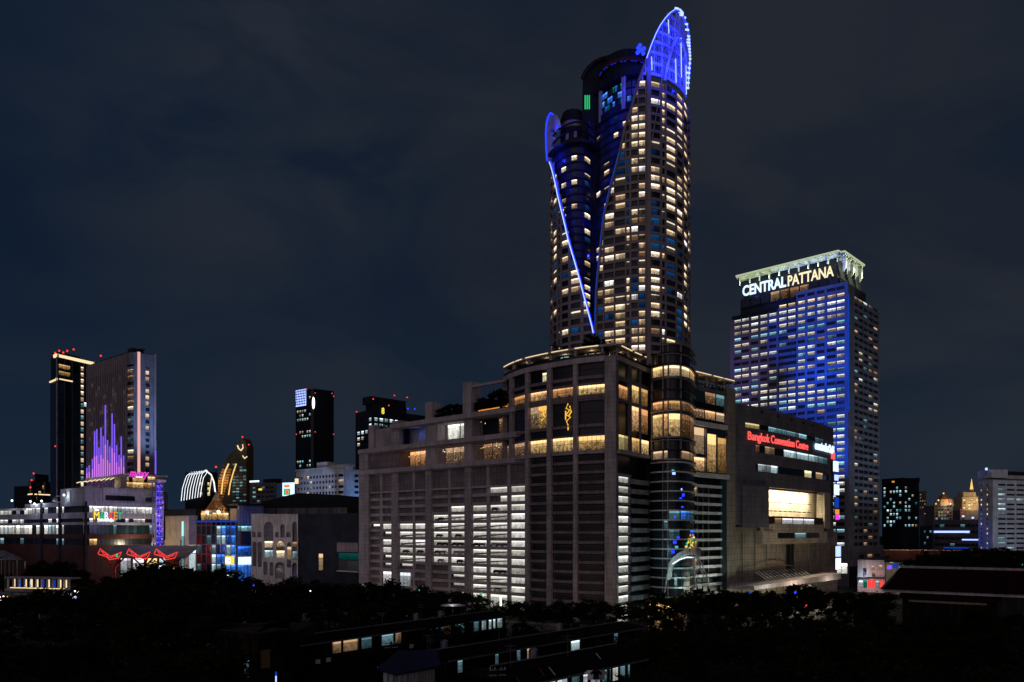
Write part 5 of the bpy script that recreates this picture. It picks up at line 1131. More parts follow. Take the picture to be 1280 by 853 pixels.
wall = MB(); wall.prism([tuple(AFc.p(314.1, -2.6)), tuple(AFc.p(372.4, -2.6)), (A1.x, A1.y+25), (A0.x, A0.y+25)], 0, zt-.2, 'slate'); wall.fbox(AFc, 314, 315, 0, zt-.1, 'stone_plain', -1.82, 2.8); wall.build('back_wall', r_)
win = Wins(r_)
def aw(a, b, y0, y1, m): win.add(AFc, a, b, zof(417, y1), zof(417, y0), m, -2.3)
aw(330, 341.5, 677, 685, 'w_warm'); aw(330, 341.5, 689, 697, 'w_teal'); win.w[-1][1]; aw(345, 355.5, 676, 684, 'w_warm'); aw(345, 355.5, 689, 698, 'w_warm'); aw(365.5, 371, 678, 684, 'w_warmdim'); aw(365.5, 371, 690, 699, 'w_cool'); aw(358.7, 364, 684, 700, 'w_warmdim'); aw(330, 341.5, 688.5, 697.4, 'w_cool')
win.done()
for px, z in ((318, 14), (324, 14), (331.5, 6), (339, 6), (349, 5), (349, 13)): q = AFc.p(px, -1.2); lamp('POINT', (q.x, q.y, z), 60, (1, .9, .65), size=.2)
lamp('POINT', (*AFc.p(345, 32), 30), 9000, (1, .92, .95), size=2)  # added mid-air fill that brightens the arched front, not a real fixture
q = AFc.p(368, -1.2); lamp('POINT', (q.x, q.y, 9), 60, (.1, .2, 1), size=.2)
BF = Fac([(372.6, 421), (435, 398), (452, 390)])
r_ = thing('dark_box_building', 'plain black block with one warm slit window left of the parking building', 'building', (*BF.p(410), 0)); wall = MB()
wall.prism([tuple(BF.p(372.6, 0)), tuple(BF.p(435, 0)), tuple(BF.p(451.5, 0)), (BF.p(451.5).x, 430), (BF.p(372.6).x, 450)], 0, zof(410, 642.5), 'slate_dark' if 'slate_dark' in M else 'dark_wall')
wall.fbox(BF, 423.5, 450, zof(398, 690), zof(398, 678.5), 'panel', 1.2, .3); wall.fbox(BF, 423.5, 450, zof(398, 715), zof(398, 713.5), 'stone_plain', 1.4, .3); wall.build('wall', r_)
win = Wins(r_); win.add(BF, 398.5, 404, zof(410, 713), zof(410, 692.5), 'w_warmdim', .08); win.add(BF, 424, 449.5, zof(398, 700), zof(398, 691.5), 'w_teal', .3); win.add(BF, 424, 449.5, zof(398, 713), zof(398, 701), 'glass_black', .3); win.done()
r_ = thing('black_roof_hall', 'long hall with a faceted black roof behind the arched front', 'building', W(390, 455)); e = MB()
HF = Fac([(326, 452), (452, 436)])
pts = [(326, 644), (326, 628.5), (345, 623), (372, 616.5), (425, 619), (452, 622), (452, 644)]
fr = [(*HF.p(px, 0), zof(HF.d(px), py)) for px, py in pts]; bk = [(p[0]+3, p[1]+45, p[2]) for p in fr]
e.face(fr, 'roof_dark'); e.face(bk[::-1], 'roof_dark')
for i in range(len(fr)): j = (i+1) % len(fr); e.face([fr[i], fr[j], bk[j], bk[i]], 'roof_dark')
e.build('roof', r_); e = MB()
for i in range(16): x = 330+i*6.6; e.fbox(HF, x, x+6.2, zof(444, 643.5), zof(444, 635), 'slate' if x < 420 else 'panel', 1.0, 0)
for x in (345, 365, 384, 398, 412): e.fbox(HF, x, x+2, zof(444, 643), zof(444, 635.5), 'glass_dark', 1.1, -.99)
e.build('clerestory', r_)
# ================================================================== SKYLINE
def block(kind, label, cat, F, a, b, depth, z0, z1, wallm, rws, cls, table, frame=.12, glassy=False, extra=None, cap=100, group=None):
    """a plain office / flats block: core, bands, windows, roof plant; extra(root) adds what is special about it"""
    r = thing(kind, label, cat, (*F.p((a+b)/2), 0), group); wl = body(F, a, b, depth, 0, z1-.6, 'dark_wall', '', r, .5); wn = Wins(r)
    grid(wl, wn, F, a, b, z0, z1, cls, rws, wallm, table, .3, frame, .1)
    wl.fbox(F, a, b, 0, z0, wallm, .25, .5)
    wl.build('wall', r); wn.done(cap)
    if extra: extra(r)
    return r
random.seed(31)
F = Fac([(36.5, 690), (41, 684), (63, 700)])
def ex(r):
    e = MB(); e.fbox(F, 41, 63, zof(690, 602), zof(690, 593), 'dark_wall', -2, 14); e.fbox(F, 36, 63, zof(690, 619), zof(690, 617.6), 'led_warm', .9, -.5); e.fbox(F, 38.4, 39.4, zof(690, 618), zof(690, 603), 'cream', .8, .3); e.fbox(F, 54.5, 55.5, zof(690, 618), zof(690, 603), 'cream', .8, .3); e.build('roof_plant', r)
    for x, y in ((42, 592), (39.5, 600.5), (38, 609.5)): beacon(r, WY(x, y, 680), .8)
block('small_tower', 'small dark tower with cream posts just left of the glass high-rise', 'building', F, 36.5, 63, 20, 40, zof(690, 602), 'dark_wall', rows(45, 75, 5, 3), cols(42, 62, 4), [('glass_dark', .8), ('w_warmdim', .2)], extra=ex)
F = Fac([(18, 830), (38, 820)]); block('distant_block', 'faint low block left of the small dark tower', 'building', F, 18, 38, 20, 30, zof(825, 608), 'dark_wall', rows(45, 76, 6, 2), cols(20, 37, 4), [('glass_dark', 1)])
# arc lit building
r_ = thing('arc_building', 'building wrapped in curved white light arcs behind the cream hall', 'building', W(250, 640)); d = 640
e = MB(); AFd = Fac([(226, 650), (257, 636), (272, 646)]); e.prism([tuple(AFd.p(230, -1)), tuple(AFd.p(257, -1)), tuple(AFd.p(268, -1)), (AFd.p(268).x, 650), (AFd.p(230).x, 662)], 0, zof(640, 590), 'dark_wall'); e.build('wall', r_)
wn = Wins(r_)
for z in rows(zof(640, 620), zof(640, 600), 4, 2.4):
    for a in (250, 255, 259, 263): wn.add(AFd, a, a+3.2, z[0], z[1], pick([('w_yellow', .5), ('glass_dark', .6), ('w_cooldim', .2)]), .3)
wn.done(); e = MB()
for i in range(8):
    x0, xt = 228+i*3.4, 234+i*3.2; e.tube([(*AFd.p(x0, 1.2), zof(d, 626-i*.6)), (*AFd.p(x0+1.6, 1.2), zof(d, 610)), (*AFd.p(xt-.6, 1.2), zof(d, 598)), (*AFd.p(xt+1, 1), zof(d, 594-i*.3)), (*AFd.p(xt+3.4, -2), zof(d, 589.5-i*.2))], .24, 'led_white', 5)
e.tube([(*AFd.p(257, 1), zof(d, 588.5)), (*AFd.p(263, 1), zof(d, 594)), (*AFd.p(266.5, 1), zof(d, 603)), (*AFd.p(268, 1), zof(d, 615))], .5, 'led_white', 5); e.tube([(*AFd.p(263.5, 1.3), zof(d, 595)), (*AFd.p(260, 1.3), zof(d, 617))], .36, 'led_warm', 5)
e.build('light_arc', r_); e = MB(); e.tube([WY(270, 620, 655), WY(270, 585, 655)], [.8, .4], 'dark_metal', 5); e.build('antenna', r_); beacon(r_, WY(270, 584, 655), .9)
# curved leaf tower
PFt = Fac([(268, 905), (316, 890)]); r_ = thing('leaf_tower', 'tall leaf-shaped tower with golden curved ribs and a hooked top', 'skyscraper', (*PFt.p(293), 0))
sil = [(272, 640), (271.5, 612), (273.5, 596), (278, 582), (285, 571), (293, 563), (297, 557), (299.5, 550.5), (303, 547.8), (306, 550), (308, 556), (308.8, 560), (308.8, 640)]
e = MB(); fr = [(*PFt.p(px, 0), zof(PFt.d(px), py)) for px, py in sil]; bk = [(*PFt.p(px, -12), zof(PFt.d(px), py)) for px, py in sil]
e.face(fr, 'dark_wall'); e.face(bk[::-1], 'dark_wall')
for i in range(len(fr)): j = (i+1) % len(fr); e.face([fr[i], fr[j], bk[j], bk[i]], 'timber')
e.build('wall', r_)
e = MB()
def pv(pl, off=1): return [(*PFt.p(px, off), zof(PFt.d(px), py)) for px, py in pl]
e.tube(pv([(286.5, 580), (282, 590), (279, 602), (277.5, 618)]), .8, 'led_gold', 5); e.tube(pv([(296, 580), (292, 592), (288.5, 605), (286.5, 619)]), .7, 'led_gold', 5); e.tube(pv([(286.7, 580), (282.3, 590), (279.4, 602)], 1.5), .45, 'led_warm', 5)
e.build('light_rib', r_)
e = MB()
for (a, b, c, dd) in (((272.4, 612), (272.4, 630), (277, 618), (276, 634)), ((279.4, 600), (278.6, 618), (287.5, 602), (285.5, 620))):
    pass
for k in range(12):
    y = 586+k*3.4; x0 = 273.2+max(0, (600-y))*.38; e.fbox(PFt, x0, x0+4.0, zof(900, y+2.4), zof(900, y), 'timber', .9, 0); e.fbox(PFt, 280+(600-y)*.28, 286+(600-y)*.28, zof(900, y+2.4), zof(900, y), 'timber', .9, 0)
e.build('bronze_panel', r_)
lamp('POINT', (*PFt.p(279, 14), zof(900, 600)), 34000, (1, .6, .2), size=1); lamp('POINT', (*PFt.p(303, 12), zof(900, 558)), 9000, (1, .7, .35), size=1)
e = MB(); e.tube(pv([(297.5, 557), (299, 561), (302, 563.5), (304.5, 560), (304, 556)]), .75, 'led_warm', 5); e.tube(pv([(304, 570), (306.5, 573.5), (309.5, 571)]), .6, 'led_warm', 5); e.build('hook_light', r_)
wn = Wins(r_); random.seed(2)
for z in rows(zof(900, 628), zof(900, 580), 3.4, 2.0):
    for i in range(4): x = 291+i*4.4; wn.add(PFt, x, x+3.9, z[0], z[1], pick([('glass_dark', .6), ('w_cooldim', .6)]), .4)
wn.done(); beacon(r_, WY(303, 546.5, 895), 1.0); beacon(r_, WY(311, 556, 890), .8)
def cornertop(r, pts, d_, rad=.8):
    for x, y in pts: beacon(r, WY(x, y, d_), rad*.75)
F = Fac([(313, 820), (345, 800)])
def ex(r): e = MB(); e.fbox(F, 313, 324, zof(810, 602.5), zof(810, 600.5), 'led_white', 1, 0); e.fbox(F, 327, 343, zof(810, 604), zof(810, 599), 'dark_wall', -2, 10); e.fbox(F, 324, 328, zof(810, 613), zof(810, 610.8), 'sign_yellow', 1, -.5); e.build('roof_sign', r)
block('distant_block', 'dim low block with a white roof line right of the leaf tower', 'building', F, 313, 345, 25, 30, zof(810, 604), 'slate', rows(45, 80, 4.5, 2), cols(315, 343, 5), [('glass_dark', .85), ('w_cooldim', .15)], extra=ex)
r_ = thing('billboard', 'small glowing white billboard with green and red picture beside the white block', 'billboard', W(360, 560)); F = Fac([(353, 560), (367.5, 556)])
e = MB(); e.fbox(F, 353, 367.5, zof(558, 620), zof(558, 603.5), 'sign_blue', 0, .6); e.build('panel', r_); e = MB(); e.fbox(F, 355, 363, zof(558, 619), zof(558, 611), 'led_green', .3, -.05); e.fbox(F, 357.5, 361, zof(558, 618), zof(558, 613), 'sign_red', .4, -.31); e.fbox(F, 355.5, 362, zof(558, 609.5), zof(558, 606), 'led_orange', .3, -.05); e.build('picture', r_)
e = MB(); e.fbox(F, 358, 362, 30, zof(558, 620), 'dark_metal', -.5, 1.5); e.build('post', r_)
e = MB(); e.fbox(F, 368.5, 372, zof(556, 605), zof(556, 598.5), 'led_warm', 0, 1); o = e.build('light_sign'); o['label'] = 'small cream lit box between the billboard and the white block'; o['category'] = 'sign'
# white hotel block
F = Fac([(370.5, 612), (431, 575), (440, 578), (452.5, 583)])
r_ = thing('white_block', 'white slab building with rows of small square windows, blue lit, below two dark towers', 'building', (*F.p(410), 0)); wl, wn = MB(), Wins(r_)
zt = zof(575, 585)
wl.prism([tuple(F.p(371, -.8)), tuple(F.p(431, -.8)), tuple(F.p(440, -.8)), tuple(F.p(452, -.8)), (F.p(452).x, 620), (F.p(371).x, 640)], 0, zt-.3, 'dark_wall')
rr = rows(zof(575, 622)-1.2, zt-3, 4.05, 2.0)
grid(wl, wn, F, 370.5, 430.5, 40, zt, cols(371.5, 422, 13, .45)+[(423, 429.8)], rr, 'white_wall', [('glass_black', .84), ('w_yellow', .09), ('w_warmdim', .07)], .3, .01)
wl.fbox(F, 431, 441, 40, zof(578, 583), 'white_wall', .6, 1); grid(wl, wn, F, 441, 452.5, 40, zt-1, [(443, 448), (449, 452)], rr, 'white_wall', [('glass_black', 1)], .3, .01)
wl.fbox(F, 370.5, 431, zt, zt+1.4, 'white_wall', 1, 10); wl.build('wall', r_); wn.done()
e = MB(); e.fbox(F, 392, 405, zt+1.4, zof(590, 577), 'white_wall', -3, 10); e.fbox(F, 405, 430, zt+1.4, zof(585, 580.5), 'white_wall', -5, 10); e.build('roof_house', r_)
lamp('SPOT', (*F.p(405, 60), 45), 55000, (.40, .55, 1), (*F.p(405), 66), 60, 1.5, blend=.7); lamp('POINT', (*F.p(446, 14), 60), 4500, (.15, .4, 1), size=1)
F = Fac([(370, 805), (389, 790), (392, 789), (417, 803)])
def ex(r):
    e = MB(); f2 = F
    e.fbox(f2, 370.5, 383, zof(800, 508), zof(800, 487.5), 'led_bluewhite', .8, -.4)
    for i in range(6): e.tube([(*f2.p(371+i*2.1, 1.1), zof(800, 507)), (*f2.p(372.5+i*2.1, 1.1), zof(800, 488))], .35, 'slate', 4)
    for i in range(6): z = zof(800, 490+i*3.2); e.fbox(f2, 370.6, 383, z, z+.7, 'slate', 1.1, -.9)
    e.build('led_lattice', r); e = MB(); e.ball(WY(391.8, 504, 786), 1.3, 'flood_white', 10, 4.6); e.build('oval_light', r)
    e = MB(); e.tube([WY(395, 492, 796), WY(398, 489.5, 796), WY(401, 491.5, 796)], .5, 'led_white', 4); e.build('roof_sign', r)
    cornertop(r, ((370, 490), (383, 486.5), (394, 491.5), (415, 492), (417, 495.5), (394, 540), (417, 543), (370.5, 543)), 786, .75)
block('glass_tower', 'dark slim tower with a pale lattice screen at its upper left corner', 'skyscraper', F, 370, 417, 30, 60, zof(795, 487.5), 'glass_black', rows(64, 172, 4.2, 2.2), cols(371, 389, 6)+cols(393, 416, 5, .7), lambda ri, ci: ('glass_dark' if ci > 5 else (pick([('w_officec', .5), ('w_officew', .25), ('glass_dark', .4)]) if ri in (3, 4, 5, 8, 9, 15, 16, 19, 20, 21, 24) else 'glass_dark')), extra=ex)
F = Fac([(445, 652), (466, 630), (532, 668)])
def ex(r):
    e = MB(); e.fbox(F, 453, 511, zof(640, 515.5), zof(640, 506.5), 'dark_wall', -3, 18); e.fbox(F, 467, 511, zof(640, 506.5), zof(640, 497), 'dark_wall', -4, 15); e.build('roof_house', r)
    cornertop(r, ((445.8, 515), (466.5, 499), (493, 494.5), (509, 497), (486, 507)), 622, .75)
    beacon(r, WY(510, 511, 630), .7, 'led_blue'); beacon(r, WY(518.5, 511.5, 630), .6, 'led_blue')
    text_mesh('8', F, 475.5, 479, zof(640, 519), zof(640, 511), 'sign_yellow', out=1.4, weight=.02, parent=r, name='roof_emblem')
def lt_(ri, ci):
    n_ = len(rr)-1-ri
    if n_ in (0, 1) and ci >= 3: return 'w_cool' if ci < 12 else 'w_green'
    if n_ == 2 and ci < 4: return 'w_cool'
    if n_ == 3 and ci < 7: return pick([('w_office', 1), ('glass_dark', .2)])
    if n_ == 4: return pick([('w_officew', .5), ('glass_dark', .5)]) if ci < 4 else 'glass_dark'
    return pick([('glass_dark', .95), ('w_warmdim', .05)])
zt = zof(640, 514); rr = rows(70, zt-2, 4.6, 2.6)
block('dark_office_block', 'dark stepped office block with greenish lit top floors behind the parking building roof', 'office building', F, 445, 532, 28, 60, zt, 'dark_wall', rr, cols(446, 465.5, 4)+cols(467, 531, 10), lt_, extra=ex)
# ---------------- right side
F = Fac([(1103, 575), (1128, 560), (1148, 572)])
def ex(r): e = MB(); e.fbox(F, 1103, 1148, zof(565, 601), zof(565, 598), 'dark_wall', .8, .5); e.prism([tuple(F.p(1128, 1)), tuple(F.p(1148, 1)), tuple(F.p(1148, -8)), tuple(F.p(1128, -8))], zof(565, 602), [zof(565, 599), zof(565, 596.5), zof(565, 596.5), zof(565, 599)], 'dark_wall'); e.fbox(F, 1116, 1119, zof(565, 603.3), zof(565, 601.4), 'led_orange', .9, -.7); e.build('roof_edge', r)
block('dark_office_block', 'dark office block with scattered bluish window rows right of the blue tower', 'office building', F, 1103, 1148, 24, 20, zof(565, 601), 'dark_wall', rows(26, 66, 2.65, 1.6), cols(1104, 1127.5, 6)+cols(1130, 1147, 4), lambda ri, ci: 'glass_dark' if ri < 4 else pick([('w_officec', .3), ('w_cool', .22), ('glass_dark', .55), ('w_green', .04), ('w_officew', .06)]), extra=ex)
F = Fac([(1149, 1250), (1158, 1240)]); block('distant_tower', 'faint thin tower with orange pinpoint windows on the horizon', 'skyscraper', F, 1149, 1158, 20, 60, zof(1245, 614), 'slate', rows(60, 94, 5, 1.6), cols(1149.5, 1157.5, 3, .5), [('w_warmdim', .5), ('glass_dark', .5)])
F = Fac([(1150, 700), (1166, 690)]); block('distant_block', 'small round-shouldered block with two lights under the faint thin tower', 'building', F, 1150, 1166, 20, 10, zof(695, 657.5), 'glass_blue', rows(12, 36, 5, 2), cols(1151, 1165, 4), [('glass_blue', .85), ('w_cooldim', .15)])
F = Fac([(1166, 700), (1227, 668)])
def ex(r): e = MB(); e.fbox(F, 1168, 1212, zof(685, 666.2), zof(685, 663.8), 'led_bluewhite', .8, -.5); e.fbox(F, 1203, 1226, zof(680, 675.6), zof(680, 674), 'led_bluewhite', .8, -.5); e.fbox(F, 1180, 1212, zof(685, 685.8), zof(685, 684.4), 'led_deepblue', .8, -.5); e.build('light_band', r); 
block('long_low_block', 'long low block with two bluish light bands left of the white slab', 'building', F, 1166, 1227, 25, 8, zof(685, 650), 'slate', rows(10, 41, 5.4, 2.2), cols(1168, 1226, 9, .1), [('glass_dark', .92), ('w_cooldim', .08)], extra=ex)
for x, y in ((1204, 645.5), (1216, 647.5)):
    e = MB(); e.ball(WY(x, y, 670), 1.2, 'led_bluewhite', 6, .7); e.box(WY(x, y+2.6, 670), (.4, .4, 2.5), 'dark_metal'); o = e.build('roof_lamp'); o['label'] = 'bright roof lamp on the long low block, %s one' % ('left' if x < 1210 else 'right'); o['category'] = 'lamp'; o['group'] = 'roof lamps'
r_ = thing('pyramid_tower', 'distant tower with a small golden pyramid roof', 'tower', W(1179, 1150)); F = Fac([(1167, 1150), (1192, 1150)]); d = 1150
e = MB(); e.fbox(F, 1168, 1191, 10, zof(d, 632), 'slate', 0, 25); e.build('wall', r_); wn = Wins(r_)
for z in rows(zof(d, 650), zof(d, 630), 4.5, 2.6):
    for a, b in cols(1169, 1190, 6): wn.add(F, a, b, z[0], z[1], pick([('w_cooldim', .4), ('glass_dark', .5), ('w_warmdim', .3)]), .2)
wn.done(); e = MB(); q = W(1179.5, d+14); e.cyl((q.x, q.y), 14, zof(d, 632), zof(d, 624), 'cream', 8, 11); e.cyl((q.x, q.y), 10, zof(d, 624), zof(d, 616.5), 'timber', 8, 1.2); e.build('roof', r_)
lamp('POINT', (q.x-4, q.y-24, zof(d, 628)), 16000, (1, .62, .25), size=1); lamp('POINT', (q.x+8, q.y-24, zof(d, 622)), 6000, (1, .5, .2), size=1)
for x, y, m in ((1170, 630, 'led_gold'), (1173, 625.5, 'led_warm'), (1186.5, 625, 'beacon_red'), (1179.5, 617, 'led_gold'), (1188, 630, 'led_white')): beacon(r_, WY(x, y, d-2), 1.2, m, 'roof_light')
r_ = thing('spire_tower', 'distant stepped golden tower with a lit spire', 'tower', W(1214, 1200)); d = 1200; F = Fac([(1200, 1200), (1228, 1200)])
e = MB(); e.fbox(F, 1200, 1228, 10, zof(d, 638), 'slate', 0, 30); e.fbox(F, 1203.5, 1224.5, zof(d, 638), zof(d, 621), 'cream', -2, 24); e.fbox(F, 1206, 1222, zof(d, 621), zof(d, 615), 'cream', -4, 20)
q = W(1214.5, d+12); e.cyl((q.x, q.y), 3, zof(d, 615), zof(d, 611.5), 'cream', 8, 2.6); e.build('wall', r_); e = MB(); e.cyl((q.x, q.y), 2.4, zof(d, 611.5), zof(d, 598), 'led_gold', 8, .15); e.build('spire', r_)
wn = Wins(r_, 'lit_panel')
for z in rows(zof(d, 637), zof(d, 622), 4.2, 2.8):
    for a, b in cols(1204.5, 1223.5, 6): wn.add(F, a, b, z[0], z[1], pick([('w_yellow', .3), ('led_gold', .2), ('cream', .6)]), -1.8)
wn.done(); lamp('POINT', (q.x-6, q.y-30, zof(d, 632)), 22000, (1, .68, .3), size=1); lamp('POINT', (q.x+8, q.y-30, zof(d, 622)), 14000, (1, .68, .3), size=1)
cornertop(r_, ((1201, 637), (1227, 635), (1226, 640), (1203, 641)), d-3, 1.0)
F = Fac([(1223.5, 520), (1241, 506), (1300, 520)])
def ex(r):
    e = MB(); e.fbox(F, 1223.5, 1240.5, zof(512, 598), zof(512, 588), 'white_wall', .8, 10); e.fbox(F, 1261, 1300, zof(512, 598.5), zof(512, 594), 'white_wall', -3, 8); e.fbox(F, 1261, 1300, zof(512, 593), zof(512, 589), 'dark_metal', -3, 8); e.build('roof_house', r); beacon(r, WY(1233, 586.5, 508), .9, 'led_bluewhite', 'roof_light')
    e = MB()
    for z in (zof(512, 597), zof(512, 594)): e.fbox(F, 1241, 1262, z, z+.3, 'metal', -1, 1.2)
    e.build('railing', r)
block('white_slab_building', 'pale blue-grey slab building with a stair tower at the right edge of the picture', 'building', F, 1223.5, 1300, 20, 10, zof(512, 601), 'white_wall', rows(22, 64, 3.1, 1.15), [(1226, 1228), (1233.5, 1235.5)]+[(1247, 1257), (1258, 1268), (1270, 1280), (1282, 1292)], lambda ri, ci: pick([('w_tiny', .35), ('w_cooldim', .25), ('glass_black', .4)]) if ci < 2 else pick([('glass_black', .72), ('w_cooldim', .12), ('w_cool', .14), ('w_yellow', .04)]), .05, extra=ex)
lamp('SPOT', (*F.p(1255, 45), 18), 14000, (.5, .7, 1), (*F.p(1255), 44), 80, 1.5, blend=.8)
# shop houses at the foot of the office tower, red walls
F = Fac([(1072, 440), (1106, 432)])
r_ = thing('old_shophouse', 'pale old shophouse with small windows and red lit shop below the office tower', 'shophouse', (*F.p(1090), 0)); wl = body(F, 1072, 1106, 12, 0, zof(436, 700), 'white_wall', '', r_, 0)
wl.prism([tuple(F.p(1072, .8)), tuple(F.p(1106, .8)), tuple(F.p(1106, -13)), tuple(F.p(1072, -13))], zof(436, 700), [zof(436, 699), zof(436, 695), zof(436, 695), zof(436, 699)], 'roof_dark'); wl.fbox(F, 1072, 1106, zof(436, 723), zof(436, 721.5), 'dark_metal', 2.5, 0); wl.build('wall', r_)
wn = Wins(r_)
for x, y, m in ((1079, 713, 'glass_dark'), (1089, 710, 'w_warmdim'), (1099, 709, 'w_warmdim'), (1079, 719, 'glass_dark'), (1090, 718, 'w_warmdim')): wn.add(F, x, x+4, zof(436, y+3), zof(436, y-2.5), m, .15)
for i, m in enumerate(('w_shop', 'w_green', 'led_magenta', 'neon_red', 'w_shop', 'neon_red')): wn.add(F, 1074+i*5.2, 1078.6+i*5.2, zof(436, 735), zof(436, 726), m if m[:3] != 'led' else 'neon_red', .15)
wn.done(); lamp('POINT', (*F.p(1080, 4), zof(436, 721)), 900, (.6, .75, 1), size=.3); lamp('POINT', (*F.p(1092, 5), 7), 900, (1, .15, .2), size=.3)
F = Fac([(1107, 425), (1142, 420)]); r_ = thing('shop_row', 'low shop row with purple and green lights behind the temple roof', 'shops', (*F.p(1125), 0)); wl = body(F, 1107, 1142, 12, 0, zof(423, 703), 'cream', '', r_, 0); wl.fbox(F, 1106, 1143, zof(423, 703), zof(423, 700), 'roof_dark', 1, 12); wl.build('wall', r_)
wn = Wins(r_)
for x, x2, y0, y1, m in ((1109, 1115, 712, 707, 'led_violet'), (1116, 1122, 710, 705, 'led_deepblue'), (1124, 1131, 711, 706.5, 'led_teal'), (1134, 1141, 705, 701.5, 'led_violet'), (1112, 1117, 704, 701, 'w_warm')): wn.add(F, x, x2, zof(423, y0), zof(423, y1), m, .2)
wn.done()
e = MB(); F = Fac([(1100, 470), (1300, 452)]); e.fbox(F, 1104, 1300, 10, zof(462, 688.5), 'brick_red', 0, 1.5); e.fbox(F, 1104, 1300, zof(462, 688.5), zof(462, 687.6), 'stone_plain', .3, 1.8); o = e.build('brick_wall'); o['label'] = 'long red brick wall behind the trees at the right'; o['category'] = 'wall'
for x in (1115, 1132, 1155, 1185): lamp('POINT', (*F.p(x, 4), zof(462, 686)), 420, (1, .55, .3), size=.4)
# ================================================================== TEMPLE ROOF
r_ = thing('temple_hall', 'temple hall with a wide dark red tiled roof and pale eaves band on the right', 'temple', W(1190, 200))
def pt(px, py, d): return WY(px, py, d)
RF = Fac([(1100, 196), (1300, 176)]); 
def rp(px, off, z): q = RF.p(px, off); return (q.x, q.y, z)
def rtier(x0, x1, xr0, xr1, ze, zr, o0, orr, m='tile_red'):
    mb = MB(); n = 7
    def prof(t): return o0+(orr-o0)*t, ze+(zr-ze)*(t**1.35)
    for i in range(n):
        a, za = prof(i/n); b, zb2 = prof((i+1)/n); xa, xb = x0+(xr0-x0)*(i/n)**.6, x0+(xr0-x0)*((i+1)/n)**.6
        mb.face([rp(xa, a, za), rp(x1, a, za), rp(x1, b, zb2), rp(xb, b, zb2)], m)
    a, za = prof(1); mb.face([rp(xr0, a, za), rp(x1, a, za), rp(x1, 2*a-o0, ze), rp(x0, 2*a-o0, ze)], m)
    mb.face([rp(x0, o0, ze), rp(xr0, a, za), rp(x0, 2*a-o0, ze)], 'white_wall')
    mb.fbox(RF, xr0, x1, zr-.1, zr+.45, 'stone_plain', orr+.3, -orr+.3)
    return mb
z1 = zof(192, 737); z2 = zof(192, 711)
rtier(1103, 1300, 1118, 1300, z1, z2, 3.0, -6).build('roof', r_)
rtier(1128, 1252, 1128, 1252, zof(196, 745), zof(192, 740), 4.6, 2).build('lower_roof', r_)
mb = MB(); mb.fbox(RF, 1106, 1290, zof(192, 740.5), zof(192, 737), 'white_wall', 2.4, 12); mb.fbox(RF, 1132, 1240, 0, zof(194, 746), 'old_wall', 3.4, 10); mb.fbox(RF, 1140, 1236, zof(194, 750), zof(194, 747.5), 'cream', 3.5, -3.3); mb.build('wall', r_)
# ================================================================== PLANTS AND TREES
def leaf_mesh(name, clumps, leaves, rx, rz, size, mat, seed, flat=.6):
    rnd = random.Random(seed); v = []; f = []
    for c in range(clumps):
        while True:
            x, y, z = rnd.uniform(-1, 1), rnd.uniform(-1, 1), rnd.uniform(-1, 1)
            if .15 < x*x+y*y+z*z < 1: break
        cx, cy, cz = x*rx, y*rx, z*rz; cr = rnd.uniform(.16, .34)*rx
        for l in range(leaves):
            g = [rnd.gauss(0, .5) for _ in range(3)]; p = Vector((cx+g[0]*cr, cy+g[1]*cr, cz+g[2]*cr*flat))
            a = Vector((rnd.uniform(-1, 1), rnd.uniform(-1, 1), rnd.uniform(-.5, .5))).normalized(); b = a.cross(Vector((rnd.uniform(-1, 1), rnd.uniform(-1, 1), rnd.uniform(.2, 1)))).normalized()
            s_ = size*rnd.uniform(.6, 1.4); i = len(v)
            v += [p-a*s_, p+b*s_*.45, p+a*s_, p-b*s_*.45]; f.append((i, i+1, i+2, i+3))
    me = bpy.data.meshes.new(name); me.from_pydata([tuple(q) for q in v], [], f); me.materials.append(M[mat]); me.update(); return me
def trunk_mesh(h, seed):
    rnd = random.Random(seed); mb = MB(); mb.tube([(0, 0, 0), (rnd.uniform(-.3, .3), .1, h*.45), (rnd.uniform(-.5, .5), 0, h*.75)], [.38, .28, .18], 'bark', 7)
    for i in range(6):
        a = i*1.05+rnd.random(); z = h*rnd.uniform(.38, .62); mb.tube([(0, 0, z), (math.cos(a)*1.6, math.sin(a)*1.6, z+1.6), (math.cos(a)*3.2, math.sin(a)*3.2, z+3.4)], [.16, .11, .04], 'bark', 5)
    me = bpy.data.meshes.new('trunk'); me.from_pydata(mb.v, [], mb.f); me.materials.append(M['bark']); me.update(); return me
crowns = [leaf_mesh('crown', 46, 62, 4.8, 4.2, .42, m, s) for s, m in ((1, 'leaf'), (2, 'leaf_olive'), (3, 'leaf'), (4, 'leaf_far'), (5, 'leaf'))]
fine = [leaf_mesh('crown', 90, 75, 4.8, 4.0, .24, m, s) for s, m in ((11, 'leaf'), (12, 'leaf_olive'), (13, 'leaf'))]
trunks = [trunk_mesh(11, s) for s in (1, 2, 3)]
def tree(x, y, top, label, group, near=False, sc=None, seed=0):
    rnd = random.Random(seed); h = max(top, 4); k = (h/15.5) if sc is None else sc
    r = thing('broadleaf_tree', label, 'tree', (x, y, 0), group); r.rotation_euler = (0, 0, rnd.uniform(0, 6))
    t = bpy.data.objects.new('trunk', rnd.choice(trunks)); COL.objects.link(t); t.parent = r; t.scale = (k, k, h/15.5)
    c = bpy.data.objects.new('crown', rnd.choice(fine if near else crowns)); COL.objects.link(c); c.parent = r; c.scale = (k*rnd.uniform(.9, 1.25), k*rnd.uniform(.9, 1.25), k); c.location = (0, 0, h-4.1*k)
    return r
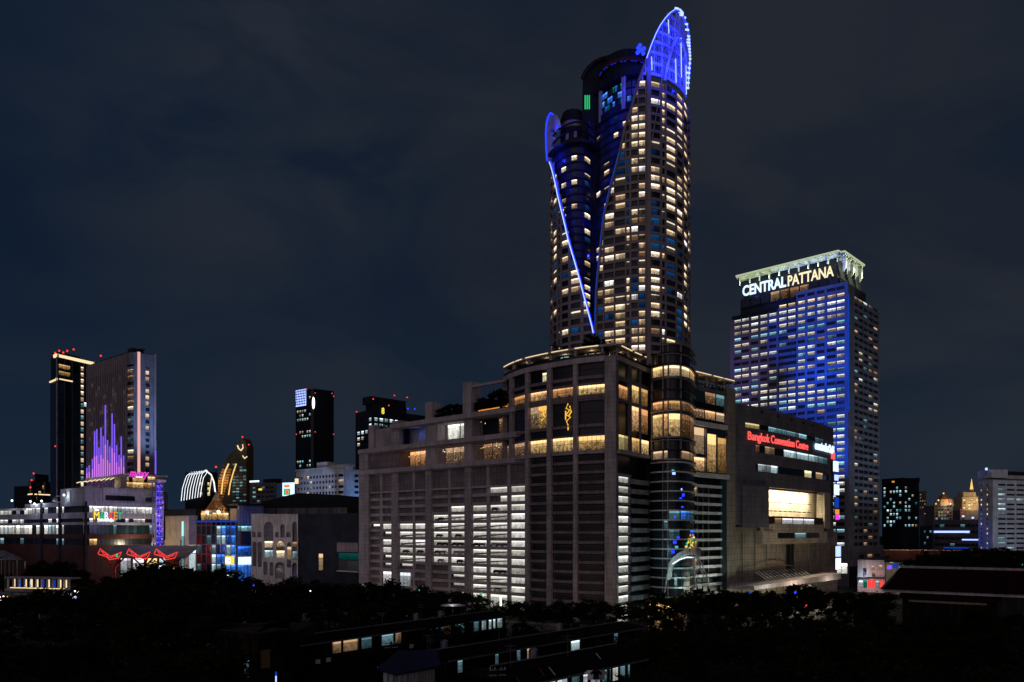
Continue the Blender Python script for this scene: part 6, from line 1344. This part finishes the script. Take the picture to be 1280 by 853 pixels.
prof = [(-30, 741), (0, 742), (50, 741), (105, 739), (125, 730), (140, 722), (160, 712), (185, 706), (205, 704), (232, 702), (262, 712), (280, 707), (300, 718), (330, 724), (370, 723), (405, 724), (440, 728), (475, 727), (500, 726), (540, 733), (575, 741), (605, 745), (640, 752), (680, 757), (700, 752), (740, 752), (780, 751), (810, 749), (840, 745), (870, 738), (905, 735), (940, 737), (975, 735), (1005, 737), (1035, 741), (1070, 736), (1100, 739), (1130, 748), (1170, 750), (1210, 748), (1250, 742), (1300, 745)]
def pr_(x):
    for (a, ya), (b, yb) in zip(prof, prof[1:]):
        if x <= b: return ya+(yb-ya)*(x-a)/(b-a)
    return prof[-1][1]
LM = [(60, 'below the long lit mall wing'), (125, 'left of the red canopy'), (215, 'below the red canopy'), (300, 'below the glass hall'), (375, 'below the arches'), (450, 'below the black block'), (540, 'at the left foot of the parking building'), (660, 'at the lit right part of the parking building'), (770, 'below the louvred corner block'), (830, 'below the grey slatted face'), (900, 'beside the white entrance arch'), (1045, 'below the convention building'), (1110, 'below the blue office tower'), (1300, 'below the temple roof')]
def lm(x):
    for a, t in LM:
        if x < a: return t
    return LM[-1][1]
ordw = ['first', 'second', 'third', 'fourth', 'fifth', 'sixth', 'seventh', 'eighth', 'ninth', 'tenth', 'eleventh', 'twelfth']
def place_row(name, x0, x1, d0, d1, dy, step, near, seed, adj='dark'):
    rnd = random.Random(seed); x = x0; cnt = {}; items = []
    while x < x1:
        d = rnd.uniform(d0, d1); items.append((x, d, pr_(x)+dy+rnd.uniform(-4, 5))); x += step*rnd.uniform(.75, 1.25)
    for i, (x, d, py) in enumerate(items):
        q = lm(x); cnt[q] = cnt.get(q, 0)+1; tot = sum(1 for t in items if lm(t[0]) == q)
        lab = '%s tree, %s row, %s' % (adj, name, q)+(', %s from left' % ordw[cnt[q]-1] if tot > 1 else '')
        tree(W(x, d).x, d, zof(d, py), lab, 'trees of the %s row' % name, near, None, seed*100+i)
place_row('back', -30, 1110, 232, 252, 0, 21, False, 1)
place_row('second', -40, 1310, 178, 200, 26, 34, False, 2)
place_row('middle', -30, 290, 128, 142, 60, 48, True, 3); place_row('middle', 780, 1310, 120, 140, 48, 48, True, 4)
place_row('nearest', -40, 270, 92, 104, 105, 70, True, 5); place_row('nearest', 800, 1330, 88, 104, 88, 68, True, 6)
rnd = random.Random(77)
for i, (x, py) in enumerate(((-6, 716), (48, 706), (58, 702), (70, 700), (82, 703), (94, 709), (104, 716))): tree(W(x, 300).x, 300+rnd.uniform(-8, 8), zof(300, py), 'dark tree behind the lit raised walkway, %s from left' % ordw[i], 'trees behind the walkway', False, .8, i+70)
for i, x in enumerate([1146, 1160, 1176, 1192, 1206, 1222, 1240, 1256, 1274, 1290]):
    d = 330+rnd.uniform(-12, 12); py = [697, 690, 689, 690, 684, 687, 686, 686, 690, 692][i]
    tree(W(x, d).x, d, zof(d, py), 'broad dark tree behind the red temple roof, %s from left' % ordw[i], 'trees behind the temple roof', False, 1.05, i+50)
for i, (x, d, py) in enumerate(((1228, 160, 748), (560, 150, 760))):
    tree(W(x, d).x, d, zof(d, py+10), ('dark tree hiding the lower right of the temple hall', 'dark tree poking up between the two old roofs')[i], None or 'lone foreground trees', True, .8, i+90)
# rooftop planting on the parking building and the mall
bush = [leaf_mesh('foliage', 16, 60, 2.0, 1.5, .26, m, s) for s, m in ((31, 'leaf_far'), (32, 'leaf'))]
def shrub(p, k, label, group=None, cat='shrub', kind='rooftop_shrub'):
    r = thing(kind, label, cat, p, group); c = bpy.data.objects.new('foliage', random.choice(bush)); COL.objects.link(c); c.parent = r; c.scale = (k, k, k); c.location = (0, 0, 1.3*k)
    mb = MB(); mb.tube([(0, 0, -.1), (0, 0, 1.2*k)], .12, 'bark', 5); me = bpy.data.meshes.new('stem'); me.from_pydata(mb.v, [], mb.f); me.materials.append(M['bark']); s_ = bpy.data.objects.new('stem', me); COL.objects.link(s_); s_.parent = r
for i, (x, k) in enumerate(((545, 1.7), (552, 1.9), (560, 2.2), (568, 2.1), (576, 1.9))): shrub((*GF.p(x, -4), 82.4), k, 'round roof shrub between the two upright roof frames, %s from the left' % ordw[i], 'shrubs between the roof frames')
for i, (x, k) in enumerate(((594, 1.9), (601, 2.4), (609, 2.1), (617, 2.9), (624, 3.2), (630, 2.6))): shrub((*GF.p(x, -4), 82.4), k, 'roof terrace tree above the orange light strip, %s from the left' % ordw[i], 'roof terrace trees', 'tree', 'rooftop_tree')
for i, x in enumerate((466, 473, 481, 488)): shrub((*GF.p(x, -6), 82.0), .9, 'low roof shrub on the pale left terrace block, %s from the left' % ordw[i], 'shrubs on the left terrace')
for i, x in enumerate((646, 668, 697, 705, 712, 728, 738, 746)): shrub((*D.p(x, -2.2), 95.9), .85, 'garden shrub under the curved roof light line, %s from the left' % ordw[i], 'shrubs of the roof garden')
for i, x in enumerate((778, 792, 806)): shrub((*R.p(x, -2), 95.9), .8, 'garden shrub on the right hand roof edge, %s from the left' % ordw[i], 'shrubs of the right roof garden')
for i, x in enumerate((870, 878, 889, 898, 904)): shrub((*X.p(x, -2), 91.6), .9, 'glowing terrace shrub on the annex roof, %s from left' % ordw[i], 'shrubs on the annex roof')
for x in (876, 900): q = X.p(x, -.6); lamp('POINT', (q.x, q.y, 94), 90, (1, .6, .2), size=.3)
for i, x in enumerate((720, 728, 736, 748, 757, 765, 775)): shrub((*(D.p(min(x, 756), -8) if x < 757 else R.p(x+8, -8)), 100), 1.3 if i < 6 else 1.0, 'dark shrub on mall roof at the tower foot, %s from left' % ordw[i], 'shrubs at the tower foot')
# palm on the drum roof
pm = thing('palm_tree', 'small palm standing on the left end of the curved mall roof', 'palm', (*D.p(681, -6), 100)); q = pm.location
mb = MB(); mb.tube([(q.x, q.y, 100), (q.x+.2, q.y, 103.2)], [.25, .18], 'bark', 6); mb.build('trunk', pm)
mb = MB(); random.seed(12)
for i in range(16):
    a = i*math.pi/8; up = random.uniform(.4, 1.5); P = [(q.x+.2+math.cos(a)*r, q.y+math.sin(a)*r, 103.2+up*r*.8-.42*r*r*.5) for r in (0, .8, 1.7, 2.7)]
    for A, B in zip(P, P[1:]): s_ = .34; mb.face([(A[0]-math.sin(a)*s_, A[1]+math.cos(a)*s_, A[2]-.15), (A[0]+math.sin(a)*s_, A[1]-math.cos(a)*s_, A[2]-.15), (B[0]+math.sin(a)*s_*.7, B[1]-math.cos(a)*s_*.7, B[2]-.1), (B[0]-math.sin(a)*s_*.7, B[1]+math.cos(a)*s_*.7, B[2]-.1)], 'leaf')
mb.build('frond', pm)
# ================================================================== FOREGROUND: OLD WALK-UP FLATS
def flats(name_label, A, B, zroof, depth, pitch, lights, seed, gallery=2.6):
    """long low block seen from its gallery side: wall with lit openings under deep eaves, pitched tin roof"""
    rnd = random.Random(seed); A, B = Vector(A), Vector(B); u = (B-A).normalized(); n = Vector((u.y, -u.x)); L_ = (B-A).length
    r = thing('walkup_flats', name_label, 'apartment block', (*A, 0)); mb = MB(); P = lambda s, o: tuple(A+u*s+n*o)
    mb.prism([P(0, -1.2), P(L_, -1.2), P(L_, -depth), P(0, -depth)], 0, zroof-.3, 'old_wall')
    mb.prism([P(0, 0), P(L_, 0), P(L_, -1.2), P(0, -1.2)], zroof-gallery-1.3, zroof-gallery-.2, 'old_wall')
    mb.prism([P(0, 0), P(.35, 0), P(.35, -depth), P(0, -depth)], 0, zroof, 'old_wall')
    s = 0
    while s < L_: mb.prism([P(s, 0), P(s+.3, 0), P(s+.3, -.3), P(s, -.3)], 0, zroof, 'old_wall'); s += 4.2
    mb.build('wall', r)
    mb = MB(); h = pitch
    mb.face([(*P(-.8, .9), zroof), (*P(L_+.8, .9), zroof), (*P(L_+.8, -depth/2), zroof+h), (*P(-.8, -depth/2), zroof+h)], 'tin_roof'); mb.face([(*P(-.8, -depth-.8), zroof), (*P(L_+.8, -depth-.8), zroof), (*P(L_+.8, -depth/2), zroof+h), (*P(-.8, -depth/2), zroof+h)][::-1], 'tin_roof')
    mb.face([(*P(-.8, .9), zroof-.02), (*P(-.8, -depth-.8), zroof-.02), (*P(-.8, -depth/2), zroof+h-.02)], 'old_wall'); mb.prism([P(-.8, .9), P(L_+.8, .9), P(L_+.8, .8), P(-.8, .8)], zroof-.3, zroof-.01, 'metal'); mb.tube([(*P(-.8, -depth/2), zroof+h+.05), (*P(L_+.8, -depth/2), zroof+h+.05)], .14, 'metal', 5); mb.build('roof', r)
    for i in range(int(L_/11)):
        sx = rnd.uniform(2, L_-2); q = P(sx, -depth/2-rnd.uniform(1, 3)); mb = MB(); zt_ = zroof+h*.6
        if i % 2: mb.cyl(q, .6, zt_-.2, zt_+1.3, 'metal', 12); mb.cyl(q, .6, zt_+1.3, zt_+1.5, 'metal', 12, .15); mb.build('water_tank', r)
        else: mb.box((*P(sx, -.1), zroof-gallery-.7), (.9, .5, .7), 'steel_white', math.atan2(u.y, u.x)); mb.build('air_conditioner', r)
    for s0, s1, m in lights:
        mb = MB(); q0, q1 = P(s0*L_, -1.15), P(s1*L_, -1.15); mb.face([(*q0, zroof-gallery), (*q1, zroof-gallery), (*q1, zroof-.45), (*q0, zroof-.45)], m, [(0, 0), (1, 0), (1, 1), (0, 1)], (rnd.random(), rnd.random())); mb.build('lit_window', r)
    for i in range(int(L_/9)):
        mb = MB(); q = P(rnd.uniform(0, L_), -depth/2+rnd.uniform(-2, 2)); hh = rnd.uniform(1.5, 3.2); mb.tube([(*q, zroof+h*.6), (*q, zroof+h+hh)], .04, 'metal', 4); mb.tube([(q[0]-.7, q[1], zroof+h+hh*.9), (q[0]+.7, q[1], zroof+h+hh*.9)], .03, 'metal', 4); mb.tube([(q[0]-.5, q[1], zroof+h+hh*.75), (q[0]+.5, q[1], zroof+h+hh*.75)], .03, 'metal', 4); mb.build('antenna', r)
    return r
a_, b_ = W(352, 128), W(634, 176)
flats('long low flats roof farthest back with a run of bluish lit gallery windows', (a_.x, a_.y), (b_.x, b_.y), 14.6, 9, .7, [(.19, .29, 'w_warmdim'), (.295, .345, 'w_cooldim'), (.385, .44, 'w_cooldim'), (.44, .47, 'w_bar'), (.60, .67, 'w_cooldim'), (.67, .71, 'w_bar'), (.73, .78, 'w_cooldim'), (.83, .865, 'w_cooldim'), (.875, .90, 'w_cool'), (.915, .955, 'w_cool'), (.965, .995, 'w_cool')], 1)
a_, b_ = W(560, 118), W(800, 158)
flats('middle flats roof with two pale lit openings behind the frontmost roof', (a_.x, a_.y), (b_.x, b_.y), 14.2, 9, .7, [(.06, .08, 'w_cooldim'), (.22, .235, 'w_cooldim'), (.32, .345, 'w_cooldim'), (.37, .385, 'w_warmdim'), (.60, .65, 'w_cool'), (.86, .885, 'w_cooldim')], 2)
a_, b_ = W(655, 92), W(800, 110)
flats('frontmost flats with laundry and bluish lit gallery at the bottom edge', (a_.x, a_.y), (b_.x, b_.y), 15.6, 9, 1.5, [(.16, .30, 'w_yellow'), (.31, .42, 'w_cool'), (.43, .50, 'w_cooldim'), (.53, .68, 'w_shop'), (.70, .78, 'w_cooldim'), (.80, .85, 'w_white'), (.87, .97, 'w_cooldim')], 3)
# stained gable block at left
r_ = thing('gable_end_house', 'stained end block of the old flats with a narrow pale window', 'apartment block', W(320, 126)); F = Fac([(275, 122), (318, 118), (365, 124)])
e = MB(); e.prism([tuple(F.p(275)), tuple(F.p(318)), tuple(F.p(362)), (F.p(362).x, 140), (F.p(275).x, 140)], 0, zof(120, 797), 'old_wall'); e.fbox(F, 274, 363, zof(120, 798), zof(120, 790), 'old_wall', .4, 14)
for x in (276, 300, 318, 341, 361): e.fbox(F, x-.8, x+.8, 8, zof(120, 798), 'old_wall', .35, .1)
e.build('wall', r_); wn = Wins(r_); wn.add(F, 306, 312, zof(120, 845), zof(120, 823), 'w_cooldim', .1); wn.add(F, 325, 337, zof(120, 835), zof(120, 812), 'timber', .1); wn.done()
# corrugated kiosk with lit side
F = Fac([(478, 91), (497, 88), (546, 93)]); r_ = thing('corrugated_shed', 'small shed with a bluish metal roof and lit corrugated side at the bottom edge', 'shed', W(510, 92))
e = MB(); zt = zof(90, 840)
for i in range(18): x = 479+i*3.6; e.fbox(F, x, x+2.4, 9, zt, 'concrete', .12 if i % 2 else 0, .3)
e.build('wall', r_); e = MB(); q = [F.p(476, .5), F.p(497, .6), F.p(548, .5)]; e.prism([tuple(q[0]), tuple(q[1]), tuple(q[2]), (q[2].x-1, q[2].y+5), (q[0].x+1.5, q[0].y+6)], zt, [zt+.25, zt+.25, zt+.25, zt+1.3, zt+1.3], 'tin_blue'); e.build('roof', r_)
lamp('POINT', (*F.p(485, 2.0), zt-1.0), 10, (.4, .85, 1), size=.15)
e = MB(); 
for i in range(7): e.box(WY(473+i*3.5, 836-i*.6, 93.5), (.22, .22, .3), 'led_teal' if i % 2 else 'led_white')
o = e.build('string_light'); o['label'] = 'short string of pale lights beside the blue roofed shed'; o['category'] = 'lights'
e = MB(); e.tube([WY(345, 860, 110), WY(345, 845, 110)], .1, 'led_bluewhite', 8); e.tube([WY(345, 845, 110), WY(345, 840, 110)], .12, 'led_deepblue', 8); o = e.build('lantern'); o['label'] = 'upright blue and white light tube at the foot of the stained end block'; o['category'] = 'lamp'
# flat white lamp canopy above the back flats
r_ = thing('street_lamp', 'flat white lit disc lamp on a tall pole above the farthest flats roof', 'street lamp', W(566, 205)); e = MB(); e.tube([W(566, 205, 0), WY(566, 759, 205)], [.14, .08], 'metal', 6); e.build('pole', r_); e = MB(); q = WY(566, 757, 205)
e.cyl((q.x, q.y), 3.2, q.z, q.z+.25, 'steel_white', 20, 2.2); e.build('lamp_head', r_); lamp('POINT', (q.x, q.y-1.5, q.z+.9), 60, (1, .95, .9), size=.3); lamp('POINT', (q.x, q.y-4.5, q.z-.3), 120, (1, .95, .9), size=.3)
# utility poles among the flats
for i, (x, y, d) in enumerate(((622, 834, 88), (489, 802, 118))):
    e = MB(); p = WY(x, y, d); e.tube([(p.x, p.y, 0), (p.x, p.y, p.z)], .13, 'old_wall', 6)
    for dz_ in (.3, .9): e.box((p.x, p.y, p.z-dz_), (1.9, .12, .12), 'metal', .3)
    for xx in (-.8, -.3, .4, .8): e.cyl((p.x+xx, p.y), .05, p.z-.24, p.z-.02, 'steel_white', 6)
    o = e.build('utility_pole'); o['label'] = ('utility pole with insulators in front of the middle flats', 'thin utility pole by the farthest flats roof')[i]; o['category'] = 'utility pole'
for i, (x0, y0, x1, y1, d) in enumerate(((674, 835, 680, 845, 86), (686, 834, 694, 844, 86), (645, 846, 650, 853, 84), (745, 817, 751, 824, 96))):
    e = MB(); e.tube([WY(x0, y0, d), WY(x1, y1, d)], .05, ('red_paint', 'steel_white')[i % 2], 5); o = e.build('roof_pole'); o['label'] = ('slanting red pole on the frontmost roof, left one', 'slanting white pole next to the left red pole', 'short slanting red pole at the bottom edge', 'slanting white pole farther right on the frontmost roof')[i]; o['category'] = 'pole'
# laundry
for i, (x, m) in enumerate(((752, 'led_magenta'), (738, 'steel_white'), (745, 'tin_blue'))):
    d = 98; e = MB(); p = WY(x, 838, d); c = [(-.35, 0), (.35, 0), (.75, -.35), (.6, -.6), (.35, -.42), (.38, -1.15), (-.38, -1.15), (-.35, -.42), (-.6, -.6), (-.75, -.35)]
    mm = 'tower_frame' if m == 'led_magenta' else m
    e.face([(p.x+a, p.y-.06, p.z+b) for a, b in c], mm); e.face([(p.x+a, p.y+.06, p.z+b) for a, b in c][::-1], mm)
    for (a, b), (a2, b2) in zip(c, c[1:]+c[:1]): e.face([(p.x+a, p.y-.06, p.z+b), (p.x+a2, p.y-.06, p.z+b2), (p.x+a2, p.y+.06, p.z+b2), (p.x+a, p.y+.06, p.z+b)], mm)
    o = e.build('hanging_shirt'); o['label'] = ('pinkish shirt hanging on the lit gallery, rightmost', 'white shirt hanging on the lit gallery, leftmost', 'blue shirt hanging between the two others on the gallery')[i]; o['category'] = 'shirt'
# ================================================================== LEFT STREET LIFE
r_ = thing('skywalk', 'raised walkway with a lit railing among the trees at the left', 'walkway', W(50, 262)); KF2 = Fac([(10, 262), (86, 256)]); e = MB(); zd = zof(260, 736)
e.fbox(KF2, 8, 92, zd-1, zd, 'concrete', .6, 3); e.fbox(KF2, 8, 92, zd+3.3, zd+3.8, 'concrete', .8, 3.2)
for x in (12, 50, 88): e.fbox(KF2, x-.8, x+.8, 0, zd-1, 'concrete', 0, 1)
for i in range(12): x = 10+i*7; e.fbox(KF2, x-.3, x+.3, zd, zd+3.3, 'steel_white', .3, .2)
e.build('deck', r_); e = MB()
for i in range(10): x = 16+i*7.2; e.fbox(KF2, x, x+.9, zd+.5, zd+3, ['led_warm', 'led_deepblue'][i % 2] if i % 3 else 'led_warm', -.4, .7)
e.fbox(KF2, 14, 82, zd+.1, zd+.35, 'led_warm', .5, -.2); e.build('railing_light', r_); lamp('POINT', (*KF2.p(45, -1), zd+2.5), 220, (.9, 1, .8), size=.3)
random.seed(19); cnames = ['white', 'red', 'teal', 'amber', 'pink', 'blue']; cms = ['flood_white', 'beacon_red', 'led_teal', 'led_orange', 'led_pinkviolet', 'led_bluewhite']
i = 0; e = MB()
for i in range(46): x = random.uniform(60, 112); q = WY(x, random.uniform(739, 751)-(x-60)*.02, 252+random.uniform(-3, 3)); e.ball(q, random.uniform(.12, .42), cms[random.choice([0, 0, 1, 2, 3, 4, 5, 0])], 5)
for i in range(10): q = WY(random.uniform(-2, 10), random.uniform(745, 754), 252); e.ball(q, .25, cms[random.choice([0, 1, 3])], 5)
e.build('market_lights', kind='stuff', label='tangle of tiny market stall lights glimmering through the trees', category='lights')
for i, (x, y) in enumerate(((4, 690), (14, 694))):
    r_ = thing('market_tent', ('teal lit tent roof at the left picture edge', 'white lit stall canopy just right of the teal tent')[i], 'tent', W(x, 300)); e = MB(); q = WY(x, y, 300); e.cyl((q.x, q.y), 4, q.z-1.8, q.z+.5, 'office_side', 10, .5); e.build('roof', r_)
    e = MB()
    for a in range(4): e.tube([(q.x+4.5*math.cos(a*1.57+.7), q.y+4.5*math.sin(a*1.57+.7), 0), (q.x+4.5*math.cos(a*1.57+.7), q.y+4.5*math.sin(a*1.57+.7), q.z-2.4)], .12, 'metal', 5)
    e.build('post', r_); lamp('POINT', (q.x, q.y-3, q.z-3.4), 160, ((.1, .9, .85), (.8, 1, .95))[i], size=.4)
# warm lights behind the trees: restaurant terrace under the grey slats
r_ = thing('street_restaurant', 'small warm lit restaurant front glimpsed through leaves below the slatted face', 'restaurant', W(825, 266)); F = Fac([(808, 268), (856, 264)]); e = MB(); e.fbox(F, 808, 856, 0, zof(266, 754), 'cream', 0, 6); e.fbox(F, 806, 858, zof(266, 754), zof(266, 752.5), 'timber', 2.5, 6); e.build('wall', r_); wn = Wins(r_)
for i in range(8): wn.add(F, 809+i*5.8, 813.5+i*5.8, 2, zof(266, 756), 'w_resty', .15)
wn.done(); lamp('POINT', (*F.p(826, 4), 5), 900, (1, .62, .28), size=.4); lamp('POINT', W(800, 243, 12), 500, (1, .6, .22), size=.3); lamp('POINT', W(838, 244, 13), 700, (1, .62, .25), size=.3); lamp('POINT', W(822, 238, 11), 400, (1, .55, .2), size=.3); lamp('POINT', W(300, 262, 20), 1500, (.1, .5, 1), size=.4); lamp('POINT', W(325, 262, 15), 500, (1, .75, .5), size=.4); lamp('POINT', W(616, 243, 12), 600, (.5, 1, .2), size=.3); lamp('POINT', W(1073, 262, 16), 160, (.6, 1, .3), size=.3)
for i, (x, y, d, m, t) in enumerate(((626, 747, 238, 'flood_white', 'upright white light at the foot of the parking building'), (602, 742, 238, 'led_green', 'green spotlight in the trees left of the upright white light'), (524, 738, 234, 'led_green', 'tiny green light in the tree below the parking slots'), (937, 741, 228, 'led_deepblue', 'blue canopy light below the convention building, left one'), (994, 741, 228, 'led_blue', 'blue canopy light below the convention building, right one'), (388, 739, 230, 'flood_white', 'tiny white street light below the black block'), (282, 748, 226, 'beacon_red', 'tiny red light in the dark trees below the glass hall'), (317, 732, 228, 'led_blue', 'tiny blue light in the trees under the arches'), (1008, 757, 226, 'beacon_red', 'tiny red light in the trees below the convention building'), (1278, 706, 320, 'led_teal', 'tiny teal light at the right picture edge'))):
    e = MB(); q = WY(x, y, d); e.ball(q, .34 if 'tiny' not in t else .2, m, 6); e.tube([(q.x, q.y, 0), (q.x, q.y, q.z-.2)], .07, 'dark_metal', 5)
    if i in (0,): e.tube([(q.x, q.y, q.z-2.5), (q.x, q.y, q.z)], .3, 'flood_white', 6)
    o = e.build('garden_lamp'); o['label'] = t; o['category'] = 'lamp'

def cable(name, pts, label):
    e = MB()
    for a, b in zip(pts, pts[1:]):
        a, b = Vector(a), Vector(b); n = 10; sag = (b-a).length*.03
        e.tube([a+(b-a)*i/n-Vector((0, 0, sag*4*(i/n)*(1-i/n))) for i in range(n+1)], .035, 'dark_metal', 4)
    o = e.build(name); o['label'] = label; o['category'] = 'cable'
cable('overhead_cable', [WY(489, 803, 118), WY(622, 836, 88), WY(800, 800, 96)], 'thin black cable strung between the utility poles over the flats')
# street lamps along the road behind the trees
for i, x in enumerate((455, 520, 580, 700, 745, 880, 930, 1015)):
    d = {455: 366, 520: 338, 580: 318, 700: 277, 745: 266, 880: 285, 930: 312, 1015: 360}[x]; p = W(x, d); r = thing('street_lamp', 'street lamp at the roadside behind the tree row, %s from left' % ordw[i], 'street lamp', p, 'roadside street lamps')
    e = MB(); e.tube([p, (p.x, p.y, 8.6), (p.x-.6, p.y+1.2, 9)], [.12, .08, .05], 'metal', 6); e.build('pole', r); e = MB(); e.box((p.x-.7, p.y+1.5, 8.95), (.35, 1.0, .16), 'metal'); e.box((p.x-.7, p.y+1.5, 8.84), (.26, .8, .05), 'flood_white'); e.build('lamp_head', r)
    lamp('POINT', (p.x-.7, p.y+1.5, 8.5), 330, (1, .82, .6), size=.2)
